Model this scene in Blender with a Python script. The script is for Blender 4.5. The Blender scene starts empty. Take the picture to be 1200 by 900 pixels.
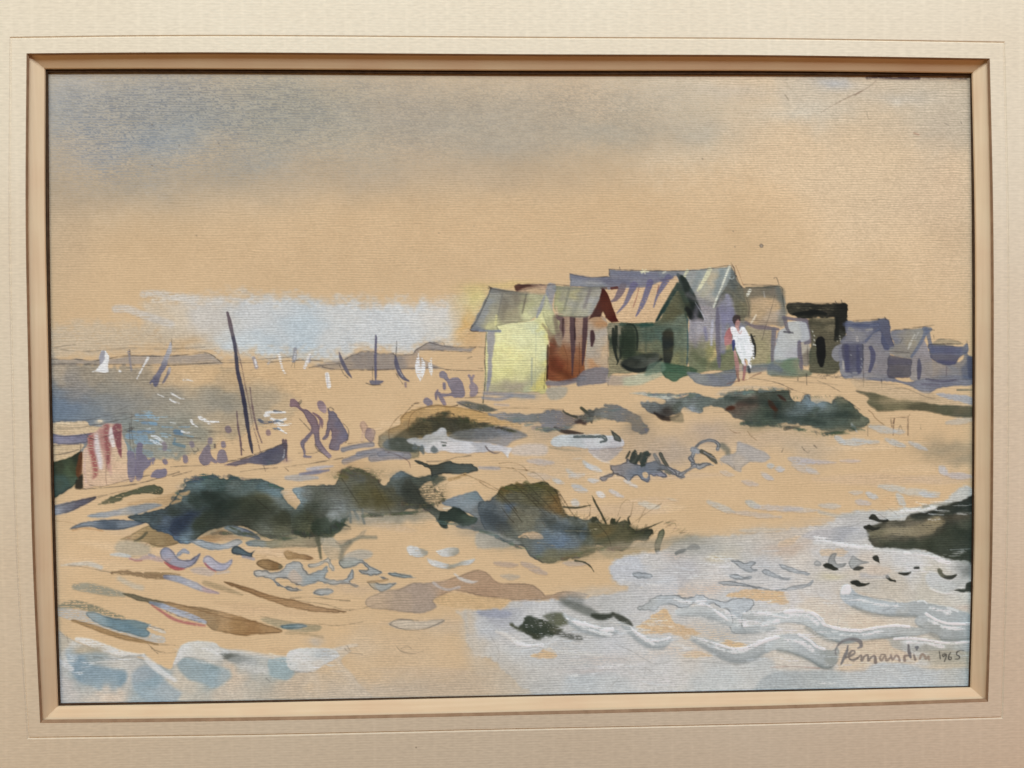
import math, os, random
import numpy as np

# ------------------------------------------------------------------ geometry
# Mount opening 0.5 m wide, lying in the plane z = 0, x to the right, y up, z towards the viewer.
F_PX, PIC_W, PIC_H = 870.0, 1200.0, 900.0
RX, RY, RZ = 0.01794, -0.03140, -0.00884
TV = np.array([0.00920, 0.00288, 0.77650]) * 0.5
def _rot(rx, ry, rz):
    cx, sx, cy, sy, cz, sz = math.cos(rx), math.sin(rx), math.cos(ry), math.sin(ry), math.cos(rz), math.sin(rz)
    return (np.array([[cz, -sz, 0], [sz, cz, 0], [0, 0, 1]]) @ np.array([[cy, 0, sy], [0, 1, 0], [-sy, 0, cy]])
            @ np.array([[1, 0, 0], [0, cx, -sx], [0, sx, cx]]))
ROT = _rot(RX, RY, RZ)
FLIP = np.diag([1.0, -1.0, -1.0])
CAM_R = (FLIP @ ROT @ FLIP).T                      # camera to world
CAM_LOC = -CAM_R @ (FLIP @ TV)
def to_plane(px, py, z=0.0):
    """where a sight line meets the plane at height z (metres)"""
    d = CAM_R @ np.array([(px - PIC_W / 2) / F_PX, -(py - PIC_H / 2) / F_PX, -1.0])
    t = (z - CAM_LOC[2]) / d[2]
    p = CAM_LOC + t * d
    return p[0], p[1]
def homography(z):
    """3x3 matrix from plane x, y (at height z) to sketch units"""
    K = np.array([[F_PX, 0, PIC_W / 2], [0, F_PX, PIC_H / 2], [0, 0, 1.0]])
    Rb = CAM_R.T
    M = FLIP @ np.stack([Rb[:, 0], Rb[:, 1], Rb @ (np.array([0, 0, z]) - CAM_LOC)], 1)
    return K @ M

SHEET_Z = -0.0091
_c = [to_plane(x, y, SHEET_Z) for x, y in ((56, 85), (1138, 89), (1136, 805), (70, 825))]
VIS = (min(c[0] for c in _c[::3]), (_c[2][1] + _c[3][1]) / 2, (_c[1][0] + _c[2][0]) / 2, (_c[0][1] + _c[1][1]) / 2)
VIS = ((_c[0][0] + _c[3][0]) / 2,) + VIS[1:]
SX0, SY0, SX1, SY1 = VIS[0] - 0.0045, VIS[1] - 0.0045, VIS[2] + 0.0045, VIS[3] + 0.0045
RES = 2440.0                                        # paint grid points per metre
GW, GH = int((SX1 - SX0) * RES), int((SY1 - SY0) * RES)
H_PLANE = homography(SHEET_Z)
H_INV = np.linalg.inv(H_PLANE)
SC = RES * 0.5 / 1129 * 1.0                         # grid points per sketch unit (about 1.08)

# ------------------------------------------------------------------ paint engine
# The sheet is painted the way the painter did it: washes, brush strokes and pencil lines laid one over the other.
class Paint: pass
P_ = Paint()
P_.rgb = np.zeros((GH, GW, 3), np.float32)
P_.hgt = np.zeros((GH, GW), np.float32)
P_.ids = np.zeros((GH, GW), np.int32)
P_.cur = 0
P_.sat = .92; P_.val = 1.0
PARTS = []                                          # (name, label, parent index)
_noise = {}
def nz(sx, sy=None, seed=0):
    """smooth value noise 0..1 over the sheet, cell size sx by sy grid points"""
    sy = sx if sy is None else sy
    k = (sx, sy, seed)
    if k not in _noise:
        r = np.random.RandomState(int(sx * 131 + sy * 17 + seed * 7919) % 2**31)
        a = r.rand(int(GH / sy) + 4, int(GW / sx) + 4).astype(np.float32)
        def up(a, n, s, ax):
            c = np.arange(n, dtype=np.float32) / s
            i = c.astype(int); f = c - i; f = f * f * (3 - 2 * f)
            f = f[:, None] if ax == 0 else f[None, :]
            return np.take(a, i, ax) * (1 - f) + np.take(a, i + 1, ax) * f
        a = up(up(a, GH, sy, 0), GW, sx, 1)
        _noise[k] = np.clip((a - a.mean()) / (a.std() * 3.4) + 0.5, 0, 1)
    return _noise[k]
def _fields():
    yy = np.arange(GH, dtype=np.float32)[:, None]
    P_.laid = np.cos(2 * np.pi * (yy + 1.6 * (nz(60, 14, 31) - .5) + 1.2 * (nz(16, 5, 32) - .5)) / (2.75 * SC))
    t = .5 + .20 * P_.laid * (.25 + 1.3 * nz(9, 2.6, 33)) + .26 * (nz(2.6, 1.35, 1) - .5) + .20 * (nz(1.5, 1.3, 2) - .5) + .06 * (nz(7, 3, 3) - .5)
    P_.tooth = np.clip((t - .5) * 1.5 + .5, 0, 1)
    P_.fbm = np.clip(((nz(60, 45, 4) + .6 * nz(24, 18, 5) + .4 * nz(9, 7, 6)) / 2 - .5) * 1.5 + .5, 0, 1)
    P_.fine = np.clip(((nz(12, 9, 7) + .7 * nz(4, 3, 8)) / 1.7 - .5) * 1.4 + .5, 0, 1)
_fields()
def sm(a, b, x):
    t = np.clip((x - a) / (b - a + 1e-9), 0, 1)
    return t * t * (3 - 2 * t)
def G(x, y):
    v = H_INV @ np.array([x, y, 1.0])
    return ((v[0] / v[2] - SX0) * RES, (SY1 - v[1] / v[2]) * RES)
def spline(pts, closed=False, n=5):
    p = [tuple(q) for q in pts]
    if len(p) < 3: return np.array(p, float)
    a = np.array(p, float)
    m = len(a); out = []
    rng = range(m) if closed else range(m - 1)
    for i in rng:
        if closed: p0, p1, p2, p3 = a[(i - 1) % m], a[i], a[(i + 1) % m], a[(i + 2) % m]
        else: p0, p1, p2, p3 = a[max(i - 1, 0)], a[i], a[i + 1], a[min(i + 2, m - 1)]
        for k in range(n):
            t = k / n
            out.append(p1 + .5 * t * (p2 - p0) + t * t * (p0 - 2.5 * p1 + 2 * p2 - .5 * p3) + t**3 * (-.5 * p0 + 1.5 * p1 - 1.5 * p2 + .5 * p3))
    if not closed: out.append(a[-1])
    return np.array(out)
def begin(name, label=None, parent=None):
    PARTS.append((name, label, parent)); P_.cur = len(PARTS)
    return P_.cur
def back(i): P_.cur = i
def end(): P_.cur = 0
def _box(x0, y0, x1, y1, pad):
    a, b = max(int(x0 - pad), 0), max(int(y0 - pad), 0)
    c, d = min(int(x1 + pad) + 2, GW), min(int(y1 + pad) + 2, GH)
    return None if c <= a or d <= b else (a, b, c, d)
def _lay(sd, bx, col, a, soft, edge, mot, dry, wob, gran, cj, h, alpha=None, own=True):
    x0, y0, x1, y1 = bx
    s = np.s_[y0:y1, x0:x1]
    soft = soft * 1.2
    if alpha is None:
        if wob: sd = sd + wob * SC * (2.2 * (nz(11, 8, 11)[s] - .5) + 1.6 * (nz(4, 3, 12)[s] - .5))
        alpha = 1 - sm(-soft * SC, soft * SC, sd)
    base = alpha.copy()
    if isinstance(col, list):
        yy, xx = np.mgrid[y0:y1, x0:x1].astype(np.float32)
        wx = xx + (nz(40, 30, 13)[s] - .5) * 22 + (nz(10, 8, 14)[s] - .5) * 9
        wy = yy + (nz(40, 30, 15)[s] - .5) * 18 + (nz(10, 8, 16)[s] - .5) * 7
        acc = 0; ws = 0; aa = 0
        for c in col:
            gx, gy = G(c[0], c[1])
            w = 1.0 / (((wx - gx) ** 2 + (wy - gy) ** 2 + 16.0) ** 1.6)
            ws = ws + w; acc = acc + w[..., None] * np.array(c[2][:3], np.float32)
            aa = aa + w * (c[2][3] if len(c[2]) > 3 else 1.0)
        cc = acc / ws[..., None]; alpha = alpha * aa / ws
    else:
        cc = np.broadcast_to(np.array(col[:3], np.float32), sd.shape + (3,)).copy()
    lu = cc @ np.array([.3, .59, .11], np.float32); cc = (lu[..., None] + (cc - lu[..., None]) * P_.sat) * P_.val
    if cj: cc = cc + ((P_.fbm[s] - .5) * 2 * cj)[..., None] + ((nz(7, 5, 21)[s] - .5) * cj)[..., None]
    if gran: cc = cc * (1 + gran * (P_.tooth[s] - .5))[..., None]
    if edge:
        e = np.exp(-((sd + .9 * SC) / (.85 * SC)) ** 2) * (.55 + .9 * (nz(15, 12, 17)[s] - .2))
        cc = cc * (1 - edge * np.clip(e, 0, 1))[..., None]
        alpha = np.clip(alpha * (1 + .5 * e * edge), 0, 1)
    if mot: alpha = alpha * (1 - mot * P_.fbm[s]) * (1 - .5 * mot * P_.fine[s])
    if dry >= .05: alpha = alpha * sm(dry - .24, dry + .16, P_.tooth[s])
    alpha = np.clip(alpha * a, 0, 1).astype(np.float32)
    P_.rgb[s] = P_.rgb[s] * (1 - alpha[..., None]) + cc * alpha[..., None]
    if h: P_.hgt[s] = P_.hgt[s] * (1 - .6 * alpha) + h * alpha
    if own and P_.cur: P_.ids[s][base > .45] = P_.cur
def W(pts, col, a=1.0, soft=.9, edge=0, mot=.06, dry=0, wob=.45, gran=.12, cj=3, h=0, smooth=True, own=True):
    """a wash: filled outline"""
    p = spline(pts, True, 4) if smooth else np.array(pts, float)
    p = np.array([G(x, y) for x, y in p])
    bx = _box(p[:, 0].min(), p[:, 1].min(), p[:, 0].max(), p[:, 1].max(), soft * SC + 4 * wob + 3)
    if bx is None: return
    yy, xx = np.mgrid[bx[1]:bx[3], bx[0]:bx[2]].astype(np.float32)
    d2 = np.full(xx.shape, 1e12, np.float32); ins = np.zeros(xx.shape, bool)
    q = np.roll(p, -1, 0)
    for (ax, ay), (cx, cy) in zip(p, q):
        ex, ey = cx - ax, cy - ay
        l = ex * ex + ey * ey
        if l < 1e-9: continue
        t = np.clip(((xx - ax) * ex + (yy - ay) * ey) / l, 0, 1)
        np.minimum(d2, (xx - ax - t * ex) ** 2 + (yy - ay - t * ey) ** 2, out=d2)
        if abs(ey) > 1e-9: ins ^= ((ay > yy) != (cy > yy)) & (xx < ex * (yy - ay) / ey + ax)
    sd = np.sqrt(d2); sd[ins] *= -1
    _lay(sd, bx, col, a, soft, edge, mot, dry, wob, gran, cj, h, own=own)
def S(pts, w, col, a=1.0, soft=.7, edge=0, mot=.08, dry=0, wob=.22, gran=.12, cj=3, h=0, taper=None, own=True):
    """a brush stroke of width w along points (x, y[, width])"""
    n = len(pts)
    q = []
    for i, c in enumerate(pts):
        ww = c[2] if len(c) > 2 else w
        if taper:
            t = i / max(n - 1, 1)
            ww = ww * (taper[0] * (1 - t) + taper[1] * t)
        q.append((c[0], c[1], ww))
    p = spline(q, False, 5)
    g = np.array([G(x, y) for x, y, _ in p]); r = p[:, 2] * .5 * SC
    m = r.max()
    bx = _box(g[:, 0].min() - m, g[:, 1].min() - m, g[:, 0].max() + m, g[:, 1].max() + m, soft * SC + 4 * wob + 2)
    if bx is None: return
    yy, xx = np.mgrid[bx[1]:bx[3], bx[0]:bx[2]].astype(np.float32)
    sd = np.full(xx.shape, 1e6, np.float32)
    for i in range(len(g) - 1):
        ax, ay = g[i]; ex, ey = g[i + 1] - g[i]
        l = ex * ex + ey * ey + 1e-9
        t = np.clip(((xx - ax) * ex + (yy - ay) * ey) / l, 0, 1)
        np.minimum(sd, np.sqrt((xx - ax - t * ex) ** 2 + (yy - ay - t * ey) ** 2) - (r[i] * (1 - t) + r[i + 1] * t), out=sd)
    _lay(sd, bx, col, a, soft, edge, mot, dry, wob, gran, cj, h, own=own)
PENCIL = (74, 66, 62)
def L(pts, w=.95, a=.84, col=PENCIL, dry=.2, own=False):
    """a pencil line"""
    S(pts, w, col, a, soft=.65, mot=.3, dry=dry, wob=.25, gran=0, cj=0, own=own)
def fray(pts, col, n, ln, ang, w=1.2, a=.6, seed=1, spread=35):
    """many short loose brush ends thrown off an edge"""
    r = random.Random(seed)
    p = spline(pts, False, 6)
    for _ in range(n):
        i = r.randrange(len(p) - 1); t = r.random()
        x, y = p[i][:2] + (p[i + 1][:2] - p[i][:2]) * t
        th = math.radians(ang + r.uniform(-spread, spread)); l = ln * r.uniform(.3, 1)
        x0, y0 = x - math.cos(th) * l * .3, y - math.sin(th) * l * .3
        c = tuple(v * r.uniform(.85, 1.2) for v in col)
        S([(x0, y0, w * r.uniform(.7, 1.4)), (x0 + math.cos(th) * l, y0 + math.sin(th) * l, w * .3)], w, c, a * r.uniform(.4, 1), soft=.8, dry=.2, cj=0, own=False)
def B(x, y, rx, ry, col, a=.5, rot=0, dry=0, p=1.0, gran=.10, mot=.06, own=False, h=0):
    """a soft wet patch"""
    gx, gy = G(x, y); rx, ry = rx * SC, ry * SC
    m = max(rx, ry) * 2.1
    bx = _box(gx - m, gy - m, gx + m, gy + m, 2)
    if bx is None: return
    s = np.s_[bx[1]:bx[3], bx[0]:bx[2]]
    yy, xx = np.mgrid[bx[1]:bx[3], bx[0]:bx[2]].astype(np.float32)
    k = min(rx, ry)
    xx = xx + (nz(40, 30, 13)[s] - .5) * min(k * .9, 16) + (nz(10, 8, 14)[s] - .5) * min(k * .5, 5)
    yy = yy + (nz(40, 30, 15)[s] - .5) * min(k * .9, 12) + (nz(10, 8, 16)[s] - .5) * min(k * .5, 5)
    c, sn = math.cos(math.radians(rot)), math.sin(math.radians(rot))
    u = ((xx - gx) * c + (yy - gy) * sn) / rx; v = (-(xx - gx) * sn + (yy - gy) * c) / ry
    al = np.exp(-((u * u + v * v) * 1.1) ** p)
    _lay(np.zeros_like(al), bx, col, a, 1, 0, mot, dry, 0, gran, 3, h, alpha=al, own=own)
# ------------------------------------------------------------------ the picture: paper and sky
PAPER = (219, 182, 134)
P_.rgb[:] = PAPER
P_.rgb += ((P_.fbm - .5) * 4)[..., None]
end()
P_.val = 1.2
W([(30, 60), (420, 60), (800, 60), (800, 150), (700, 185), (560, 200), (420, 205), (300, 225), (150, 232), (30, 240)],
  [(80, 110, (163, 158, 146, .95)), (200, 150, (155, 154, 146, 1)), (330, 120, (164, 158, 140, 1)), (400, 160, (166, 158, 138, .95)), (560, 110, (184, 168, 142, .8)), (590, 180, (160, 151, 134, .85)), (480, 170, (170, 156, 136, .85)), (720, 150, (172, 163, 144, .75)), (780, 100, (182, 168, 145, .7)), (90, 200, (175, 160, 138, .7)), (250, 200, (172, 158, 136, .75)), (400, 200, (185, 163, 132, .7)), (680, 110, (188, 170, 144, .75))],
  a=.8, soft=66, wob=3, mot=.04, gran=.2)
W([(760, 60), (1160, 60), (1160, 330), (1050, 330), (950, 300), (850, 230), (760, 190)],
  [(820, 120, (186, 171, 145, .75)), (880, 110, (190, 171, 143, .7)), (950, 110, (176, 167, 150, .8)), (1080, 105, (172, 162, 144, .8)), (1120, 140, (168, 158, 142, .8)), (930, 180, (196, 171, 138, .6)), (1020, 200, (194, 170, 138, .65)), (1110, 220, (193, 168, 138, .7)), (900, 260, (208, 175, 134, .4)), (1080, 300, (200, 172, 136, .5))],
  a=.85, soft=52, wob=7, mot=.04, gran=.18)
for x, y, rx, ry, c, a, r in ((190, 160, 60, 26, (132, 146, 158), .38, -14), (95, 150, 45, 30, (140, 150, 158), .34, 0), (250, 140, 50, 30, (138, 150, 152), .3, 0),
        (300, 192, 62, 18, (128, 142, 150), .4, -8), (180, 214, 40, 12, (142, 148, 150), .3, -10), (120, 182, 60, 14, (135, 146, 156), .34, -14), (340, 130, 60, 30, (160, 158, 138), .4, 0),
        (150, 110, 70, 22, (145, 150, 150), .34, 0), (590, 178, 55, 18, (148, 146, 138), .42, 0), (700, 155, 60, 14, (155, 158, 150), .4, 0), (420, 190, 40, 16, (150, 154, 148), .3, 0), (530, 150, 90, 20, (160, 154, 138), .35, 0),
        (820, 155, 40, 14, (165, 162, 150), .4, 0), (978, 98, 26, 9, (150, 156, 166), .6, 6), (1060, 112, 50, 10, (164, 160, 152), .3, 0), (930, 128, 60, 10, (178, 170, 152), .4, 0), (860, 105, 60, 10, (170, 160, 145), .35, 0), (1048, 119, 8, 6, (190, 182, 168), .4, 0), (75, 115, 30, 40, (152, 155, 156), .4, 0)):
    B(x, y, rx, ry, c, a, r, gran=.2)
P_.val = 1.0
for x, y, rx, ry, c, a in ((250, 214, 240, 26, (192, 170, 138), .5), (420, 204, 170, 24, (190, 168, 138), .5), (110, 226, 90, 26, (188, 168, 138), .5), (600, 206, 130, 22, (200, 172, 136), .45), (300, 140, 260, 40, (172, 166, 150), .4), (560, 130, 200, 40, (184, 170, 148), .4), (760, 160, 120, 30, (192, 172, 142), .4)):
    B(x, y, rx, ry, c, a)
# pigment specks caught in the tooth of the paper
for x, y, rx, ry, c, a in ((180, 150, 130, 60, (96, 112, 138), .42), (320, 150, 150, 60, (110, 120, 130), .42), (110, 170, 70, 60, (98, 114, 140), .42), (520, 160, 190, 50, (112, 108, 104), .34), (200, 110, 200, 30, (105, 108, 120), .36), (720, 140, 120, 50, (120, 116, 108), .3), (560, 110, 300, 30, (120, 115, 108), .28)):
    B(x, y, rx, ry, c, a, dry=.66, gran=0, mot=.1)
S([(90, 186), (120, 178), (150, 172), (200, 160)], 2.5, (120, 132, 150), .3, dry=.5)
S([(105, 196), (150, 184), (190, 176)], 3, (130, 140, 152), .28, dry=.5)
S([(110, 196), (150, 205), (200, 196), (240, 190)], 5, (135, 145, 152), .25, dry=.55)
begin('paint_edge', 'dark violet paint smudges along the upper right border')
S([(1016, 91), (1030, 90.5), (1045, 91), (1062, 91.5), (1077, 91.5)], 3.2, (88, 66, 72), .85, dry=.2)
S([(1077, 91), (1095, 92), (1112, 92)], 1.2, (110, 86, 80), .7, dry=.4)
S([(1111, 92), (1120, 92.5), (1132, 92.5)], 3, (92, 76, 72), .7, dry=.5)
end()
S([(962, 132), (975, 124), (992, 115), (1005, 109), (1018, 102), (1027, 94)], .9, (140, 112, 92), .55, dry=.25)
S([(1002, 111), (1010, 107)], 1.6, (140, 105, 80), .5, dry=.2)
L([(1016, 131), (1017, 138), (1021, 140)], .7, .4)
S([(920, 111), (924, 117)], 1.6, (140, 122, 100), .55)
S([(1071, 156), (1077, 158)], 1.5, (190, 130, 100), .5)
L([(1106, 144), (1112, 147)], .7, .4); S([(1126, 143), (1127, 145)], 1.4, (90, 80, 70), .7)
for x, y in ((222, 104), (279, 157), (178, 146), (210, 170), (256, 168), (444, 120), (555, 265), (178, 194), (859, 271), (861, 289), (823, 186), (514, 273), (230, 276)):
    S([(x, y), (x + .5, y + .3)], 1.3, (110, 96, 88), .55, wob=0)
S([(892, 286), (894, 287.4), (893, 289.6), (890.8, 289), (890.8, 287), (892, 286)], 1.0, (70, 66, 64), .8, wob=0)
B(892.3, 288, 1.3, 1.3, (140, 140, 145), .7)
B(600, 260, 330, 60, (222, 180, 128), .35)
B(330, 300, 260, 40, (220, 180, 130), .4)
B(75, 270, 40, 90, (196, 166, 128), .4)
B(1120, 280, 50, 90, (206, 172, 132), .4)

# ------------------------------------------------------------------ cloud band
begin('cloud_band', 'pale blue white cloud brushed low over the sea')
W([(168, 354), (200, 350), (260, 347), (330, 348), (400, 352), (470, 355), (530, 352), (566, 346), (562, 362), (545, 388), (530, 402), (505, 402), (485, 412), (462, 411), (440, 410), (420, 410), (405, 418), (340, 416), (262, 414), (245, 410), (200, 404), (180, 392), (172, 372)],
  [(190, 360, (206, 190, 165, .75)), (240, 365, (200, 198, 194, .9)), (300, 372, (200, 203, 204, 1)), (350, 400, (186, 202, 212, 1)), (300, 405, (190, 204, 212, 1)), (400, 370, (201, 204, 204, 1)), (440, 375, (200, 205, 208, 1)), (480, 380, (202, 207, 210, 1)), (520, 365, (206, 206, 204, .95)), (545, 360, (212, 198, 170, .7)), (535, 385, (202, 206, 206, .9)), (210, 395, (205, 192, 172, .7)), (200, 375, (208, 196, 176, .8))],
  a=.97, soft=10, wob=4, mot=.05, gran=.12)
S([(168, 345), (185, 344), (205, 348), (230, 350)], 8, (206, 196, 182), .85, soft=2, dry=.2)
S([(136, 362), (150, 362), (165, 368), (182, 374), (200, 380)], 9, (200, 192, 182), .8, soft=2, dry=.2)
S([(180, 352), (250, 350), (320, 352)], 5, (208, 200, 188), .6, soft=2, dry=.4)
end()
W([(60, 385), (110, 378), (180, 385), (230, 398), (250, 408), (160, 408), (60, 420)], (202, 182, 152), .75, soft=8, wob=4, dry=.1)
B(215, 402, 30, 8, (214, 172, 118), .7)
B(547, 380, 9, 22, (226, 174, 92), .95, 20); B(556, 352, 15, 15, (216, 198, 116), .9, -30); B(550, 395, 14, 12, (222, 176, 110), .7); B(562, 338, 24, 8, (216, 186, 112), .6); B(558, 400, 14, 10, (216, 170, 110), .6); B(600, 334, 30, 6, (218, 184, 104), .7)

# ------------------------------------------------------------------ distant hills and sea
begin('distant_hill', 'flat grey headland drawn in pencil on the far left shore')
W([(56, 421), (85, 421), (118, 423), (140, 419), (152, 417), (200, 417), (222, 416), (240, 413.5), (247, 415), (258, 424), (262, 427), (200, 427), (120, 427), (56, 427)], (160, 150, 144), .8, soft=1, mot=.2, smooth=False)
end()
begin('distant_hill', 'grey brown hills rising behind the white sails')
W([(366, 429), (385, 424), (401, 422), (412, 415), (423, 412), (437, 412), (441, 415), (460, 414), (465, 417), (484, 415), (488, 409), (496, 404), (503, 401), (511, 401), (519, 404), (535, 407), (556, 408), (552, 413), (520, 411), (492, 410), (490, 416), (500, 424), (520, 432), (470, 433), (420, 433), (385, 433)], [(400, 428, (150, 138, 130, .7)), (430, 420, (140, 131, 128)), (460, 425, (146, 136, 132)), (520, 407, (146, 140, 140)), (490, 425, (176, 150, 128, .8))], .9, soft=1.2, mot=.15, smooth=False)
end()
begin('painted_sea', 'grey blue sea washed in behind the beached boats')
W([(50, 428), (120, 428), (200, 428), (256, 428), (300, 440), (330, 452), (352, 470), (345, 486), (320, 492), (300, 500), (285, 512), (262, 520), (240, 528), (215, 534), (180, 540), (140, 540), (60, 520)],
  [(75, 435, (176, 160, 138, .9)), (120, 435, (160, 148, 128, .95)), (170, 440, (158, 146, 126, .9)), (205, 440, (196, 164, 120, .55)), (235, 440, (218, 178, 122, .35)), (260, 445, (170, 152, 122, .75)), (85, 455, (150, 142, 132, 1)), (72, 475, (116, 130, 146, 1)), (100, 485, (126, 136, 142, 1)), (140, 460, (152, 145, 130, 1)), (200, 465, (156, 147, 128, .95)), (260, 470, (154, 147, 128, .95)), (310, 470, (170, 156, 130, .75)), (338, 470, (186, 164, 128, .45)), (160, 500, (140, 146, 138, 1)), (220, 500, (152, 148, 128, .95)), (270, 500, (176, 158, 126, .7)), (200, 525, (146, 152, 142, .95)), (230, 525, (166, 158, 132, .75)), (260, 515, (200, 172, 128, .5))],
  .97, soft=4, wob=3, mot=.05, gran=.2, cj=4)
B(230, 434, 40, 8, (218, 176, 122), .6); B(205, 452, 16, 8, (220, 178, 124), .75); B(300, 442, 60, 11, (220, 178, 124), .85); B(350, 450, 50, 14, (220, 179, 126), .8)
B(78, 474, 34, 18, (104, 126, 152), .85); B(70, 490, 22, 12, (108, 130, 152), .7); B(130, 472, 56, 12, (130, 138, 144), .6); B(115, 488, 44, 9, (120, 134, 146), .6); B(190, 500, 40, 14, (132, 144, 144), .5); B(240, 480, 70, 16, (162, 156, 142), .5)
for a, b, c, d in ((64, 452, 92, 449), (70, 466, 110, 470), (80, 460, 84, 461), (100, 472, 118, 474), (195, 487, 220, 495), (120, 486, 150, 476)):
    L([(a, b), ((a + c) / 2, (b + d) / 2 + .8), (c, d)], .7, .3)
end()
L([(58, 421), (90, 421), (110, 423), (128, 420), (150, 417), (190, 417.5), (215, 416), (235, 413), (243, 413.5), (250, 417), (258, 423.5)], 1.0, .75)
L([(58, 427), (80, 426.5), (100, 427), (150, 427.5), (200, 428), (245, 425.5), (275, 425), (315, 424.5), (350, 422), (378, 423)], .9, .7)
L([(64, 407.5), (76, 405), (88, 404)], .7, .45); L([(62, 408), (100, 412), (150, 408), (190, 409), (240, 407)], .6, .38)
L([(258, 422), (290, 422), (320, 420), (345, 417.5)], .7, .5)
L([(362, 431), (380, 428), (400, 426), (412, 427)], .8, .6); L([(378, 430), (395, 433), (440, 433.5), (470, 432), (490, 431.5), (512, 431), (526, 433.5), (545, 434), (566, 434.5)], .9, .7)
L([(404, 421.5), (412, 417), (419, 415), (423, 411.8), (437, 412), (443, 414.5), (460, 414.3), (463, 416), (483, 415.5), (487, 410.5), (493, 407), (500, 402.5), (506, 402), (520, 406), (528, 406.5), (535, 406.8), (557, 407.5)], 1.0, .75)
L([(492, 410), (510, 410), (525, 411.5), (553, 413)], .9, .65); L([(508, 401), (518, 400.5), (521, 405)], .8, .5)
L([(548, 420), (553, 418)], 1.2, .6); L([(560, 431.5), (565, 431.8)], .8, .5)

# ------------------------------------------------------------------ sails on the water
LIL = (128, 120, 140); DLIL = (92, 86, 116); WH = (226, 226, 226)
def sail(label, f):
    i = begin('sailing_boat', label); f(); end(); return i
def f():
    W([(117, 418), (119, 411), (124, 411), (128, 418), (127, 436), (118, 436.5), (108, 436), (115, 431), (118, 426)], WH, .96, soft=.6, mot=.05, h=.08, smooth=False)
    W([(117, 419), (119, 411.5), (123, 412), (122, 422), (117, 428)], (150, 146, 160), .85, soft=.7, mot=.1)
sail('broad white sail with lilac shade nearest the left border', f)
S([(151, 411), (152, 420), (154, 434)], 2.6, (140, 134, 146), .8, dry=.15); L([(152, 410), (152.5, 415)], .8, .7)
S([(140, 434.5), (141, 435)], 3, WH, .9)
for i in range(7): S([(173.5 - i * 1.9, 419 + i * 3.6), (172 - i * 1.9, 422 + i * 3.6)], 2.4 - i * .2, WH, .85, dry=.2, own=False)
def f():
    W([(199, 402), (201, 403), (201, 409), (197, 423), (190, 438), (184, 452), (181, 452.5), (179, 448), (176, 449), (182, 438), (190, 424)],
      [(200, 404, (196, 194, 196)), (196, 416, (160, 156, 168)), (188, 436, (118, 112, 138)), (182, 450, (100, 96, 126))], .95, soft=.7)
    L([(201.5, 397), (201, 405)], .8, .6)
sail('tall slanting lilac sail with a pale tip', f)
sail('small slanting lilac sail beside the tall one', lambda: W([(198, 431), (200, 432), (199, 438), (194, 447), (190, 449.5), (191, 445), (195, 438)], [(199, 432, (175, 170, 175)), (192, 447, (104, 98, 124))], .9, soft=.7))
sail('stubby white and lilac sail right of the leaning mast', lambda: (S([(297.5, 420), (299, 425), (300.5, 430)], 4.5, (160, 152, 162), .8, soft=.8), S([(299, 422), (300.5, 429)], 2.4, (224, 220, 220), .9, dry=.2)))
S([(314, 427), (316, 423)], 2.5, (188, 184, 184), .7, dry=.3)
sail('dry white dashed sail left of the grey one', lambda: S([(327, 416), (329, 425), (331, 432), (334, 438)], 3, (228, 224, 220), .9, dry=.42))
sail('thin grey lilac sail standing on two strokes', lambda: (S([(346, 409.5), (345.5, 416), (344, 423)], 4.6, (150, 150, 160), .85, dry=.1), L([(344, 424), (341, 430)], .9, .7), L([(345.3, 424), (345.3, 431)], .9, .7), S([(347, 411), (345, 420)], 1.5, (214, 214, 216), .7, dry=.3)))
sail('narrow leaning white sail with lilac edge', lambda: (S([(363, 416), (360, 424), (357, 431)], 3.6, (222, 218, 216), .92, dry=.3), S([(364, 417), (362.5, 424)], 1.2, (150, 145, 160), .7)))
sail('small upright white sail low on the water', lambda: (S([(383.3, 439), (384, 445), (385.5, 453)], 5.2, (228, 224, 220), .95, dry=.22), S([(383, 438), (384, 453)], 1.2, (160, 155, 165), .5)))
sail('dark violet sail leaning back before the hills', lambda: (S([(397.5, 413, 1.6), (400, 421, 3.6), (404, 430, 4.2), (408, 437, 3.4), (412, 442.5, 1.2)], 3, (100, 92, 118), .92), L([(398, 428), (402, 437), (408, 443)], .8, .6)))
def f():
    S([(440.5, 393, 1), (440.6, 400, 2.6), (440, 420, 3), (440.3, 440, 2.2), (440, 450, 1)], 2, (100, 92, 124), .95)
    W([(433, 447), (436, 446), (449, 446), (446, 450), (440, 451), (435, 450)], (112, 104, 132), .9, soft=.6)
    L([(429, 449), (436, 451), (446, 451)], .9, .75); L([(436.5, 430), (436.5, 446)], .6, .5)
sail('dark violet mast and small hull at anchor', f)
def f():
    S([(463.5, 417, 2), (464.5, 426, 5), (468, 436, 5.4), (473, 443, 4.4), (479, 446.5, 1)], 3, (96, 90, 118), .93)
    L([(465, 400), (464.5, 410), (463.5, 418)], .9, .65); L([(464, 437), (468, 444), (472, 450)], .8, .6); S([(475, 449), (475.5, 453)], 2.4, (140, 116, 130), .7)
    S([(467.5, 434), (472, 441)], 1, (196, 186, 186), .7)
sail('dark violet sail leaning left of the white pair', f)
sail('white sail of the pair, taller and left', lambda: S([(490.5, 414.5, 1), (489.5, 425, 5.4), (490.5, 436, 6), (492.5, 446, 1.2)], 4, (226, 226, 228), .96, dry=.2))
sail('white sail of the pair, rounder and right', lambda: S([(494.5, 419.5, 1), (496, 428, 4.6), (495.5, 437, 4.6), (494, 444, 1)], 4, (224, 226, 228), .96, dry=.22))
sail('slim white sail standing alone by the hut', lambda: S([(505.5, 420, 1.2), (504.2, 428, 4.6), (505, 434, 4.4), (505.5, 440, 1)], 4, (224, 226, 228), .94, dry=.28))

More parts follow.
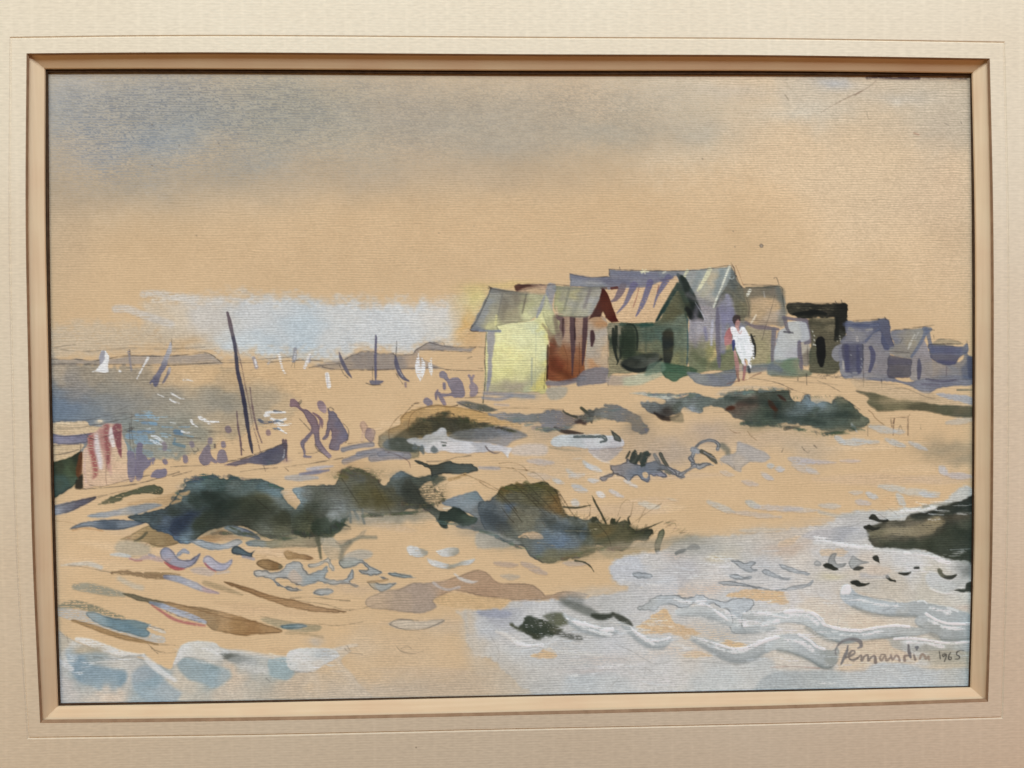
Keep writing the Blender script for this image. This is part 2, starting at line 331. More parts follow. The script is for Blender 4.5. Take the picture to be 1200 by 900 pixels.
# sparkle on the water
BL = (120, 156, 182)
begin('water_glint', 'blue and white dabs on the water beside the red cloth')
for x0, y0, x1, y1, w, c, dr in ((160, 487, 176, 488, 5, (128, 164, 190), .3), (172, 486, 184, 490, 5, (135, 172, 196), .4), (167, 495, 183, 497, 4, (118, 150, 180), .3), (176, 496, 182, 496.5, 2.5, (120, 166, 196), .1),
        (162, 506, 180, 506, 4, (112, 146, 178), .3), (150, 511, 170, 513, 7, (124, 158, 184), .2), (160, 518, 184, 518, 6, (130, 164, 186), .25), (206, 506, 212, 507, 6, (92, 130, 164), .05), (204, 520, 216, 523, 4, (98, 134, 154), .1), (205, 514, 204, 520, 2, (100, 134, 154), .1), (146, 522, 152, 530, 10, (130, 152, 160), .15), (160, 528, 176, 532, 8, (134, 152, 158), .2)):
    S([(x0, y0), ((x0 + x1) / 2, (y0 + y1) / 2), (x1, y1)], w, c, .85, soft=1, dry=dr)
S([(178, 511, 2), (184, 513, 4), (190, 517, 3)], 3, (214, 220, 226), .9, dry=.25, h=.08); S([(177, 516, 2), (183, 519, 4), (189, 521, 2)], 3, (206, 216, 224), .85, dry=.3, h=.08); S([(190, 511), (196, 512)], 2, (160, 190, 206), .8, dry=.2)
end()
for x0, y0, x1, y1, w, c in ((166, 482, 178, 483, 2, (140, 180, 204)), (186, 488, 196, 488, 2, (150, 186, 206)), (190, 500, 202, 501, 2, (130, 168, 192)), (188, 508, 200, 510, 2, (140, 176, 196)), (210, 500, 222, 500, 2, (120, 150, 170)), (214, 510, 226, 512, 2, (130, 160, 176)), (186, 526, 200, 528, 3, (140, 160, 164)), (156, 492, 162, 493, 2, (136, 176, 200)), (170, 502, 176, 502, 1.6, (206, 218, 224)), (200, 495, 206, 496, 1.6, (206, 214, 218)), (150, 505, 158, 506, 3, (110, 146, 176))):
    S([(x0, y0), ((x0 + x1) / 2, y0 + .5), (x1, y1)], w, c, .8, dry=.25, taper=(.6, 1))
begin('water_glint', 'white flecks scattered over the middle of the sea')
for p, w in (([(185, 462), (189, 464), (192, 465)], 1.6), ([(201, 461), (207, 464.5), (212, 467), (220, 467.5)], 2), ([(199, 468), (204, 471), (210, 472.5)], 2), ([(215, 445.5), (220, 445), (226, 446.5)], 1.8), ([(224, 493), (226, 497), (231, 500)], 3), ([(234, 489), (239, 492), (245, 494), (256, 494.5)], 4.4), ([(244, 496), (247, 498)], 2), ([(213, 505.5), (218, 507), (226, 506.5)], 2)):
    S(p, w, (226, 226, 226), .92, dry=.28, h=.07, taper=(1, .4))
end()
begin('water_glint', 'white and slate flecks by the bow of the dark boat')
for p, w, c in (([(312, 484), (318, 483), (326, 483.5), (334, 483)], 3.6, WH), ([(311, 487), (316, 487)], 4, WH), ([(318, 491), (326, 493), (335, 491)], 3.4, WH), ([(323, 496), (332, 498), (341, 497)], 4, WH), ([(326, 502), (331, 505), (336, 508)], 3, WH), ([(321, 481.5), (330, 482)], 2, (88, 96, 112)), ([(304, 492), (309, 495), (316, 494.6), (324, 494)], 4, (92, 98, 118)), ([(324, 493), (332, 495)], 2, (110, 130, 150)), ([(321, 502), (328, 503)], 3, (92, 110, 130))):
    S(p, w, c, .92, dry=.24, h=.07, taper=(1, .5))
end()
L([(130, 490), (145, 486.5), (170, 484)], .7, .35); L([(196, 508), (206, 511), (214, 512), (235, 514)], .8, .5); L([(208, 498), (222, 496)], .7, .4); L([(245, 506), (266, 506)], .8, .5)
L([(220, 513.5), (236, 513.5)], .7, .4)
# ------------------------------------------------------------------ beach on the left
FIG = (122, 98, 120)
begin('rowing_boat', 'green and cream rowing boat hull cut by the left border')
W([(56, 497), (75, 495), (100, 494), (106, 499), (120, 501), (112, 507), (95, 509), (75, 510), (56, 508)], (220, 186, 138), .95, soft=.8)
W([(56, 518), (95, 519), (94, 528), (80, 537), (56, 545)], (218, 184, 136), .95, soft=.8)
W([(56, 510), (62, 508), (76, 511), (95, 509), (108, 507), (116, 508), (112, 514), (100, 519), (82, 521), (56, 518)], [(70, 513, (140, 132, 162)), (85, 512, (120, 108, 140)), (85, 518, (136, 132, 156)), (110, 510, (122, 100, 130))], .95, soft=.7, edge=.2)
W([(56, 546), (66, 541), (80, 537), (92, 530), (95, 529), (97, 535), (94, 550), (90, 565), (85, 571), (78, 575), (70, 580), (56, 583)],
  [(66, 545, (52, 62, 44)), (80, 542, (58, 74, 54)), (80, 552, (72, 94, 66)), (68, 565, (60, 88, 82)), (80, 565, (66, 92, 74)), (70, 577, (50, 72, 70)), (90, 535, (40, 52, 40)), (88, 550, (62, 76, 50))], .97, soft=.7, edge=.15)
W([(93, 532), (97, 530), (97, 548), (94, 560), (89, 556), (90, 545)], (112, 62, 34), .9, soft=1)
W([(88, 566), (93, 558), (98, 556), (98, 568), (95, 573), (88, 572)], (36, 34, 26), .92, soft=1.2)
end()
L([(58, 495), (75, 493), (100, 492.5), (115, 489), (135, 485), (152, 483)], .9, .6)
L([(68, 502), (85, 502), (105, 499), (130, 494), (150, 490), (158, 487)], .8, .55)
L([(58, 522.5), (75, 521.5), (95, 520)], .8, .55); L([(62, 533.5), (78, 531), (92, 527)], .9, .6); L([(95, 519), (94, 530)], .8, .6)
for x, y in ((66, 495.5), (72, 495), (78, 496), (92, 494.5), (116, 493)): S([(x, y), (x + 3, y + .4)], 2.4, (226, 200, 160), .8)
B(116, 494, 5, 3, (224, 204, 168), .8)
begin('striped_cloth', 'red and white striped bathing cloth hanging by the boat')
W([(97, 530), (103, 522), (104, 511), (115, 503), (124, 496), (136, 497), (143, 498), (144, 510), (149, 525), (149, 545), (150, 562), (140, 565), (125, 569), (110, 570), (99, 572), (97, 560)],
  [(105, 530, (222, 184, 150)), (120, 540, (220, 178, 148)), (140, 540, (222, 184, 140)), (120, 510, (206, 160, 140)), (130, 560, (220, 180, 142)), (105, 560, (216, 176, 142))], .95, soft=.8)
RED = (146, 58, 66)
S([(107, 512, 8), (108, 525, 9), (111, 540, 8), (112, 555, 5), (109, 560, 2)], 6, (164, 74, 76), .8, soft=2.2, dry=.32)
S([(113, 511, 5), (114, 525, 7), (117, 540, 6), (118, 548, 4)], 6, (216, 206, 206), .88, soft=2, dry=.12)
S([(119, 505, 6), (121, 520, 7), (125, 535, 6), (127, 550, 3)], 6, (184, 116, 110), .7, soft=2, dry=.3)
S([(125, 500, 7), (126, 512, 8), (127, 528, 6), (127, 542, 3)], 6, (154, 74, 78), .8, soft=1.8, dry=.3)
S([(130.5, 503, 5), (131, 513, 7), (133, 522, 4)], 5, (222, 214, 210), .9, soft=1.4, dry=.12)
W([(132, 499), (142, 497), (143, 512), (142, 528), (140, 533), (137, 524), (133, 512)], (136, 64, 80), .88, soft=1.2, dry=.16)
S([(141, 528, 3), (142, 536, 1.5)], 2, (140, 66, 78), .7)
S([(101, 528), (99, 548), (101, 565)], 3, (206, 170, 160), .6, dry=.4); S([(127, 530), (124, 555), (125, 568)], .9, (130, 90, 80), .5, dry=.3)
S([(129, 545), (130, 556)], 4, (206, 150, 140), .5, dry=.35)
end()
L([(98, 507), (110, 515), (125, 511), (140, 506), (155, 501)], .9, .6); L([(105, 500), (130, 494)], .7, .5)
L([(152, 496), (152, 510), (153, 528)], .8, .65); L([(154.5, 483), (154, 505), (158, 530)], .7, .5); L([(148, 506), (154, 504), (157, 501)], 1, .7)
L([(97, 573), (115, 572), (140, 570), (160, 567), (180, 562), (210, 553)], 1, .65); L([(105, 568), (120, 570), (150, 562), (175, 557)], .8, .5); L([(150, 562), (180, 556)], .7, .5)
def pers(label, f):
    i = begin('painted_person', label); P_.val = 1.1; k = P_.sat; P_.sat = k * .9; f(); P_.sat = k; P_.val = 1.0; end(); return i
FL = (118, 102, 134)
def f():
    W([(149, 531), (155, 529), (158, 532), (160, 545), (158, 561), (151, 562)], FL, .95, soft=.6)
    W([(160, 523), (161, 519.5), (164, 518.5), (167, 521), (167, 527), (168, 532), (175, 539), (178, 541), (176, 546), (169, 552), (166, 561), (160, 562), (158, 548), (159, 532)], (116, 99, 132), .95, soft=.6)
    S([(174, 541), (180, 538)], 4, FL, .85)
pers('violet standing pair of beach figures right of the striped cloth', f)
def f():
    S([(192, 520), (193.5, 522), (193, 526)], 5, (130, 106, 130), .85, dry=.1)
    S([(193, 540.5), (194, 542)], 5.6, (118, 96, 128), .92)
    W([(177, 556), (182, 550), (190, 549), (195, 549), (196, 555), (192, 559), (184, 560), (177, 559)], (116, 100, 134), .95, soft=.7)
    S([(180, 538), (179, 543)], 3, FL, .8)
pers('violet crouching figures with round heads above the pencilled shore', f)
def f():
    S([(224.5, 519.5), (225.5, 522)], 5.6, (126, 108, 126), .9)
    S([(217, 536), (217.5, 540)], 6, (124, 102, 128), .92); L([(225, 526), (228, 529.5), (232, 528), (231, 525)], .8, .6)
pers('two loose violet head dabs near the shoreline', f)
def f():
    S([(246.5, 515), (246, 518)], 5.4, (128, 108, 126), .88)
    W([(243, 521), (246, 523), (247, 532), (249, 537), (255, 541), (253, 543), (247, 540), (244, 545), (238, 545.5), (234, 541), (233.5, 536), (237, 528)], (122, 100, 124), .95, soft=.6)
pers('violet kneeling bather with a pointed back, left of the boat', f)
def f():
    S([(261.5, 519.5), (262, 522)], 6, (128, 108, 128), .9)
    W([(256, 529), (259, 526.5), (263, 528), (266, 535), (266.5, 541), (261, 543), (255, 542), (254.5, 536)], (124, 102, 126), .94, soft=.6)
    S([(252, 521), (252, 524)], 2.4, (84, 74, 76), .8, dry=.2)
pers('violet seated bather against the stern of the boat', f)
S([(267, 502), (268, 504)], 7, (132, 112, 124), .85); S([(314, 506), (314.5, 508)], 5.6, (146, 116, 124), .8)
L([(200, 529), (230, 528.5), (232, 525)], .6, .35)
# dark beached boat
bt = begin('beached_boat', 'dark violet beached boat with a tall leaning mast')
W([(262, 545), (275, 541), (290, 537), (305, 531), (320, 524.5), (331, 520), (336, 520), (336, 530), (333, 538), (325, 543), (312, 545.5), (300, 544), (290, 543), (275, 546)],
  [(270, 544, (132, 110, 124)), (290, 540, (118, 98, 120)), (312, 534, (86, 84, 112)), (325, 530, (74, 76, 104)), (322, 538, (82, 96, 112)), (333, 526, (86, 76, 104)), (310, 543, (106, 98, 124))], .96, soft=.8, edge=.12)
S([(332, 516, 3.4), (333, 522, 4), (335, 530, 3), (336, 540, 1.4)], 4, (92, 72, 92), .9); S([(335, 516, 3), (335, 524, 3)], 3, (96, 74, 92), .9)
L([(266, 541), (285, 537), (305, 530), (332, 520)], 1.2, .8); L([(333.3, 527), (333, 533), (332, 536)], 1.3, .9, (226, 224, 224), dry=.1)
begin('mast', None, bt)
S([(266.5, 366, 2.6), (268.5, 374, 4), (271.5, 388, 4.6), (274.5, 400, 4.6), (276.5, 415, 4.2), (278.5, 435, 4.4), (282, 450, 4.6), (286, 470, 4.8), (289, 490, 4.4), (292, 510, 4.2), (295, 526, 3.6), (296, 531, 1.6)], 4, [(267, 370, (112, 88, 100)), (271, 388, (104, 84, 100)), (275, 400, (58, 54, 78)), (279, 440, (66, 62, 90)), (286, 470, (56, 56, 80)), (292, 510, (62, 58, 82))], .96, soft=.6)
end()
S([(277, 402), (281, 420), (285, 438), (288, 455), (293, 478), (297, 500), (302, 517), (305, 529)], 1.1, (110, 84, 84), .7, dry=.34, own=False)
S([(293, 454, 1), (296, 478, 2), (301, 502, 2.4), (307, 519, 1.2)], 1.8, (118, 92, 96), .85, dry=.12)
S([(277.5, 482, .9), (279, 500, 2), (282, 518, 2.6), (283, 533, 1.6)], 2, (112, 88, 96), .88); L([(283, 525), (286, 528)], 1.2, .7)
for p in ([(200, 547), (222, 546), (240, 545.5)], [(282, 553), (300, 550), (325, 548)], [(309, 546), (311, 552)], [(333, 547), (338, 552)], [(335, 547), (350, 545), (365, 543), (400, 537), (425, 532)], [(202, 558), (225, 552)]):
    L(p, .9, .55)
B(335, 540, 5, 3, (150, 120, 130), .5)
def f():
    W([(340, 468), (344, 467.5), (348, 470), (351, 474), (353, 478), (360, 480), (368, 487), (372, 494), (374, 500), (374, 510), (375, 517), (381, 526), (388, 534), (385, 537), (378, 531), (371, 523), (368, 512), (367, 508), (362, 514), (357, 521), (358, 530), (359, 533), (366, 534), (364, 537), (355, 536), (356, 530), (352, 521), (354, 516), (361, 509), (365, 503), (364, 498), (360, 493), (356, 485), (351, 480), (346, 477), (340, 476)],
      [(344, 471, (136, 96, 112)), (355, 484, (120, 90, 112)), (368, 497, (124, 90, 110)), (372, 512, (122, 94, 118)), (383, 530, (150, 122, 140)), (356, 522, (112, 90, 118)), (358, 535, (140, 120, 144))], .95, soft=.6, edge=.12)
    S([(367, 484, 2), (373, 488, 3), (377, 494, 3.4), (377.5, 501, 1.5)], 3, (122, 86, 104), .9); S([(376, 494), (374, 500)], 3, (124, 92, 112), .8)
    L([(350, 472), (353, 469), (353, 471), (351, 474)], 1, .7); L([(351, 491), (357, 497), (363, 504)], .9, .65); L([(369, 521), (372, 527), (380, 533), (386, 538)], 1, .6); L([(350, 531), (368, 531), (376, 527)], .8, .45)
pers('violet bather striding bent forward on the beach', f)
def f():
    S([(375.5, 473.5, 8), (378, 478, 9), (380, 482, 5)], 8, [(376, 472, (124, 94, 118)), (380, 482, (160, 130, 138))], .93, soft=.6)
    W([(384, 478), (387, 482), (391, 482), (396, 488), (402, 497), (406, 506), (408, 514), (402, 519), (398, 521), (397, 528), (386, 527), (386, 520), (389, 512), (388, 504), (386, 505), (384, 512), (381, 515), (378, 514), (382, 508), (383, 498), (385, 490)],
      [(388, 486, (116, 92, 122)), (396, 496, (88, 86, 122)), (404, 512, (88, 92, 126)), (396, 506, (106, 92, 126)), (392, 522, (122, 98, 132)), (382, 510, (118, 90, 112))], .95, soft=.6, edge=.14)
    L([(384, 480), (387, 477.5), (391, 480)], 1.1, .7); L([(402, 496), (408, 503), (408, 512), (405, 519)], 1, .6)
pers('violet stooping bather with arms hanging, beside the strider', f)
def f():
    W([(422, 497), (425, 493.5), (428, 495), (431, 499), (431, 503), (429, 506), (425, 508)], (190, 146, 118), .85, soft=.6, edge=.15)
    W([(429, 503), (435, 502), (440, 505), (439, 513), (436, 518), (432, 517), (428, 511)], [(430, 508, (130, 106, 118)), (437, 510, (172, 138, 118))], .88, soft=.6, edge=.12)
    S([(425, 508), (424, 517)], 3, (196, 154, 120), .7); S([(440, 503), (447, 502)], 3, (208, 170, 124), .6); S([(445, 512), (446, 517)], 3, (110, 95, 75), .7)
pers('faint brown pair of sitting bathers near the dune', f)
L([(408, 520), (425, 518), (445, 520)], .8, .5)
def f():
    W([(515, 437), (518, 434.5), (522, 436), (525, 442), (527, 445), (524, 447), (520, 444), (515, 442)], (124, 106, 132), .95, soft=.5)
    W([(524, 447), (530, 443), (536, 442.5), (541, 447), (544.5, 456), (545, 463), (541, 466.5), (533, 466), (529, 464), (518, 465), (515, 462), (528, 460), (527, 455)], [(532, 447, (130, 110, 134)), (540, 460, (118, 98, 126))], .95, soft=.5)
    S([(520.5, 450), (521, 455)], 4, (118, 98, 130), .92); S([(513, 457, 2), (511, 462, 4), (511, 468, 2)], 4, (116, 94, 122), .92); S([(514, 461, 4), (518, 468, 4.6), (521, 474, 4)], 4, (122, 100, 130), .9)
pers('violet seated bather leaning on the left of the yellow hut', f)
pers('small violet standing figure at the yellow hut wall', lambda: (S([(549.5, 440), (552, 444), (552.5, 448)], 3.4, (132, 112, 138), .85), S([(555, 440), (553, 444)], 3, (134, 114, 138), .8), W([(550, 452), (553, 448), (557, 450), (560, 456), (558, 463), (551, 464), (551, 458)], (138, 116, 136), .9, soft=.6)))
S([(500, 470), (503, 472)], 8.5, (126, 110, 140), .9); S([(502, 475), (502, 479)], 4.5, (130, 124, 156), .7)
L([(479, 480), (484, 474), (490, 472.5)], .9, .55); L([(515, 476), (530, 476.5), (536, 475)], 1, .6)
L([(560, 460), (568, 460.5)], .9, .6); L([(545, 466), (566, 465)], .8, .5)

# ------------------------------------------------------------------ huts
# blue shade lying at the feet of the row
P_.val = .88; P_.sat = .74
W([(983, 441), (1005, 438), (1040, 440), (1062, 448), (1085, 442), (1140, 440), (1140, 451), (1118, 452), (1100, 455), (1088, 461), (1078, 459), (1066, 452), (1045, 447), (1020, 446)], [(1000, 442, (146, 150, 172)), (1050, 446, (136, 142, 168)), (1085, 455, (142, 150, 178)), (1110, 448, (120, 128, 162)), (1130, 446, (124, 138, 172))], .92, soft=.9, edge=.1)
P_.val = 1.0; P_.sat = .92
h1 = begin('painted_hut', 'pale yellow bathing hut, leftmost of the row')
W([(570, 388), (578, 386), (584, 381), (600, 378), (622, 376), (631, 368), (640, 352), (648, 374), (643, 386), (642.5, 410), (640.5, 458), (625, 459), (600, 460), (570, 459), (567, 455), (569, 420)],
  [(590, 390, (222, 220, 150)), (600, 410, (224, 218, 134)), (586, 430, (222, 216, 132)), (620, 395, (220, 222, 158)), (610, 430, (218, 214, 140)), (600, 450, (178, 168, 132)), (590, 455, (178, 172, 134)), (575, 450, (186, 180, 140)), (632, 390, (206, 214, 168)), (633, 420, (198, 214, 168)), (640, 395, (222, 214, 112)), (639, 430, (216, 206, 108)), (638, 452, (216, 200, 96)), (640, 362, (206, 204, 136)), (620, 452, (190, 192, 140))], .97, soft=.9, cj=5)
S([(627.5, 380), (628, 400), (627, 455)], 1, (150, 160, 140), .5, dry=.3); S([(623.5, 420), (623, 440), (623, 452)], 2.6, (158, 164, 142), .7, dry=.2)
B(600, 450, 24, 5, (166, 150, 130), .7)
W([(571, 389), (578, 388), (580, 395), (577, 420), (576, 440), (573, 456), (570, 457), (572, 430), (571, 405)], (146, 142, 160), .9, soft=1, mot=.15)
begin('roof', None, h1)
W([(575, 337), (590, 340), (617, 342), (640, 344), (642, 350), (633, 366), (622, 376), (600, 379), (583, 382), (585, 388), (570, 389), (551, 386.5), (558, 372), (566, 356)],
  [(577, 345, (146, 150, 150)), (566, 368, (142, 148, 152)), (557, 384, (138, 144, 152)), (585, 350, (142, 138, 122)), (600, 355, (134, 126, 108)), (605, 368, (160, 152, 118)), (575, 372, (160, 156, 130)), (580, 378, (200, 196, 130)), (620, 355, (176, 176, 124)), (625, 370, (206, 208, 144)), (632, 352, (180, 180, 134)), (637, 360, (170, 172, 150))], .95, soft=.8, edge=.14, smooth=False)
S([(589, 344), (586, 358), (582, 376)], 2, (118, 114, 106), .5, dry=.2); S([(617, 344), (614, 358), (612, 367)], 2.2, (104, 94, 82), .6, dry=.15)
S([(553, 387), (565, 387.6), (586, 388)], 2.6, (128, 136, 156), .85); S([(582, 370), (580.5, 381)], 3, (214, 206, 128), .8, dry=.15)
S([(641, 344, 5), (638, 352, 6), (633, 362, 4), (629, 372, 2)], 4, (150, 152, 160), .85); S([(640, 346), (648, 370), (654, 389)], 3, (188, 184, 128), .8, soft=1)
end()
S([(636, 380, 2), (642, 388, 4), (648, 392, 5), (654, 390, 3)], 4, (166, 150, 104), .85, soft=1.2)
L([(573, 336), (575, 339), (568, 356), (559, 375), (551, 386.5), (560, 388)], 1.3, .8); L([(570, 390), (568, 420), (569, 440), (566, 472)], 1.2, .75); L([(575, 338), (590, 341), (612, 342)], 1.1, .75); L([(567, 461), (566, 472)], 1.4, .6, (130, 120, 84)); L([(639, 432), (637.5, 456)], 1, .6); L([(572, 338), (576, 337)], 1.4, .7)
L([(550, 406), (569, 407)], .8, .5)
S([(568, 461), (590, 462), (625, 465)], 5, (140, 142, 158), .75, soft=1.6); S([(566, 466), (585, 468), (600, 464)], 4, (136, 140, 160), .7, soft=1.2); B(615, 462, 25, 5, (150, 156, 152), .5); S([(580, 474), (596, 475)], 3, (186, 168, 160), .6, soft=1)
h2 = begin('painted_hut', 'rust brown bathing hut with dark stripes and maroon gable')
W([(650, 368), (660, 370), (690, 370), (687, 400), (685, 440), (676, 446), (655, 447), (641, 443), (643, 420), (644, 400), (650, 395), (655, 385)],
  [(660, 380, (168, 132, 108)), (652, 400, (160, 138, 112)), (645, 402, (120, 50, 26)), (646, 430, (124, 50, 24)), (660, 412, (150, 88, 48)), (655, 435, (150, 78, 38)), (670, 430, (150, 80, 40)), (680, 420, (150, 86, 50)), (680, 390, (168, 138, 116)), (665, 390, (176, 142, 116))], .97, soft=.8)
S([(655, 370, 9), (658, 380, 8), (659.5, 392, 4), (658, 398, 2)], 7, (112, 86, 88), .85, soft=1.2); S([(660, 374), (659, 394)], 2.4, (74, 46, 44), .8)
S([(670, 369, 5), (671, 385, 7), (671.5, 405, 5.6), (671, 425, 3), (670.5, 440, 1)], 6, (84, 58, 66), .92, soft=.8); S([(673.5, 372), (673.5, 398)], 1.4, (50, 30, 28), .7)
S([(686, 372, 6), (685.5, 390, 6), (684, 410, 4.6), (682.5, 428, 1.6)], 6, (80, 52, 58), .92, soft=.8); S([(679, 402), (679, 444)], .9, (80, 44, 26), .6)
S([(660, 404), (665, 420), (664, 440)], 1, (120, 60, 32), .5, dry=.3)
S([(642, 405), (641.5, 425), (641, 445)], 2.6, (60, 26, 16), .8); S([(641, 447), (643, 453)], 4, (190, 130, 84), .7)
begin('roof', None, h2)
W([(648, 335), (668, 336), (690, 336), (709, 333), (706, 345), (698, 358), (690, 371), (670, 371.5), (655, 370), (649, 360), (650, 345)],
  [(654, 340, (160, 160, 112)), (658, 350, (180, 184, 124)), (655, 364, (166, 166, 110)), (663, 345, (150, 148, 126)), (670, 355, (164, 164, 148)), (680, 345, (172, 166, 118)), (690, 340, (150, 148, 138)), (695, 355, (162, 164, 162)), (685, 366, (172, 172, 158)), (670, 368, (166, 166, 140)), (704, 340, (150, 150, 148))], .95, soft=.8, edge=.1)
S([(667, 339), (664, 352), (661, 364)], 3, (128, 128, 112), .6, dry=.15); S([(693, 334), (689, 348), (685, 360)], 4, (126, 116, 116), .6, soft=1.4)
W([(652, 358), (655, 366), (665, 370), (657, 369), (650, 369)], (214, 180, 140), .8); S([(702, 357), (697, 366), (690, 371)], 2, (186, 152, 132), .7)
W([(604, 334), (620, 333), (640, 334.5), (640, 339), (625, 338), (612, 341), (604, 341)], [(608, 337, (78, 40, 34)), (620, 335, (62, 26, 26)), (632, 336, (120, 88, 74)), (638, 337, (190, 150, 122))], .92, soft=.9)
W([(606, 342), (622, 336), (640, 338), (638, 345), (620, 344)], (196, 162, 124), .75, soft=1.2)
W([(641, 334), (649, 332), (652, 338), (648, 355), (649, 372), (656, 378), (650, 388), (645, 366), (640, 350)], [(646, 336, (140, 144, 156)), (646, 360, (160, 162, 158)), (650, 380, (196, 192, 130))], .85, soft=1)
end()
L([(604, 334), (620, 333), (640, 334), (655, 333.5), (668, 335), (690, 335)], 1.2, .7, (84, 70, 66)); L([(652, 369), (660, 371), (690, 371)], 1.1, .65, (70, 50, 48))
S([(642, 449), (660, 449), (684, 443)], 6, (116, 112, 130), .8, soft=1.2); W([(640, 456), (655, 453), (665, 455), (660, 466), (645, 468)], (158, 160, 150), .65, soft=1.6); L([(677, 440), (678, 452)], 1, .6)
W([(642, 382), (650, 388), (658, 388), (659, 400), (655, 408), (648, 404), (643, 398)], [(645, 388, (160, 142, 108)), (655, 398, (156, 138, 116)), (648, 402, (120, 70, 44))], .85, soft=1.2)
back(h1)
W([(640, 347), (644, 354), (649, 366), (654, 380), (655, 389), (648, 391), (643, 385), (638, 375), (636, 364)], [(641, 356, (190, 188, 146)), (645, 372, (200, 198, 138)), (652, 386, (176, 172, 124)), (640, 375, (206, 206, 140))], .92, soft=1, edge=.08)
h2f = begin('painted_hut', 'grey hut front under the dark maroon gable')
W([(690, 376), (698, 370), (706, 371), (712, 379), (713, 400), (712.5, 432), (700, 432), (685, 432), (687, 410), (689, 390)],
  [(697, 377, (186, 128, 76)), (700, 390, (174, 162, 146)), (706, 376, (178, 168, 156)), (695, 405, (174, 164, 150)), (705, 410, (182, 170, 150)), (695, 426, (200, 142, 92)), (700, 415, (176, 162, 144)), (703, 395, (180, 170, 158)), (692, 400, (168, 158, 148)), (712, 415, (204, 170, 128))], .96, soft=.8)
S([(694, 389, 4), (694.5, 397, 5.6), (693.5, 405, 2.5)], 4, (66, 32, 42), .92, soft=.9)
S([(712.5, 378), (712.5, 405), (712.5, 432)], 1.6, (214, 178, 128), .8); L([(712.8, 380), (712.5, 440), (712.8, 452)], 1, .6)
begin('gable', None, h2f)
W([(706, 336), (709, 341), (714, 347), (718, 358), (726, 377), (717, 378.5), (710, 372), (707, 364), (703, 371), (697, 371), (690, 374), (697, 362), (703, 350)], [(708, 345, (70, 10, 0)), (714, 365, (74, 8, 0)), (706, 360, (84, 24, 10)), (694, 371, (70, 34, 32)), (720, 375, (84, 14, 4))], .97, soft=.7, smooth=False)
S([(705, 337), (712, 337)], 3.5, (96, 74, 72), .8)
end()
W([(684, 434), (712, 431), (713, 447), (690, 451), (676, 451)], (128, 122, 132), .9, soft=1)
W([(713, 440), (735, 440), (770, 434), (782, 438), (765, 445), (745, 452), (725, 452), (712, 450)], [(725, 447, (178, 158, 140)), (745, 444, (176, 186, 156)), (765, 440, (166, 174, 140))], .8, soft=1.6)
h4 = begin('painted_hut', 'tall blue grey hut with pale ribs on its roof')
W([(810, 355), (836, 358), (845, 342), (858, 345), (868, 355), (878, 371), (876, 385), (872, 430), (860, 436), (838, 434), (810, 436), (806, 400), (808, 375)],
  [(820, 362, (158, 148, 156)), (815, 385, (166, 156, 172)), (830, 375, (160, 152, 160)), (825, 395, (162, 152, 172)), (812, 410, (120, 124, 92)), (825, 415, (150, 146, 88)), (836, 418, (196, 172, 100)), (815, 428, (104, 118, 84)), (834, 400, (176, 170, 160)), (850, 380, (130, 128, 164)), (848, 355, (128, 124, 134)), (868, 360, (116, 114, 84)), (870, 372, (128, 120, 88)), (850, 405, (110, 112, 108)), (846, 425, (98, 114, 84)), (860, 425, (116, 122, 84)), (862, 395, (120, 124, 150)), (858, 345, (108, 110, 108))], .97, soft=1, gran=.2)
S([(841, 362, 4), (841, 380, 5.6), (842, 410, 6), (843, 430, 3)], 5, (112, 100, 128), .85, soft=1); S([(835, 376), (834, 390), (833.5, 404)], 3.2, (186, 184, 204), .8, soft=1, dry=.15)
S([(852, 346, 4), (854, 358, 6), (853, 372, 4)], 5, (168, 164, 192), .75, soft=1.4, dry=.12); S([(848, 370), (848, 385), (847, 412)], 7, (134, 130, 166), .75, soft=2); S([(826, 385), (828, 398)], 4, (118, 112, 156), .6, soft=1.6); S([(857, 362), (858, 385)], 6, (136, 136, 166), .6, soft=2)
S([(858, 330), (864, 345), (872, 352)], 5, (92, 98, 96), .6, soft=2)
W([(857, 312), (861, 321), (865, 330), (870, 337), (873, 345), (877, 358), (879, 371), (868, 372), (862, 366), (858, 352), (852, 344), (845, 347), (840, 357), (836, 360), (843, 347), (849, 337), (854, 325)], [(858, 318, (98, 112, 116)), (862, 332, (88, 98, 98)), (870, 345, (104, 106, 92)), (874, 362, (122, 116, 84)), (848, 342, (96, 100, 98)), (866, 360, (112, 110, 92))], .92, soft=1.1, gran=.25)
W([(842, 362), (848, 350), (854, 345), (859, 353), (861, 366), (856, 372), (846, 372)], [(852, 352, (150, 146, 168)), (850, 366, (132, 128, 160))], .8, soft=1.8)
begin('roof', None, h4)
W([(714, 316), (740, 317), (795, 317.5), (825, 315), (857, 312), (856, 325), (849, 338), (843, 348), (837, 360), (815, 357), (800, 340), (797, 330), (775, 334), (735, 337), (714, 336), (668, 336), (668, 321), (690, 325), (714, 324)],
  [(675, 327, (138, 144, 160)), (700, 331, (146, 150, 158)), (725, 321, (126, 132, 152)), (755, 321, (132, 138, 158)), (745, 329, (118, 120, 144)), (785, 322, (140, 146, 156)), (770, 330, (128, 128, 150)), (815, 320, (146, 158, 160)), (820, 335, (172, 170, 150)), (832, 330, (188, 174, 142)), (848, 322, (148, 162, 162)), (830, 348, (166, 164, 156)), (845, 335, (150, 160, 158)), (815, 350, (160, 158, 160)), (720, 333, (120, 120, 140))], .95, soft=.8, edge=.12, smooth=False)
YW = (224, 220, 172)
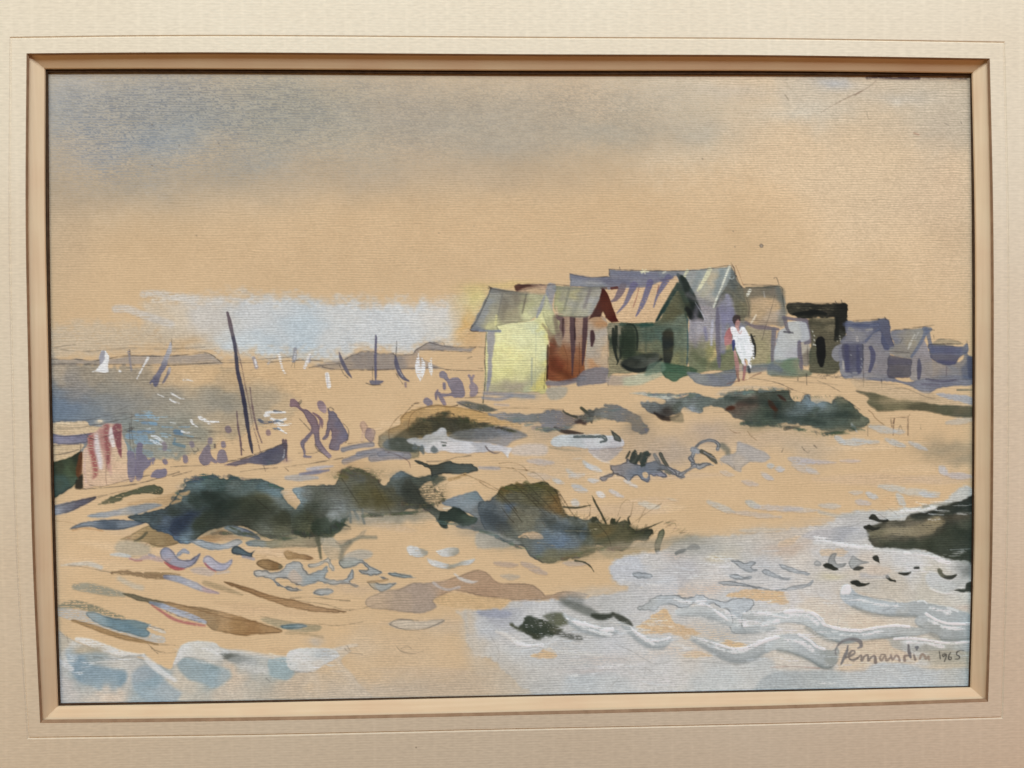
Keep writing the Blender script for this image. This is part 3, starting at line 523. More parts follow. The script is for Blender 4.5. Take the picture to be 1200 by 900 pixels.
S([(805.5, 317), (803, 322), (801, 326)], 3.6, YW, .88, dry=.12); S([(832, 315.5, 5), (826, 327, 5), (818, 340, 3.4)], 4, (220, 214, 166), .9, dry=.14); S([(855, 312, 3.4), (851, 322, 2), (846, 335, 2), (841, 347, 1.6), (836, 360, 2)], 2, (224, 224, 200), .92, dry=.14)
S([(752, 320), (757, 316)], 2, YW, .9, dry=.1); S([(751, 318.5), (760, 318)], 2, YW, .9, dry=.1); S([(753, 316), (756, 320.5)], 2, YW, .9, dry=.1); S([(777, 320), (780, 318)], 2.6, (220, 218, 196), .8, dry=.2)
S([(855, 326), (858, 327), (860, 325)], 1.2, (200, 206, 200), .7)
end()
L([(668, 321), (690, 325), (712, 324)], 1, .7); L([(714, 315.5), (740, 316.5), (795, 317.5), (830, 315), (857, 311.5), (862, 322), (868, 335), (872, 338)], 1.2, .75); L([(857, 308.5), (860, 314)], 1.2, .7); L([(714, 316), (714, 322)], 1.1, .7); L([(726, 313), (726.5, 315.5)], 1, .7)
L([(862, 311), (866, 320), (871, 334)], .9, .6, (150, 100, 70))
h3 = begin('painted_hut', 'dark green hut with an orange and violet striped roof')
W([(712, 380), (726, 378), (768, 378), (780, 360), (792, 343), (802, 345), (806, 372), (805.5, 432), (790, 436), (770, 436), (745, 437), (718, 438), (713, 440), (713.5, 400)],
  [(716, 388, (150, 140, 112)), (722, 400, (58, 70, 56)), (735, 395, (46, 62, 44)), (740, 415, (50, 66, 46)), (755, 385, (78, 100, 86)), (756, 398, (124, 124, 92)), (752, 408, (122, 118, 82)), (765, 400, (110, 120, 92)), (785, 362, (96, 96, 66)), (790, 378, (108, 124, 106)), (798, 395, (112, 128, 108)), (795, 420, (126, 128, 84)), (800, 355, (84, 90, 66)), (770, 388, (80, 106, 96)), (765, 418, (80, 84, 62)), (718, 430, (150, 140, 104))], .97, soft=.9, gran=.26, cj=6)
S([(727, 380), (740, 381), (758, 380)], 4, (54, 82, 70), .8, soft=1.4); S([(752, 381), (764, 380)], 5, (36, 78, 66), .8, soft=1.6)
S([(718.5, 385, 3), (719.5, 400, 5), (721.5, 415, 4), (724, 424, 2)], 4, (32, 40, 32), .92); S([(722, 383, 4), (723, 400, 3.4), (727, 414, 3), (723, 427, 1.5)], 3, (34, 42, 32), .9); S([(729, 386), (730, 400), (727, 420)], 3, (40, 50, 36), .8, dry=.15)
S([(735, 380, 2), (742, 381, 2.4), (746, 388, 2.4), (747, 398, 2.4), (746.5, 410, 1.2)], 2, (34, 44, 34), .92); W([(729, 384), (741, 382), (745, 392), (745, 412), (738, 422), (729, 424)], (40, 54, 38), .7, soft=3)
S([(725.5, 380, 1.4), (724.5, 400, 2), (726.5, 425, 1.4)], 1.4, (128, 126, 108), .5)
W([(727, 426), (736, 420), (750, 416), (768, 413), (772, 420), (766, 430), (755, 435), (742, 435), (732, 432)], [(745, 426, (78, 84, 76)), (760, 424, (88, 92, 84)), (735, 428, (40, 46, 40)), (752, 416, (50, 58, 46))], .92, soft=1.6)
S([(730, 428, 2), (738, 433, 4), (748, 434.5, 5), (760, 431, 4), (770, 425, 3), (775, 421, 3)], 4, (26, 34, 30), .94, soft=.9)
S([(805.5, 374), (806, 400), (805, 428)], 2, (70, 98, 100), .8); S([(803, 360), (804, 372)], 3, (60, 84, 70), .6)
begin('roof', None, h3)
W([(712, 337), (722, 336), (750, 335), (775, 328), (793, 323), (796, 331), (788, 345), (778, 362), (768, 377), (745, 378), (725, 377), (718, 360), (713, 346)], (222, 180, 130), .98, soft=.6, smooth=False, mot=.03)
S([(714, 337), (735, 335), (757, 334), (775, 327)], 5, (126, 120, 140), .92, soft=.8)
S([(730, 335, 8), (727, 342, 8), (722, 350, 5), (717, 353, 3)], 7, (120, 98, 116), .92, soft=.7); S([(717, 338), (723, 337)], 3.4, (96, 34, 26), .8)
S([(743, 334, 9), (738, 345, 6), (732, 357, 4), (723, 367, 1)], 6, (112, 100, 142), .92, soft=.7, dry=.06); S([(762, 331, 8), (758, 343, 7), (753, 356, 6), (748, 366, 3), (745, 371, 1)], 6, (110, 100, 146), .92, soft=.7, dry=.12)
S([(783, 325, 8), (776, 336, 6), (770, 347, 4), (766, 360, 1)], 5, (114, 104, 146), .92, soft=.7, dry=.1); S([(749, 336), (746, 348), (742, 360)], .9, (130, 50, 60), .6, dry=.3); S([(772, 334), (770, 345)], 1, (130, 60, 66), .6, dry=.3)
S([(775, 329), (788, 325)], 3, (112, 104, 140), .85); S([(795, 330), (788, 343), (778, 359), (770, 374)], 2.2, (176, 160, 132), .85)
W([(793, 322), (797, 321), (803, 325), (812, 342), (818, 356), (825, 374), (818, 373), (812, 375), (806, 371), (803, 360), (798, 346), (793, 342), (783, 357), (774, 372), (767, 379), (770, 372), (780, 356), (790, 342), (796, 331)],
  [(796, 326, (60, 72, 66)), (790, 345, (46, 70, 62)), (778, 363, (44, 74, 70)), (802, 335, (42, 54, 46)), (808, 352, (36, 46, 36)), (812, 366, (28, 34, 28)), (806, 345, (60, 70, 52)), (820, 372, (110, 104, 110))], .96, soft=.8)
W([(794, 343), (800, 342), (806, 356), (806, 372), (800, 362)], (74, 80, 58), .6, soft=2)
S([(799, 325, 5), (807, 341, 9), (814, 356, 10), (820, 370, 6)], 8, (30, 40, 34), .8, soft=1.4); S([(794, 333), (783, 351), (770, 375)], 3.4, (34, 58, 52), .85, soft=1); S([(805, 362), (811, 371)], 6, (18, 24, 20), .8, soft=1.4)
begin('door', None, h3)
W([(777, 390), (781, 385), (786, 385), (789, 390), (789, 405), (786, 424), (779, 426), (777, 415), (776, 400)], [(778, 395, (34, 42, 42)), (785, 400, (80, 76, 48)), (784, 388, (56, 52, 36)), (779, 420, (30, 36, 34)), (783, 412, (50, 54, 44))], .94, soft=1.3)
end()
S([(826, 374), (822, 366), (815, 355)], 1.2, (196, 194, 206), .8); S([(811, 377), (818, 374), (823, 376)], 3, (130, 118, 122), .7)
W([(775, 426), (790, 427), (806, 429), (818, 433), (812, 438), (800, 442), (790, 447), (780, 443), (776, 436)], [(785, 432, (54, 96, 70)), (800, 434, (60, 92, 64)), (790, 444, (58, 104, 76)), (813, 434, (120, 130, 90))], .92, soft=1, edge=.15)
W([(762, 426), (776, 424), (780, 433), (768, 438), (756, 440)], (110, 138, 116), .7, soft=1.6)
W([(806, 436), (830, 438), (860, 433), (864, 441), (860, 448), (854, 452.5), (836, 453), (820, 450), (811, 445)], [(815, 438, (128, 138, 142)), (830, 446, (112, 122, 140)), (850, 447, (108, 118, 138)), (845, 438, (124, 130, 128))], .92, soft=.9, edge=.1)
S([(838, 437), (858, 436)], 2, (140, 140, 120), .5, dry=.2)
h5 = begin('painted_hut', 'orange roofed hut directly behind the white robed figure')
W([(874, 382), (890, 386), (906, 386), (906, 410), (904, 428), (885, 430), (878, 430), (876, 400)], [(885, 392, (166, 152, 118)), (900, 400, (162, 148, 112)), (890, 415, (160, 150, 108)), (895, 426, (140, 146, 100))], .95, soft=.9, gran=.2)
S([(907, 386, 6), (906.5, 400, 6.4), (905.5, 418, 5), (905, 427, 3)], 6, (118, 108, 128), .9, soft=.9)
S([(880, 392, 2), (883, 402, 5), (884, 412, 5), (884, 418, 3)], 4, (30, 32, 32), .92, dry=.08); S([(881, 395), (884.5, 394)], 1.4, (34, 34, 34), .8)
begin('roof', None, h5)
W([(873, 338), (890, 337), (913, 336), (916, 350), (920, 365), (919, 382), (905, 381), (890, 381), (873, 376), (877, 366), (874, 352)],
  [(885, 341, (124, 122, 108)), (905, 340, (122, 120, 108)), (880, 352, (190, 158, 118)), (895, 346, (166, 138, 116)), (890, 360, (206, 168, 120)), (905, 362, (206, 168, 118)), (885, 373, (192, 160, 116)), (905, 378, (186, 164, 138)), (915, 372, (172, 164, 160)), (913, 350, (150, 136, 112)), (917, 360, (150, 148, 142))], .95, soft=.9, edge=.08)
W([(873, 338), (915, 336), (918, 350), (905, 350), (890, 348), (875, 350)], (104, 102, 88), .65, soft=2.4); W([(908, 338), (915, 337), (921, 364), (920, 381), (910, 380), (914, 362)], (122, 122, 112), .65, soft=2); S([(878, 372), (895, 377), (912, 379)], 4, (150, 126, 100), .6, soft=2)
S([(875, 345), (877, 358), (876, 370)], 6, (128, 120, 92), .7, soft=2)
S([(874, 378, 3), (885, 383, 5), (898, 384, 5), (912, 386, 3)], 5, (116, 104, 116), .88, soft=.9)
S([(912, 338), (917, 352), (921, 366)], 5, (112, 116, 106), .6, soft=1.6); S([(918, 352), (920, 356)], 2, (140, 146, 140), .6)
S([(879, 340), (876, 346)], 3.6, (226, 224, 206), .85, dry=.28); S([(886, 369), (882, 376), (880, 379)], 1.8, (222, 206, 176), .8, dry=.2); S([(895, 342), (896, 348)], 1.6, (196, 190, 184), .6, dry=.2)
end()
L([(872, 333.5), (890, 334), (911, 335)], .9, .65); L([(874, 337), (895, 337), (915, 336), (917, 348), (919, 360)], 1.3, .75, (60, 66, 60)); L([(907, 326), (910, 325.5), (913, 334)], .9, .65); L([(908, 346), (903, 365), (897, 383), (893, 398)], .9, .6); L([(875, 350), (878, 360), (877, 370)], .9, .6); L([(869, 371), (878, 370)], .9, .5)
P_.val = .9
h5b = begin('painted_hut', 'small white fronted hut with violet outlines')
W([(912, 390), (920, 384), (924, 377), (945, 377), (949, 388), (948, 400), (936, 403), (935, 419), (925, 422), (908, 424), (909, 405)],
  [(930, 384, (204, 210, 208)), (942, 388, (190, 198, 208)), (920, 398, (196, 204, 208)), (915, 412, (198, 208, 216)), (930, 412, (190, 192, 204)), (910, 420, (196, 204, 206))], .96, soft=.9, h=.05)
W([(937, 404), (948, 402), (950, 425), (940, 428)], [(942, 408, (196, 192, 178)), (946, 420, (134, 128, 118))], .85, soft=1)
S([(918, 372, 4), (930, 374, 4), (945, 376, 5), (949, 386, 4), (951, 398, 5), (944, 402, 4)], 4, (122, 108, 132), .88, soft=.9)
S([(920, 374, 5), (922, 384, 4), (925, 389, 3)], 4, (124, 112, 126), .88); S([(919, 389), (929, 390)], 2, (90, 86, 96), .85); S([(912, 390), (910, 400)], 2, (150, 146, 156), .6)
S([(936.5, 401, 5), (937, 415, 5.4), (938.5, 428, 6), (939, 434, 3)], 5, (116, 100, 132), .9, soft=.9); S([(951.5, 386), (953, 396), (953, 406)], 2, (206, 206, 196), .8, dry=.5)
W([(903, 424), (920, 421), (936, 420), (938, 432), (952, 436), (945, 441), (920, 441), (900, 439)], [(910, 432, (130, 146, 140)), (925, 430, (112, 146, 116)), (945, 438, (146, 150, 120))], .9, soft=1.4)
end()
S([(862, 431, 4), (880, 432, 9), (905, 430, 8), (915, 434, 5)], 7, (122, 134, 148), .8, soft=2); S([(905, 440), (930, 442), (950, 438)], 2.5, (130, 132, 100), .6, soft=1.2)
L([(935, 443), (935, 446)], 1.6, .7); L([(945, 438), (945.5, 451)], 1, .6); L([(946, 404), (947, 430)], .9, .5)
P_.val = 1.0
h6 = begin('painted_hut', 'black roofed olive hut with an oval dark doorway')
W([(948, 375), (965, 373), (981, 374), (980, 395), (988, 402), (986, 428), (978, 438), (965, 438), (950, 436), (948, 420), (951, 400)],
  [(960, 380, (92, 88, 66)), (975, 378, (124, 114, 86)), (970, 395, (88, 84, 64)), (955, 420, (84, 88, 66)), (975, 418, (82, 80, 62)), (970, 430, (80, 82, 62)), (985, 425, (106, 98, 84))], .95, soft=1, gran=.3)
W([(976, 410), (983, 404), (988, 405), (987, 420), (980, 424), (975, 418)], (152, 150, 162), .85, soft=1)
begin('roof', None, h6)
W([(921, 357), (935, 355), (960, 356), (985, 355), (991, 356), (993, 362), (992.5, 385), (990, 398), (984, 400), (978, 397), (979, 375), (975, 372), (960, 372), (945, 373), (932, 371), (924, 367)],
  [(930, 360, (60, 58, 46)), (945, 360, (46, 46, 38)), (955, 366, (22, 26, 22)), (935, 369, (26, 32, 26)), (970, 362, (52, 50, 40)), (988, 365, (24, 26, 22)), (985, 385, (28, 30, 26)), (983, 397, (60, 62, 54)), (965, 371, (44, 44, 34))], .96, soft=.8, gran=.5, wob=.7)
S([(930, 368, 3), (945, 367, 5), (957, 366, 6), (968, 368, 3)], 5, (20, 24, 20), .9, dry=.15)
for i in range(9): S([(934 + i * 5, 361 + (i % 3)), (937 + i * 5, 361.4 + (i % 3))], 1.2, (130, 118, 88), .45, dry=.4)
S([(980, 396), (981, 400)], 1.6, (206, 200, 180), .7, dry=.3); S([(984, 394), (985, 399)], 1.6, (206, 200, 180), .7, dry=.3)
begin('door', None, h6)
W([(956, 400), (959, 395), (964, 395), (967, 400), (967.5, 412), (966, 427), (962, 430.5), (959, 426), (957, 412)], (16, 18, 18), .97, soft=.9)
end()
S([(950, 378), (965, 380), (976, 378)], 5, (66, 64, 48), .6, soft=2.4); S([(980, 372), (981, 388), (979, 398)], 5, (30, 32, 26), .8, soft=1.2)
L([(920, 356), (940, 355.5), (985, 355)], 1, .6); L([(979, 353), (980.5, 356)], 1, .7); L([(986, 352), (987, 356)], 1, .7)
for x, y in ((952, 388), (954, 393), (954, 398), (953, 403), (955, 404)): S([(x, y), (x + .5, y + 1)], 1.5, (208, 206, 190), .8, dry=.2)
P_.val = .86; P_.sat = .74
h7 = begin('painted_hut', 'blue violet hut beside the black roofed one')
W([(985, 404), (1010, 400), (1016, 398), (1022, 392), (1031, 385), (1038, 400), (1043, 412), (1040, 440), (1025, 442), (1000, 444), (986, 440)],
  [(990, 430, (150, 152, 172)), (1015, 410, (166, 156, 170)), (1013, 430, (170, 160, 170)), (1030, 405, (152, 148, 172)), (1035, 425, (158, 148, 166)), (1025, 438, (180, 170, 166)), (1028, 395, (142, 146, 176))], .94, soft=.9)
W([(987, 404), (1000, 402), (1010, 402), (1012, 412), (1011, 430), (1007, 438), (994, 437), (989, 425)], [(990, 410, (104, 100, 128)), (1000, 425, (96, 100, 138)), (1008, 410, (108, 110, 142)), (995, 430, (112, 112, 142))], .92, soft=1)
S([(1020, 407, 4), (1023, 415, 6), (1022, 425, 5.4), (1019, 435, 4)], 5, (102, 102, 146), .92, soft=.8)
for x, y in ((997, 416), (1009, 420), (1010, 426), (1009, 430), (1006, 408)): S([(x, y), (x + .4, y + .8)], 1.3, (200, 204, 214), .7, dry=.2)
S([(988, 424), (989, 432)], 2.5, (220, 206, 184), .7, dry=.2); S([(1000, 437), (1004, 437)], 3, (196, 192, 188), .6)
begin('roof', None, h7)
W([(991, 377), (1005, 377), (1028, 376), (1030, 374), (1041, 374), (1043, 380), (1044, 392), (1048, 407), (1037, 410), (1033, 402), (1031, 388), (1020, 395), (1014, 402), (1000, 404), (988, 403), (984, 400), (991, 392)],
  [(1000, 380, (136, 146, 176)), (1020, 380, (126, 136, 172)), (1000, 392, (150, 148, 170)), (1010, 396, (160, 156, 172)), (1036, 378, (104, 116, 156)), (1038, 392, (96, 106, 148)), (1042, 404, (98, 106, 150)), (1025, 388, (136, 142, 172))], .93, soft=.9, edge=.1)
S([(1000, 380), (1020, 381), (1030, 380)], 2.6, (98, 108, 148), .7, dry=.1); S([(1020, 381.5), (1029, 381)], 1.2, (214, 212, 214), .7, dry=.15); S([(1004, 395), (1005, 400)], 3.4, (206, 196, 186), .75, dry=.2); S([(1016, 387), (1022, 386)], 3, (196, 184, 176), .7, dry=.25); S([(996, 385), (999, 387)], 4, (190, 180, 160), .6)
S([(1031, 384), (1022, 392), (1014, 400)], 2, (112, 126, 166), .8)
end()
L([(1000, 376), (1030, 374)], 1, .5); L([(1037, 372), (1038, 374)], 1.2, .7); L([(1042, 374), (1042, 379)], 1, .6); L([(1011, 404), (1012, 453)], .9, .5); L([(1033, 445), (1033.5, 456)], .9, .5); L([(1044, 397), (1047, 397.5)], 1.2, .7)
h8 = begin('painted_hut', 'violet hut with a straw pale roof near the right end')
W([(1067, 420), (1075, 408), (1082, 398), (1087, 408), (1092, 420), (1092, 441), (1085, 444), (1068, 446), (1066, 436)], [(1080, 410, (170, 160, 180)), (1070, 435, (180, 172, 168)), (1086, 430, (166, 158, 166))], .93, soft=.9)
W([(1042, 417), (1055, 419), (1068, 421), (1068, 432), (1066, 442), (1052, 443), (1041, 441), (1040, 428)], [(1045, 425, (112, 104, 132)), (1060, 430, (120, 106, 128)), (1055, 438, (106, 96, 122)), (1060, 420, (136, 126, 132))], .93, soft=.9, edge=.12)
S([(1077, 421, 2), (1077, 428, 5.6), (1077, 438, 5.6), (1076.5, 443, 4)], 5, (102, 98, 134), .93, soft=.7)
begin('roof', None, h8)
W([(1044, 388), (1065, 386), (1083, 385), (1090, 388), (1083, 396), (1075, 408), (1067, 420), (1055, 418), (1042, 414), (1043, 408), (1048, 404)], [(1050, 395, (136, 144, 172)), (1058, 405, (160, 156, 152)), (1070, 398, (178, 168, 142)), (1065, 412, (166, 160, 150)), (1080, 390, (160, 164, 160)), (1045, 412, (160, 158, 158))], .9, soft=.9, dry=.04)
S([(1072, 392, 1.6), (1067, 402, 3), (1064, 409, 1.6)], 2, (222, 216, 196), .85, dry=.25); S([(1076, 390), (1072, 398)], 1.4, (216, 212, 198), .7, dry=.25); S([(1058, 396), (1055, 402)], 1.4, (120, 116, 110), .6, dry=.3)
S([(1085, 386, 5), (1082, 396, 4), (1075, 408, 4), (1068, 418, 3)], 4, (126, 138, 170), .9); S([(1083, 385), (1090, 386)], 5, (120, 136, 166), .85); S([(1087, 388), (1089, 398), (1093, 412)], 5, (118, 132, 170), .8)
end()
L([(1046, 387), (1065, 385), (1080, 383), (1095, 381)], 1, .6); L([(1088, 386), (1095, 387)], 1, .6); L([(1043, 412), (1066, 413)], 1, .5); L([(1094, 393), (1095, 398)], 1, .5)
h9 = begin('painted_hut', 'slate blue hut at the far right border')
W([(1084, 422), (1100, 424), (1125, 424), (1131, 410), (1136, 418), (1140, 420), (1140, 444), (1110, 444), (1086, 442)], [(1095, 432, (180, 164, 150)), (1105, 430, (176, 162, 152)), (1120, 432, (142, 146, 166)), (1128, 428, (158, 150, 146)), (1136, 432, (96, 112, 150)), (1088, 428, (172, 160, 158))], .92, soft=1)
S([(1109, 430), (1109, 440)], 1.2, (130, 110, 124), .7); S([(1136, 420), (1137, 442)], 6, (84, 96, 136), .8, soft=1.4)
begin('roof', None, h9)
W([(1088, 403), (1105, 404), (1127, 406), (1133, 402), (1135, 412), (1126, 418), (1118, 427), (1105, 427), (1092, 421), (1089, 412)], [(1095, 410, (112, 124, 158)), (1110, 412, (104, 110, 146)), (1115, 424, (100, 100, 138)), (1095, 420, (110, 106, 142)), (1131, 406, (124, 138, 168))], .94, soft=.9, edge=.1)
end()
W([(1092, 403), (1100, 397), (1112, 398), (1125, 401), (1125, 404), (1105, 404)], (190, 170, 126), .7, soft=.8); L([(1091, 403.5), (1110, 403), (1128, 403)], 1.2, .7); L([(1098, 398), (1112, 397.5), (1126, 401)], .8, .5); L([(1133, 400), (1134, 404)], 1, .5)
S([(1085, 444), (1105, 447), (1120, 445)], 2, (106, 96, 130), .7, dry=.1); S([(1080, 450), (1100, 451)], 2.4, (124, 110, 142), .6, dry=.1)
P_.val = 1.0; P_.sat = .92
# the figure in white
S([(576, 341), (596, 343), (618, 345)], 4, (104, 102, 96), .5, soft=2); S([(561, 370), (556, 382), (566, 386)], 4, (112, 118, 126), .5, soft=2); S([(592, 352), (588, 372)], 8, (120, 110, 94), .45, soft=2.4)
S([(652, 338), (690, 338), (706, 336)], 3.4, (120, 118, 106), .55, soft=1.8); S([(680, 345), (672, 366)], 6, (128, 128, 118), .45, soft=2); S([(700, 350), (692, 366)], 5, (140, 142, 142), .5, soft=2)
S([(671, 324), (700, 328), (735, 331)], 5, (104, 106, 128), .5, soft=2); S([(718, 320), (760, 323), (795, 322)], 4, (110, 116, 138), .5, soft=2)
S([(806, 345), (818, 352), (834, 356)], 6, (128, 124, 128), .55, soft=2.4); S([(820, 320), (812, 340)], 7, (128, 142, 146), .5, soft=2.6); S([(846, 318), (838, 345)], 6, (122, 138, 142), .5, soft=2.4)
S([(817, 360), (812, 385), (815, 405)], 6, (140, 130, 148), .5, soft=2.4); S([(812, 415), (825, 425), (836, 428)], 8, (96, 104, 70), .5, soft=2.6)
S([(645, 410), (650, 430), (668, 441)], 8, (100, 46, 20), .5, soft=2.6); S([(650, 372), (654, 392)], 5, (120, 96, 84), .6, soft=1.6); S([(666, 372), (665, 400)], 3, (188, 154, 122), .5, soft=1.2)
S([(757, 384), (757, 412)], 3, (70, 86, 70), .5, soft=1.6); S([(770, 384), (798, 386)], 6, (76, 96, 82), .5, soft=2.6); S([(798, 388), (800, 424)], 7, (96, 110, 88), .45, soft=2.6)
S([(990, 380), (1012, 382), (1028, 381)], 5, (84, 94, 130), .6, soft=1.6); S([(992, 406), (993, 434)], 6, (70, 72, 110), .6, soft=1.6); S([(1005, 406), (1006, 436)], 4, (74, 76, 112), .6, soft=1.4); S([(1045, 424), (1064, 424)], 8, (92, 84, 112), .5, soft=2); S([(1094, 410), (1124, 411)], 8, (84, 90, 128), .6, soft=2); S([(1100, 424), (1118, 425)], 4, (70, 72, 110), .6, soft=1.6)
pz = pers('dark haired figure in a white robe before the huts', lambda: (
    W([(850, 392), (854, 385), (858, 383), (861, 386), (858, 395), (860, 401), (850, 405), (848.5, 400)], [(852, 398, (176, 84, 88)), (856, 390, (196, 110, 108)), (858, 402, (214, 170, 160))], .95, soft=.6),
    S([(861, 412, 3), (862.5, 420, 5), (864, 430, 5), (864.5, 440, 3.4), (866, 446, 2.6)], 4, [(862, 415, (206, 140, 136)), (864, 430, (176, 112, 108)), (865, 444, (140, 96, 78))], .93, soft=.6),
    S([(873, 424, 3), (872.5, 434, 3.4), (871, 445, 2.4)], 3, (158, 92, 92), .9, soft=.6),
    S([(868, 428), (868, 442)], 4, (190, 160, 130), .7, soft=.8),
    W([(861, 376), (866, 374), (867, 380), (866, 383), (864, 385), (861, 383)], (172, 116, 106), .95, soft=.6), S([(863.5, 383), (865, 387)], 4, (196, 140, 128), .9)))
begin('hair', None, pz)
W([(858.5, 375), (860, 370.5), (864, 368.8), (867, 371), (867, 376), (865, 374), (862.5, 377), (861.5, 381), (859.5, 380)], (66, 52, 50), .92, soft=.8)
r_w = (238, 238, 238)
begin('robe', 'white robe hanging to the knees', pz)
W([(856, 384), (860, 382.5), (863, 386), (866, 388), (868, 384), (871, 383.5), (875, 388), (878, 396), (880, 406), (882, 414), (880, 421), (877, 428), (875, 423), (873, 421), (871, 427), (868, 423), (866, 418), (862, 410), (859, 400), (858, 393)], [(860, 388, (236, 228, 228)), (868, 395, (232, 230, 232)), (870, 410, (214, 222, 224)), (877, 412, (236, 236, 236)), (866, 408, (222, 226, 228))], .98, soft=.6, h=.12, mot=.02)
S([(864, 394), (866, 398), (870, 397)], 1, (180, 184, 190), .6); S([(868, 403), (869, 418)], 1.4, (188, 200, 200), .6, dry=.3); S([(872, 395), (875, 412)], 1.2, (192, 198, 202), .5, dry=.3); S([(864, 387), (867, 391), (869, 388)], 1.4, (206, 140, 130), .6)
for i in range(7): S([(879 - i * .4, 405 + i * 4), (883 - i * .6, 405.5 + i * 4)], 1.6, (236, 236, 236), .85, dry=.3)
for q, wq in (([(871, 385), (876, 392), (880, 404)], 3), ([(878, 396), (882, 408), (883, 420)], 3.4), ([(872, 402), (877, 416), (879, 430)], 3), ([(866, 404), (869, 416), (873, 427)], 2.6), ([(860, 386), (861, 398), (865, 412)], 2.4)): S(q, wq, r_w, .85, soft=.9, dry=.3, wob=.6, h=.1)
begin('trunks', 'blue swimming trunks showing under the robe', pz)
W([(858, 400), (860.5, 399), (861.5, 406), (860, 411.5), (858, 410)], (56, 66, 132), .92, soft=.6)
end()
S([(877, 430), (878, 436)], 3, (40, 50, 60), .8, dry=.25); S([(876, 440), (876, 444)], 3, (228, 196, 150), .7)
L([(852, 450), (862, 447), (875, 445), (884, 440), (892, 437)], 1.1, .65, (120, 74, 66)); L([(880, 443), (900, 446), (915, 450), (930, 457), (950, 463)], .9, .6)
L([(912, 436), (940, 440), (968, 444)], .8, .4); L([(930, 447), (960, 449), (990, 452)], .7, .35); L([(975, 441), (1000, 446), (1030, 449), (1055, 451)], .8, .45); L([(958, 446), (972, 452), (985, 459)], .8, .45); L([(965, 440), (990, 443), (1012, 447)], .9, .5)
for i in range(14): L([(958 + i * 3, 440 + (i % 4)), (960 + i * 3, 439 + (i % 3) + i * .15)], 1.1, .5)
# ------------------------------------------------------------------ dunes in the middle distance
OCH = (196, 148, 84)
def bush(label, f, kind='dune_scrub'):
    i = begin(kind, label); f(); end(); return i
# broad loose tints in the sand
r = random.Random(5)
for _ in range(90):
    x, y = r.uniform(60, 1130), r.uniform(475, 800)
    if y < 545 and x < 430: continue
    ll = r.uniform(40, 150); k = (r.uniform(.1, .3) if x < 420 else r.uniform(-.1, .06))
    S([(x, y, 4), (x + ll * .5, y + ll * k * .6, r.uniform(7, 16)), (x + ll, y + ll * k, 3)], 9, r.choice([(206, 166, 118), (230, 194, 148), (212, 178, 142), (226, 180, 122), (204, 176, 146), (222, 186, 150)]), r.uniform(.25, .55), soft=r.uniform(1.4, 4), dry=r.choice([0, .2, .35]), own=False)
# soft grey and lilac stains in the sand
for x, y, rx, ry, c, a in ((835, 510, 30, 20, (184, 162, 142), .75), (765, 530, 30, 18, (186, 164, 142), .8), (900, 515, 60, 14, (196, 168, 136), .6), (945, 528, 40, 16, (184, 166, 142), .6), (640, 512, 30, 12, (184, 160, 128), .8), (640, 550, 50, 16, (206, 176, 140), .5), (1110, 525, 40, 12, (168, 150, 118), .8), (1125, 540, 24, 8, (166, 150, 120), .7), (700, 520, 70, 16, (192, 164, 130), .7), (790, 528, 22, 18, (186, 166, 146), .7), (1090, 470, 60, 6, (200, 168, 126), .5)):
    B(x, y, rx, ry, c, a)
W([(1000, 442), (1060, 455), (1100, 462), (1137, 475), (1137, 480), (1080, 473), (1030, 463), (1005, 456)], (202, 172, 132), .6, soft=2)
W([(1097, 461), (1120, 462), (1139, 465), (1139, 474), (1125, 471), (1108, 467)], (160, 166, 182), .85, soft=1)
bush('long olive green strip of dune grass at the right', lambda: (
    W([(1003, 458), (1015, 459), (1030, 462), (1045, 467), (1070, 470), (1100, 474), (1140, 477), (1140, 488), (1118, 488), (1100, 485), (1090, 482), (1075, 481), (1060, 481), (1032, 482), (1024, 478), (1016, 472), (1018, 466), (1008, 461)],
      [(1010, 459, (110, 100, 80)), (1025, 465, (90, 92, 66)), (1040, 470, (124, 116, 82)), (1060, 473, (116, 110, 76)), (1035, 479, (70, 72, 50)), (1080, 478, (76, 76, 54)), (1110, 480, (80, 84, 62)), (1130, 484, (70, 76, 64)), (1130, 478, (96, 92, 68))], .93, soft=1.3, dry=.04), B(1060, 468, 40, 4, (190, 162, 118), .6)))
L([(1040, 457), (1060, 455), (1085, 465), (1100, 468)], .7, .4); S([(1122, 457), (1139, 457)], 2, (84, 96, 84), .7, dry=.2)
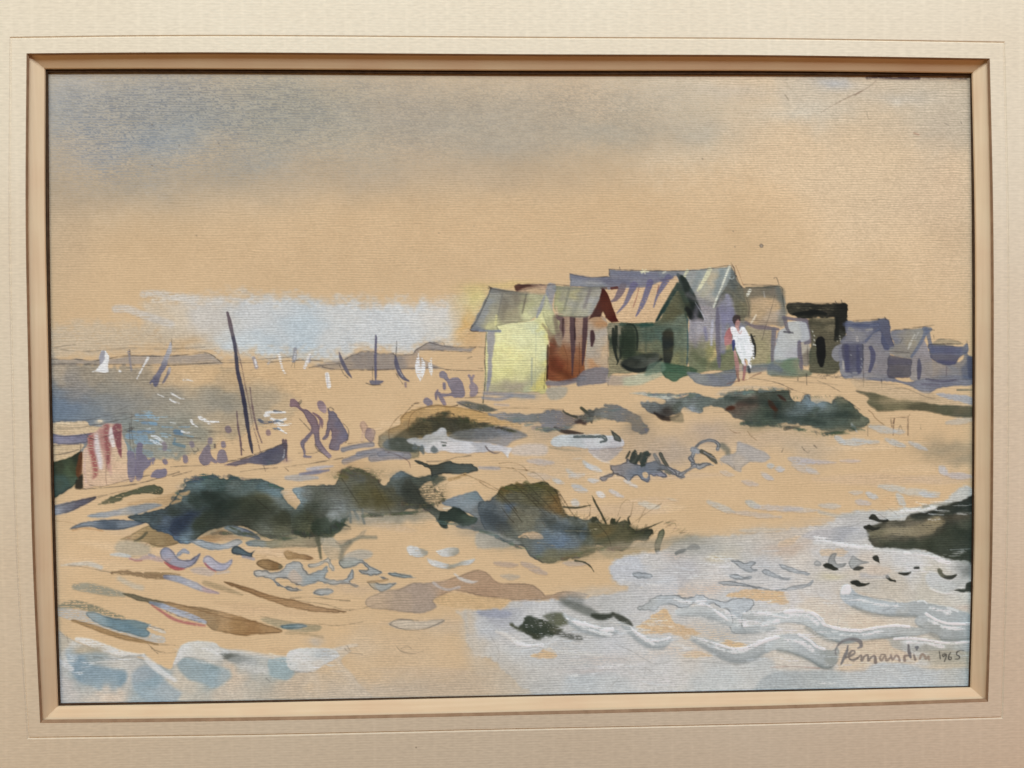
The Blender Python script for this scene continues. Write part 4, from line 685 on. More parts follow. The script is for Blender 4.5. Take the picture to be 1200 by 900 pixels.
# upper mid dune with dark top, ochre flank and white gouache
bush('ochre dune mound with a dark ragged top and white paint at its foot', lambda: (
    W([(444, 522), (444, 512), (449, 507), (457, 502), (468, 497), (469, 489), (476, 483), (488, 479), (500, 476), (515, 475), (535, 477), (555, 480), (575, 485), (600, 492), (612, 500), (600, 508), (560, 512), (500, 520), (490, 536), (470, 536), (452, 528)],
      [(470, 492, (196, 150, 86)), (500, 480, (206, 160, 94)), (540, 482, (206, 158, 88)), (580, 490, (206, 160, 96)), (452, 512, (166, 140, 100)), (455, 525, (140, 134, 112)), (480, 530, (150, 138, 104)), (465, 500, (160, 128, 80)), (600, 500, (206, 166, 112))], .9, soft=1.2, edge=.14),
    W([(478, 512), (481, 500), (486, 493), (497, 491), (507, 488), (514, 485), (524, 484), (526, 489), (545, 490), (556, 496), (575, 499), (600, 504), (590, 512), (540, 514), (520, 508), (505, 511), (490, 512)],
      [(490, 500, (76, 72, 50)), (515, 490, (58, 60, 42)), (505, 505, (60, 62, 48)), (540, 497, (54, 58, 44)), (560, 500, (80, 78, 58)), (530, 506, (62, 64, 54)), (590, 506, (110, 112, 100))], .93, soft=3.2, wob=1.6, mot=.14, gran=.4),
    W([(462, 512), (475, 503), (488, 502), (490, 515), (475, 518), (466, 517)], (88, 80, 54), .8, soft=2, dry=.25),
    W([(450, 518), (462, 513), (480, 514), (500, 522), (490, 530), (470, 530), (452, 526)], [(455, 519, (110, 120, 122)), (470, 522, (70, 80, 72)), (480, 526, (84, 92, 82)), (490, 520, (120, 130, 130))], .9, soft=1.6),
    W([(524, 512), (535, 506), (560, 502), (585, 499), (605, 503), (618, 511), (602, 516), (592, 524), (575, 520), (545, 518), (530, 518)], [(540, 510, (120, 122, 122)), (570, 510, (122, 126, 134)), (600, 508, (104, 112, 116)), (590, 518, (130, 136, 154)), (615, 511, (90, 96, 106))], .9, soft=1.6, mot=.2)))
begin('white_gouache', 'thick white paint trailing along the foot of the ochre mound')
W([(476, 516), (484, 513), (494, 514), (500, 510), (506, 508), (512, 505), (517, 501), (523, 503), (525, 511), (540, 516), (560, 518), (578, 520), (590, 523), (600, 525), (597, 532), (595, 537), (588, 530), (575, 529), (555, 531), (532, 531), (520, 528), (508, 531), (498, 530), (496, 524), (486, 522)],
  [(485, 516, (196, 198, 202)), (500, 514, (208, 208, 210)), (520, 508, (198, 200, 204)), (515, 518, (210, 208, 212)), (545, 524, (206, 206, 214)), (580, 524, (190, 190, 202)), (594, 531, (214, 214, 216)), (560, 521, (176, 178, 190)), (500, 527, (204, 204, 208))], .95, soft=1.1, mot=.1, h=.1, dry=.03)
end()
for p in ([(483, 525), (486, 519), (490, 524)], [(491, 527), (495, 521), (498, 530)], [(504, 528), (508, 522), (514, 528)]): W([*p, (p[1][0] + 1, p[2][1] + 3)], (104, 114, 114), .9, soft=1.2)
S([(517, 518), (523, 519)], 1.6, (70, 80, 72), .85, dry=.2); S([(519, 522), (522, 522)], 2.4, (70, 84, 74), .85, dry=.2); S([(569, 523, .8), (573, 528, 2), (580, 531, 1.6), (586, 530, .6)], 1.6, (110, 96, 96), .8)
W([(600, 525), (620, 520), (640, 522), (640, 532), (620, 534), (600, 532)], (196, 190, 192), .6, soft=2)
for p in ([(456, 514), (456, 504), (462, 494), (470, 486)], [(478, 505), (479, 495), (482, 486), (490, 480), (500, 477)], [(470, 491), (476, 483), (486, 473), (491, 472)], [(500, 476), (515, 475), (525, 477), (536, 475)]): L(p, 1, .6, (110, 80, 50))
# grey strip under the yellow hut
W([(535, 471), (545, 470), (556, 472), (570, 475), (583, 480), (575, 483), (560, 481), (545, 477)], [(540, 472, (150, 140, 140)), (555, 475, (80, 88, 76)), (565, 479, (90, 94, 84)), (578, 480, (160, 150, 150))], .9, soft=1.1, dry=.05)
L([(536, 471), (555, 480), (566, 483), (566, 478)], .9, .6)
bush('grey violet scrub trail running under the brown hut', lambda: (
    W([(572, 484), (590, 483), (605, 484), (620, 485), (633, 484), (640, 481), (655, 480), (662, 483), (678, 488), (690, 480), (708, 478), (710, 475), (722, 474.5), (735, 480), (748, 488), (757, 497), (760, 504), (752, 508), (742, 504), (738, 497), (720, 493), (695, 491), (690, 495), (678, 497), (664, 503), (650, 504), (638, 504), (633, 495), (615, 495), (595, 494), (575, 489)],
      [(580, 487, (146, 146, 150)), (600, 489, (122, 126, 126)), (620, 490, (118, 124, 122)), (640, 488, (118, 122, 132)), (650, 495, (124, 120, 126)), (638, 500, (134, 134, 150)), (670, 495, (128, 116, 110)), (700, 484, (118, 122, 120)), (725, 485, (116, 120, 124)), (750, 495, (112, 112, 112)), (750, 505, (120, 120, 120)), (690, 490, (84, 86, 78))], .92, soft=1.2, wob=1.1, edge=.1, dry=.05),
    S([(650, 501, 2), (660, 505, 5), (672, 507, 5), (683, 508, 1.5)], 4, (56, 44, 40), .9, soft=1), W([(673, 495), (680, 491), (687, 494), (686, 498), (678, 497)], (70, 52, 48), .85, soft=1.3), S([(660, 482), (667, 486), (676, 489)], 2.4, (70, 70, 56), .85), S([(681, 478), (686, 482), (690, 485)], 3.4, (64, 68, 52), .9), W([(690, 483), (697, 482), (695, 492), (693, 496), (690, 490)], (66, 66, 56), .85, soft=.9)))
S([(660, 480), (662, 484)], 1, (80, 80, 70), .6); L([(578, 480), (600, 478), (640, 479), (660, 480)], .8, .5, (110, 90, 66))
B(752, 497, 14, 14, (150, 130, 100), .5)
begin('white_gouache', 'pale blue white puddle of thick paint in the dune')
W([(646, 519), (650, 513), (660, 510), (680, 509), (705, 510), (722, 511), (731, 517), (729, 523), (715, 526), (690, 526), (665, 523), (650, 523)], [(655, 517, (192, 202, 206)), (680, 513, (176, 188, 194)), (700, 516, (200, 210, 214)), (720, 515, (194, 204, 212)), (690, 523, (196, 198, 206)), (725, 521, (190, 186, 196))], .94, soft=1.1, h=.09, dry=.03)
end()
W([(690, 526), (728, 524), (723, 534), (712, 541), (702, 538)], [(700, 530, (176, 172, 178)), (712, 536, (180, 172, 170)), (722, 528, (164, 156, 158))], .8, soft=1.4); S([(696, 534), (705, 540), (714, 542)], 2, (214, 204, 196), .7, soft=1)
S([(673, 512, 3), (685, 511.5, 4), (700, 512, 3), (707, 512, 5), (710, 516, 4), (704, 518, 3)], 2.8, (84, 98, 96), .9, dry=.08, edge=.2); W([(715, 503), (721, 507), (727, 513), (727, 517), (721, 516), (718, 511)], (92, 98, 88), .92, soft=.8, edge=.3)
S([(644, 524), (660, 527), (680, 528)], 2, (150, 136, 108), .6, soft=1.2)
bush('long dark green scrub bank with rust spots in front of the huts', lambda: (
    W([(738, 461), (752, 460), (770, 461), (785, 465), (800, 466), (812, 460), (820, 462), (840, 466), (858, 459), (880, 456), (905, 457), (923, 457), (926, 463), (929, 470), (938, 472), (942, 464), (947, 463), (951, 469), (957, 473), (964, 471), (975, 474), (978, 467), (986, 465), (994, 470), (1002, 477), (1010, 485), (1018, 493), (1012, 499), (998, 502), (985, 507), (972, 508), (958, 502), (940, 498), (925, 496), (910, 497), (895, 501), (880, 500), (872, 494), (860, 488), (850, 481), (838, 477), (825, 477), (822, 483), (814, 482), (806, 478), (800, 480), (795, 486), (780, 488), (768, 486), (756, 480), (750, 474), (752, 470), (765, 470), (775, 473), (781, 471), (775, 466), (760, 464)],
      [(748, 461, (204, 200, 174, .85)), (765, 463, (180, 186, 176, .9)), (780, 469, (110, 120, 122)), (757, 472, (128, 138, 150)), (765, 476, (90, 98, 100)), (785, 476, (60, 72, 64)), (775, 485, (48, 44, 42)), (800, 472, (96, 112, 112)), (818, 480, (140, 150, 160)), (830, 470, (88, 104, 100)), (850, 473, (76, 92, 88)), (868, 475, (84, 66, 56)), (870, 462, (110, 122, 112)), (890, 466, (62, 74, 66)), (905, 480, (44, 60, 56)), (890, 490, (54, 72, 62)), (915, 465, (72, 84, 74)), (935, 480, (84, 104, 108)), (945, 477, (108, 132, 146)), (965, 482, (78, 98, 94)), (985, 478, (62, 78, 66)), (980, 495, (52, 72, 66)), (1005, 488, (96, 104, 84)), (945, 492, (54, 74, 68)), (895, 498, (70, 90, 76)), (985, 467, (110, 108, 84))], .95, soft=1.2, edge=.1, wob=1, gran=.3, cj=7, dry=.02),
    S([(767, 484, 2), (775, 489, 5), (785, 491, 5), (795, 487, 3)], 4, (44, 36, 32), .9, soft=1.2), S([(852, 479, 3), (857, 478, 5), (860, 478, 3)], 5, (78, 32, 14), .9, soft=1.3), S([(866, 474), (880, 472)], 5, (74, 58, 50), .6, soft=2), S([(901, 470, 2), (904, 474, 6), (909, 480, 4)], 6, (84, 34, 14), .9, soft=1.3), S([(912, 463, 2), (916, 466, 4), (920, 469, 2)], 4, (62, 34, 24), .85, soft=1.3), S([(910, 480), (908, 488)], 4, (60, 50, 36), .6, soft=2)))
W([(786, 489), (798, 483), (801, 490), (799, 495), (788, 494)], (150, 132, 98), .85, soft=1.2)
W([(760, 462), (785, 462), (800, 464), (780, 467), (765, 465)], (196, 202, 186), .6, soft=1.6); W([(880, 456), (850, 461), (838, 464), (850, 455), (870, 452), (900, 453), (920, 455)], (196, 176, 146), .6, soft=1.4)
L([(939, 472), (941, 464), (946, 463), (950, 470), (950, 476)], 1, .6); L([(977, 472), (979, 466), (986, 465), (995, 471), (1008, 480)], 1, .6); L([(920, 457), (924, 456), (926, 468)], 1, .6); L([(955, 474), (958, 470), (965, 472)], .9, .55); L([(1018, 481), (1022, 484), (1026, 490), (1036, 498)], 1, .5, (120, 86, 56)); L([(876, 505), (880, 511), (887, 516)], .9, .5, (120, 80, 50)); L([(855, 503), (861, 507), (867, 507)], .9, .55, (120, 80, 50)); L([(836, 483), (855, 483)], .8, .4)
B(970, 508, 40, 5, (190, 160, 112), .6); B(890, 503, 20, 5, (176, 152, 110), .6)
# seaweed scrawls
SEA = (126, 134, 146)
bush('blue grey seaweed scrawl with dark spikes and a hole', lambda: (
    W([(714, 545), (724, 544), (732, 541), (736, 537), (742, 543), (752, 545), (762, 541), (770, 540), (776, 544), (782, 548), (792, 551), (800, 554), (802, 559), (796, 561), (786, 555), (778, 550), (770, 551), (778, 554), (781, 558), (775, 560), (766, 557), (761, 556), (761, 562), (757, 565), (751, 562), (747, 557), (742, 560), (736, 564), (732, 560), (722, 557), (716, 560), (709, 564), (701, 562), (704, 558), (713, 556), (718, 553)],
      [(720, 548, (140, 134, 136)), (735, 552, (128, 126, 134)), (740, 560, (130, 136, 148)), (755, 550, (110, 124, 144)), (770, 545, (112, 120, 128)), (790, 555, (146, 146, 152)), (775, 557, (138, 142, 164)), (708, 560, (140, 138, 152)), (757, 562, (116, 128, 146))], .93, soft=.8, edge=.35, wob=.9),
    W([(753, 555), (756, 553), (759, 555), (758, 560), (754, 559)], PAPER, .95, soft=.7),
    W([(741, 531), (746, 528), (748, 532), (755, 529), (760, 531), (763, 532), (758, 541), (753, 546), (749, 541), (744, 543), (738, 540)], (60, 70, 64), .9, soft=.8, dry=.08, wob=1),
    S([(738, 529, 1.6), (735, 535, 3.4), (733, 537, 1.4)], 3, (62, 66, 56), .92), S([(744, 528, 3), (742, 535, 6), (739, 540, 4)], 5, (60, 68, 60), .92, dry=.06), S([(751, 531, 3), (748, 538, 4), (745, 542, 2)], 5, (60, 70, 62), .92, dry=.06), S([(758, 531, 6), (755, 539, 6), (752, 546, 3)], 5, (58, 70, 64), .92, dry=.1), S([(774, 532, 4), (778, 540, 4.6), (784, 549, 2.6)], 4, (86, 90, 80), .9, edge=.2), S([(767, 533, 4), (771, 540, 5), (774, 545, 3)], 4, (128, 130, 130), .85, edge=.2), S([(781, 552), (785, 554)], 4.6, (112, 112, 100), .85)), 'seaweed')
bush('grey ring of seaweed with a dark leaf inside', lambda: (
    S([(841, 526, 4.6), (842, 521, 5), (837, 517, 4), (829, 516, 3.4), (821, 519, 3.4), (815, 525, 3.6), (812, 533, 5), (810, 538, 6)], 4, (150, 156, 164), .92, edge=.35), S([(812, 527, 7), (818, 529, 6)], 6, (158, 164, 172), .9, edge=.2), S([(809, 537, 6), (812, 541, 5)], 5, (146, 148, 152), .9, edge=.3),
    S([(812, 544, 5), (820, 547, 6), (828, 544, 5), (836, 545.5, 1.4)], 5, (146, 152, 160), .92, edge=.35, wob=.6), S([(814, 546, 5), (806, 551, 4.6), (798, 556, 6), (794, 558, 4), (788, 552, 4), (782, 548, 3)], 5, (150, 150, 154), .92, edge=.35, wob=.6),
    S([(822, 529, 5), (828, 532, 5), (835, 537, 7), (839, 542, 4)], 5, (80, 82, 72), .93, dry=.05)), 'seaweed')
W([(843, 540), (850, 533), (862, 530), (864, 518), (872, 520), (885, 525), (897, 530), (902, 537), (893, 542), (880, 541), (870, 547), (868, 553), (862, 552), (855, 546)], [(850, 538, (166, 164, 164)), (870, 528, (164, 164, 168)), (890, 535, (172, 170, 172)), (866, 545, (180, 170, 160))], .8, soft=1.3, edge=.08)
S([(846, 522), (852, 527), (853, 530)], 7, (104, 110, 100), .7, soft=2); L([(853, 544), (861, 550), (860, 546)], .9, .5); S([(825, 530), (843, 541), (846, 545)], 1.2, (160, 160, 166), .7)
for a in ((940, 524, 943, 528), (954, 522, 957, 525), (918, 525, 916, 530), (935, 539, 936, 540)): L([(a[0], a[1]), (a[2], a[3])], 1.4, .6)
L([(941, 526), (946, 530), (949, 529)], 1, .5)
# posts and pencil scaffolding on the right
for p in ([(1048, 490), (1047, 500), (1046.6, 510)], [(1047, 496), (1049, 490), (1056, 489), (1063, 489), (1066, 486)], [(1064, 490), (1064, 510)], [(1035, 490), (1048, 490)], [(1044, 492), (1045, 500)]): L(p, 1.5 if p[0][0] != 1035 else .8, .6, (110, 80, 62))
L([(1052, 507), (1055, 499), (1057, 503), (1059, 507)], .8, .45); L([(1049, 520), (1050, 530)], .9, .5, (130, 90, 60)); L([(1017, 500), (1017, 511)], .9, .5); L([(1079, 497), (1079, 503)], .8, .4)
# light strokes of gouache on the sand
LB = (178, 188, 194); LL = (190, 178, 182)
for x0, y0, x1, y1, w, c, a in ((619, 540, 648, 542, 7, (184, 176, 178), .7), (620, 556, 650, 560, 8, (200, 180, 160), .6), (684, 541, 692, 549, 5, LB, .8), (688, 545, 704, 552, 7, (196, 202, 208), .85), (664, 550, 674, 558, 5, LB, .55), (672, 538, 680, 537, 3, (190, 186, 178), .5), (668, 558, 684, 556, 6, (200, 192, 184), .7), (648, 562, 660, 566, 7, (190, 194, 198), .75), (690, 562, 702, 563, 6, (192, 200, 210), .8),
        (671, 569, 688, 575, 8, (186, 192, 198), .85), (700, 577, 708, 581, 7, (212, 210, 210), .85), (715, 575, 730, 582, 6, (198, 194, 196), .8), (671, 587, 678, 590, 9, (190, 194, 196), .8), (732, 563, 746, 570, 5, (206, 200, 196), .85), (750, 590, 772, 594, 8, (194, 192, 180), .7), (900, 545, 906, 546, 6, LB, .8), (910, 549, 918, 550, 7, (188, 192, 200), .8), (893, 555, 906, 562, 6, (188, 186, 190), .75), (870, 564, 888, 568, 7, (186, 174, 172), .7),
        (845, 553, 860, 557, 6, (190, 178, 170), .6), (925, 537, 955, 542, 9, (180, 178, 184), .75), (930, 545, 955, 552, 10, (190, 182, 178), .6), (980, 512, 990, 520, 7, LB, .8), (985, 518, 1020, 518, 8, (182, 188, 190), .8), (998, 497, 1004, 506, 3, (190, 196, 200), .85), (1020, 500, 1050, 506, 9, (180, 184, 184), .75), (1048, 505, 1060, 506, 6, (184, 188, 190), .6), (1038, 515, 1060, 523, 7, (180, 186, 188), .75), (1066, 518, 1086, 527, 6, (184, 186, 188), .75), (1110, 495, 1139, 492, 8, (186, 180, 170), .7), (1000, 515, 1030, 518, 5, (184, 186, 184), .7),
        (940, 540, 980, 542, 6, (186, 178, 186), .7), (985, 540, 1008, 540, 4, (190, 176, 182), .6), (945, 550, 960, 555, 6, (186, 184, 186), .6), (1102, 548, 1110, 555, 9, (190, 190, 196), .85), (1108, 556, 1139, 558, 8, (190, 180, 182), .8), (1030, 570, 1060, 572, 8, (190, 194, 190), .75), (1016, 578, 1028, 583, 7, (186, 192, 198), .8), (1055, 575, 1100, 579, 10, (190, 190, 182), .75), (1078, 578, 1100, 582, 6, (184, 190, 196), .8), (1052, 580, 1060, 592, 9, (184, 190, 190), .8), (995, 577, 1010, 577, 5, (190, 190, 190), .6), (1004, 588, 1020, 590, 7, (186, 182, 190), .7),
        (960, 592, 985, 593, 7, (188, 188, 186), .7), (920, 597, 960, 598, 5, (192, 184, 176), .7), (830, 588, 860, 600, 8, (188, 186, 178), .75), (860, 600, 915, 606, 6, (190, 178, 170), .65), (875, 588, 890, 594, 8, (176, 184, 184), .8), (885, 594, 940, 596, 7, (188, 180, 178), .75), (868, 622, 920, 620, 6, (190, 186, 176), .75), (580, 660, 606, 662, 6, (176, 152, 138), .7), (612, 660, 640, 672, 8, (176, 156, 146), .7), (588, 675, 608, 676, 7, (168, 160, 148), .7), (660, 660, 690, 660, 6, (180, 166, 160), .6), (782, 584, 792, 586, 4, (200, 190, 168), .5)):
    begin('sand_dab')
    S([(x0, y0, w * .5), ((x0 * 2 + x1) / 3, (y0 * 2 + y1) / 3 + w * .06, w), ((x0 + 2 * x1) / 3, (y0 + 2 * y1) / 3 + w * .08, w * .9), (x1, y1, w * .4)], w, c, a, soft=1.3, dry=.1, wob=.5, h=.04, mot=.15)
end()
# ------------------------------------------------------------------ dark scrub of the middle ground
W([(60, 594), (75, 590), (95, 585), (112, 582), (108, 588), (95, 594), (80, 600), (60, 604)], [(66, 600, (150, 160, 176)), (80, 596, (110, 116, 134)), (95, 590, (84, 84, 110)), (105, 585, (80, 76, 90))], .93, soft=.9, edge=.2)
W([(114, 592), (122, 586), (140, 578), (160, 572), (175, 569), (188, 570), (191, 577), (185, 579), (170, 578), (150, 582), (130, 590)], [(125, 589, (116, 112, 82)), (150, 580, (92, 98, 72)), (175, 574, (84, 92, 70)), (188, 575, (80, 80, 56))], .94, soft=.8, dry=.1, edge=.15, wob=.8)
L([(62, 596), (80, 590), (110, 583), (125, 580), (150, 574)], .9, .55); L([(100, 587), (118, 583)], .7, .4)
W([(150, 590), (180, 584), (205, 577), (212, 580), (200, 590), (180, 598), (160, 596)], (200, 158, 106), .7, soft=2)
W([(102, 605), (115, 601), (135, 598), (150, 594), (175, 590), (190, 592), (175, 598), (160, 603), (140, 604), (120, 607)], [(108, 605, (140, 156, 172)), (140, 600, (156, 164, 176)), (165, 594, (140, 152, 164)), (150, 602, (196, 186, 166))], .9, soft=1.2, edge=.12)
W([(82, 620), (92, 614), (110, 610), (140, 609), (165, 611), (172, 612), (158, 617), (140, 621), (118, 620), (108, 617), (96, 618)], [(88, 619, (92, 106, 118)), (110, 613, (130, 146, 164)), (130, 618, (66, 88, 112)), (150, 613, (110, 128, 148)), (165, 612, (80, 96, 116))], .95, soft=.9, edge=.25)
S([(85, 621), (100, 619), (120, 622)], 2, (190, 134, 80), .6, soft=1.2)
W([(140, 632), (155, 626), (170, 617), (185, 616), (200, 621), (206, 630), (212, 634), (200, 640), (185, 641), (172, 636), (155, 634)], [(150, 628, (190, 156, 106)), (165, 622, (166, 138, 90)), (180, 626, (150, 124, 80)), (195, 632, (144, 116, 74)), (185, 638, (156, 130, 86))], .92, soft=1, edge=.15)
S([(158, 634), (166, 630), (172, 624)], 3, (90, 90, 70), .8, dry=.1); W([(140, 634), (160, 634), (175, 640), (172, 650), (150, 652), (135, 645)], (176, 166, 142), .75, soft=2.4)
m1 = bush('large dark green scrub bush with blue tips in the left foreground', lambda: (
    W([(150, 606), (165, 602), (180, 598), (196, 594), (204, 586), (206, 580), (217, 570), (220, 565), (232, 562), (242, 558), (252, 557), (258, 560), (266, 561), (272, 559), (279, 560), (285, 563), (300, 561), (310, 563), (322, 567), (333, 572), (328, 577), (334, 584), (340, 592), (346, 597), (360, 600), (360, 622), (340, 628), (318, 632), (305, 627), (290, 619), (272, 617), (258, 619), (244, 622), (232, 630), (226, 636), (212, 636), (204, 632), (198, 626), (180, 620), (174, 614), (160, 610)],
      [(222, 567, (78, 98, 104)), (235, 572, (84, 112, 118)), (247, 562, (78, 104, 104)), (262, 566, (66, 92, 92)), (245, 585, (44, 58, 54)), (258, 592, (34, 48, 42)), (285, 585, (40, 54, 46)), (285, 568, (96, 114, 112)), (300, 568, (84, 106, 106)), (318, 570, (66, 96, 106)), (328, 578, (90, 120, 130)), (325, 590, (112, 128, 128)), (310, 585, (92, 92, 62)), (300, 600, (58, 66, 52)), (285, 612, (62, 66, 56)), (330, 610, (72, 76, 56)), (250, 608, (44, 56, 50)), (222, 592, (58, 76, 72)), (210, 592, (96, 116, 120)), (200, 606, (52, 66, 62)), (185, 606, (60, 78, 86)), (170, 608, (72, 92, 98)), (195, 614, (66, 88, 112)), (208, 622, (38, 54, 82)), (218, 618, (42, 58, 84)), (205, 630, (92, 120, 150)), (222, 632, (110, 140, 160)), (240, 618, (50, 62, 50)), (345, 620, (90, 92, 66)), (320, 625, (100, 108, 98))], .96, soft=.9, edge=.18, wob=.8, gran=.3, cj=7),
    S([(246, 575), (262, 570), (275, 572)], 3, (120, 140, 142), .4, soft=2, dry=.3), B(262, 592, 50, 18, (26, 42, 36), .62, dry=.1), B(290, 575, 30, 5, (110, 128, 128), .4, -20), B(322, 586, 8, 5, (150, 162, 164), .6, 30), B(345, 606, 40, 13, (52, 58, 44), .7), B(300, 590, 26, 10, (70, 74, 52), .5)))
W([(201, 590), (206, 585), (210, 578), (222, 575), (220, 580), (214, 582), (212, 588), (204, 590)], (200, 158, 104), .85, soft=1)
W([(262, 619), (268, 616), (280, 617), (294, 622), (304, 629), (304, 633), (292, 630), (278, 627), (270, 623)], [(275, 619, (120, 140, 150)), (290, 626, (96, 112, 146)), (300, 630, (90, 110, 134))], .92, soft=1, edge=.2)
W([(232, 631), (245, 626), (258, 621), (266, 622), (275, 628), (285, 630), (280, 634), (262, 634), (245, 636)], [(240, 630, (186, 140, 86)), (258, 623, (178, 130, 78)), (270, 630, (212, 160, 112))], .8, soft=1.1, dry=.08)
W([(222, 634), (235, 632), (248, 636), (262, 637), (272, 633), (281, 632), (284, 636), (275, 641), (262, 644), (245, 644), (232, 640)], [(230, 635, (160, 174, 184)), (250, 640, (150, 168, 184)), (275, 636, (170, 178, 186))], .9, soft=.9, edge=.22)
W([(288, 635), (300, 632), (315, 634), (330, 628), (350, 624), (372, 622), (380, 630), (376, 640), (362, 642), (340, 641), (318, 642), (300, 641), (291, 640)], [(294, 637, (110, 132, 146)), (310, 636, (136, 148, 146)), (330, 634, (142, 138, 106)), (345, 624, (150, 142, 106)), (360, 634, (150, 136, 106)), (372, 626, (120, 116, 92)), (340, 640, (166, 150, 116))], .93, soft=1.1, edge=.18)
m2 = bush('broad olive and teal scrub bush sprawling across the centre left', lambda: (
    W([(343, 574), (352, 571), (365, 569), (380, 568), (392, 568), (396, 560), (398, 553), (406, 550), (418, 550), (430, 554), (440, 560), (449, 569), (455, 565), (461, 558), (470, 553), (480, 555), (488, 560), (498, 557), (508, 556), (514, 558), (508, 563), (497, 567), (491, 574), (494, 582), (502, 590), (514, 598), (524, 599), (530, 594), (538, 596), (548, 603), (558, 606), (561, 611), (553, 616), (540, 615), (530, 611), (521, 610), (524, 618), (517, 617), (511, 609), (503, 601), (492, 596), (478, 598), (466, 602), (452, 603), (440, 604), (425, 601), (410, 599), (405, 606), (404, 614), (396, 620), (385, 625), (370, 628), (352, 628), (342, 618), (340, 604), (346, 598), (352, 590), (347, 582)],
      [(350, 574, (120, 148, 160)), (362, 576, (96, 106, 104)), (368, 590, (66, 76, 64)), (360, 605, (70, 74, 54)), (380, 600, (62, 68, 58)), (395, 575, (84, 92, 88)), (402, 558, (104, 98, 62)), (415, 558, (78, 90, 92)), (415, 572, (76, 84, 72)), (430, 565, (76, 76, 54)), (425, 585, (90, 90, 62)), (445, 585, (78, 72, 40)), (455, 595, (92, 88, 62)), (465, 575, (62, 66, 50)), (470, 558, (88, 108, 116)), (480, 565, (60, 76, 76)), (490, 572, (50, 58, 54)), (500, 560, (58, 74, 70)), (485, 590, (70, 74, 68)), (505, 597, (50, 62, 54)), (535, 606, (36, 50, 42)), (552, 610, (44, 62, 50)), (520, 612, (46, 64, 58)), (400, 596, (110, 120, 120)), (375, 618, (54, 66, 48)), (390, 615, (62, 76, 60)), (355, 622, (84, 88, 64)), (440, 602, (120, 120, 108))], .95, soft=1.0, edge=.14, wob=.9, gran=.32, cj=8),
    B(412, 556, 16, 6, (110, 92, 56), .5, dry=.3), B(425, 556, 36, 10, (76, 76, 54), .5, dry=.45), B(455, 590, 26, 10, (80, 72, 40), .4), S([(545, 608), (552, 611)], 6, (88, 106, 86), .6, soft=2, dry=.2)))
B(500, 575, 14, 16, (88, 84, 62), .75, dry=.5); B(515, 580, 8, 14, (110, 100, 70), .7, dry=.55); B(500, 585, 8, 8, (80, 80, 64), .6, dry=.4); B(470, 606, 50, 7, (150, 150, 140), .6); B(400, 603, 16, 8, (150, 156, 152), .6)
W([(388, 603), (395, 600), (400, 610), (392, 612)], (160, 168, 168), .7, soft=1.5)
for p in ([(415, 598), (418, 604), (420, 608)], [(425, 597), (425, 606), (427, 613)], [(410, 600), (411, 612)], [(395, 612), (404, 608), (409, 604)]): S(p, 3, (96, 110, 112), .75, soft=1)
bush('dark teal leaf shaped tuft above the centre bush', lambda: (
    W([(486, 540), (496, 542), (506, 545), (520, 541), (528, 541), (540, 543), (553, 545), (560, 548), (556, 552), (540, 555), (522, 555), (510, 557), (505, 560), (505, 552), (498, 547)], [(500, 545, (64, 72, 64)), (525, 546, (62, 78, 78)), (550, 549, (72, 84, 80)), (540, 548, (70, 84, 82)), (510, 555, (60, 70, 66))], .95, soft=.8, edge=.25, wob=.9),))
W([(505, 560), (510, 558), (520, 558), (524, 562), (515, 566), (508, 570)], (70, 80, 68), .85, soft=1.6, dry=.1); S([(526, 562), (535, 560), (545, 556)], 4, (184, 142, 84), .8, soft=1, dry=.15); L([(545, 556), (530, 562), (522, 568)], .9, .5, (110, 80, 50))
for x0, y0, x1, y1, w in ((402, 527, 436, 521, 6), (404, 541, 440, 530, 7), (420, 532, 448, 528, 6), (436, 537, 478, 534, 9), (445, 532, 470, 533, 7)):
    S([(x0, y0), ((x0 + x1) / 2, (y0 + y1) / 2 - 1), (x1, y1)], w, [(x0, y0, (136, 136, 150)), (x1, y1, (146, 142, 152))], .88, soft=1, edge=.12)
L([(455, 530), (465, 533), (478, 540), (481, 548)], 1, .6, (100, 66, 70)); L([(500, 541), (520, 540), (535, 536), (552, 534)], 1, .55); L([(560, 547), (575, 548), (590, 548)], .9, .5); S([(562, 548), (585, 549)], 4, (170, 166, 172), .7, soft=1.2)
for p in ([(540, 555), (555, 560), (570, 570), (582, 575)], [(555, 560), (570, 566), (584, 574)], [(585, 543), (600, 542), (612, 546), (617, 551)], [(585, 547), (600, 549), (618, 551)], [(600, 548), (612, 556), (618, 562)]): L(p, .9, .5, (110, 80, 50))
for x0, y0, x1, y1, w, c in ((352, 556, 385, 551, 5, (108, 108, 150)), (336, 560, 372, 560, 8, (166, 164, 164)), (360, 550, 390, 546, 4, (176, 176, 192))): S([(x0, y0, w * .7), ((x0 + x1) / 2, (y0 + y1) / 2, w), (x1, y1, w * .4)], w, c, .85, soft=1.2, h=.04)
B(415, 545, 25, 6, (206, 160, 106), .6)
# blue patch and grassy mound
W([(518, 590), (526, 584), (540, 580), (552, 577), (558, 576), (565, 583), (572, 590), (582, 594), (584, 625), (570, 624), (552, 621), (535, 617), (545, 612), (555, 606), (540, 598)], [(530, 588, (120, 140, 158)), (550, 582, (112, 138, 152)), (545, 595, (124, 144, 158)), (565, 600, (100, 112, 120)), (575, 610, (86, 92, 92)), (555, 618, (96, 104, 106)), (572, 620, (92, 102, 106))], .93, soft=1, edge=.14)
W([(516, 600), (524, 599), (531, 594), (540, 597), (551, 604), (560, 607), (557, 613), (545, 617), (532, 612), (526, 612), (521, 618), (514, 612)], [(525, 603, (50, 62, 52)), (540, 603, (40, 54, 46)), (552, 610, (70, 88, 72)), (519, 612, (42, 56, 48))], .93, soft=.9, edge=.15)
S([(520, 596), (528, 595)], 2.4, (206, 196, 170), .7, dry=.2)
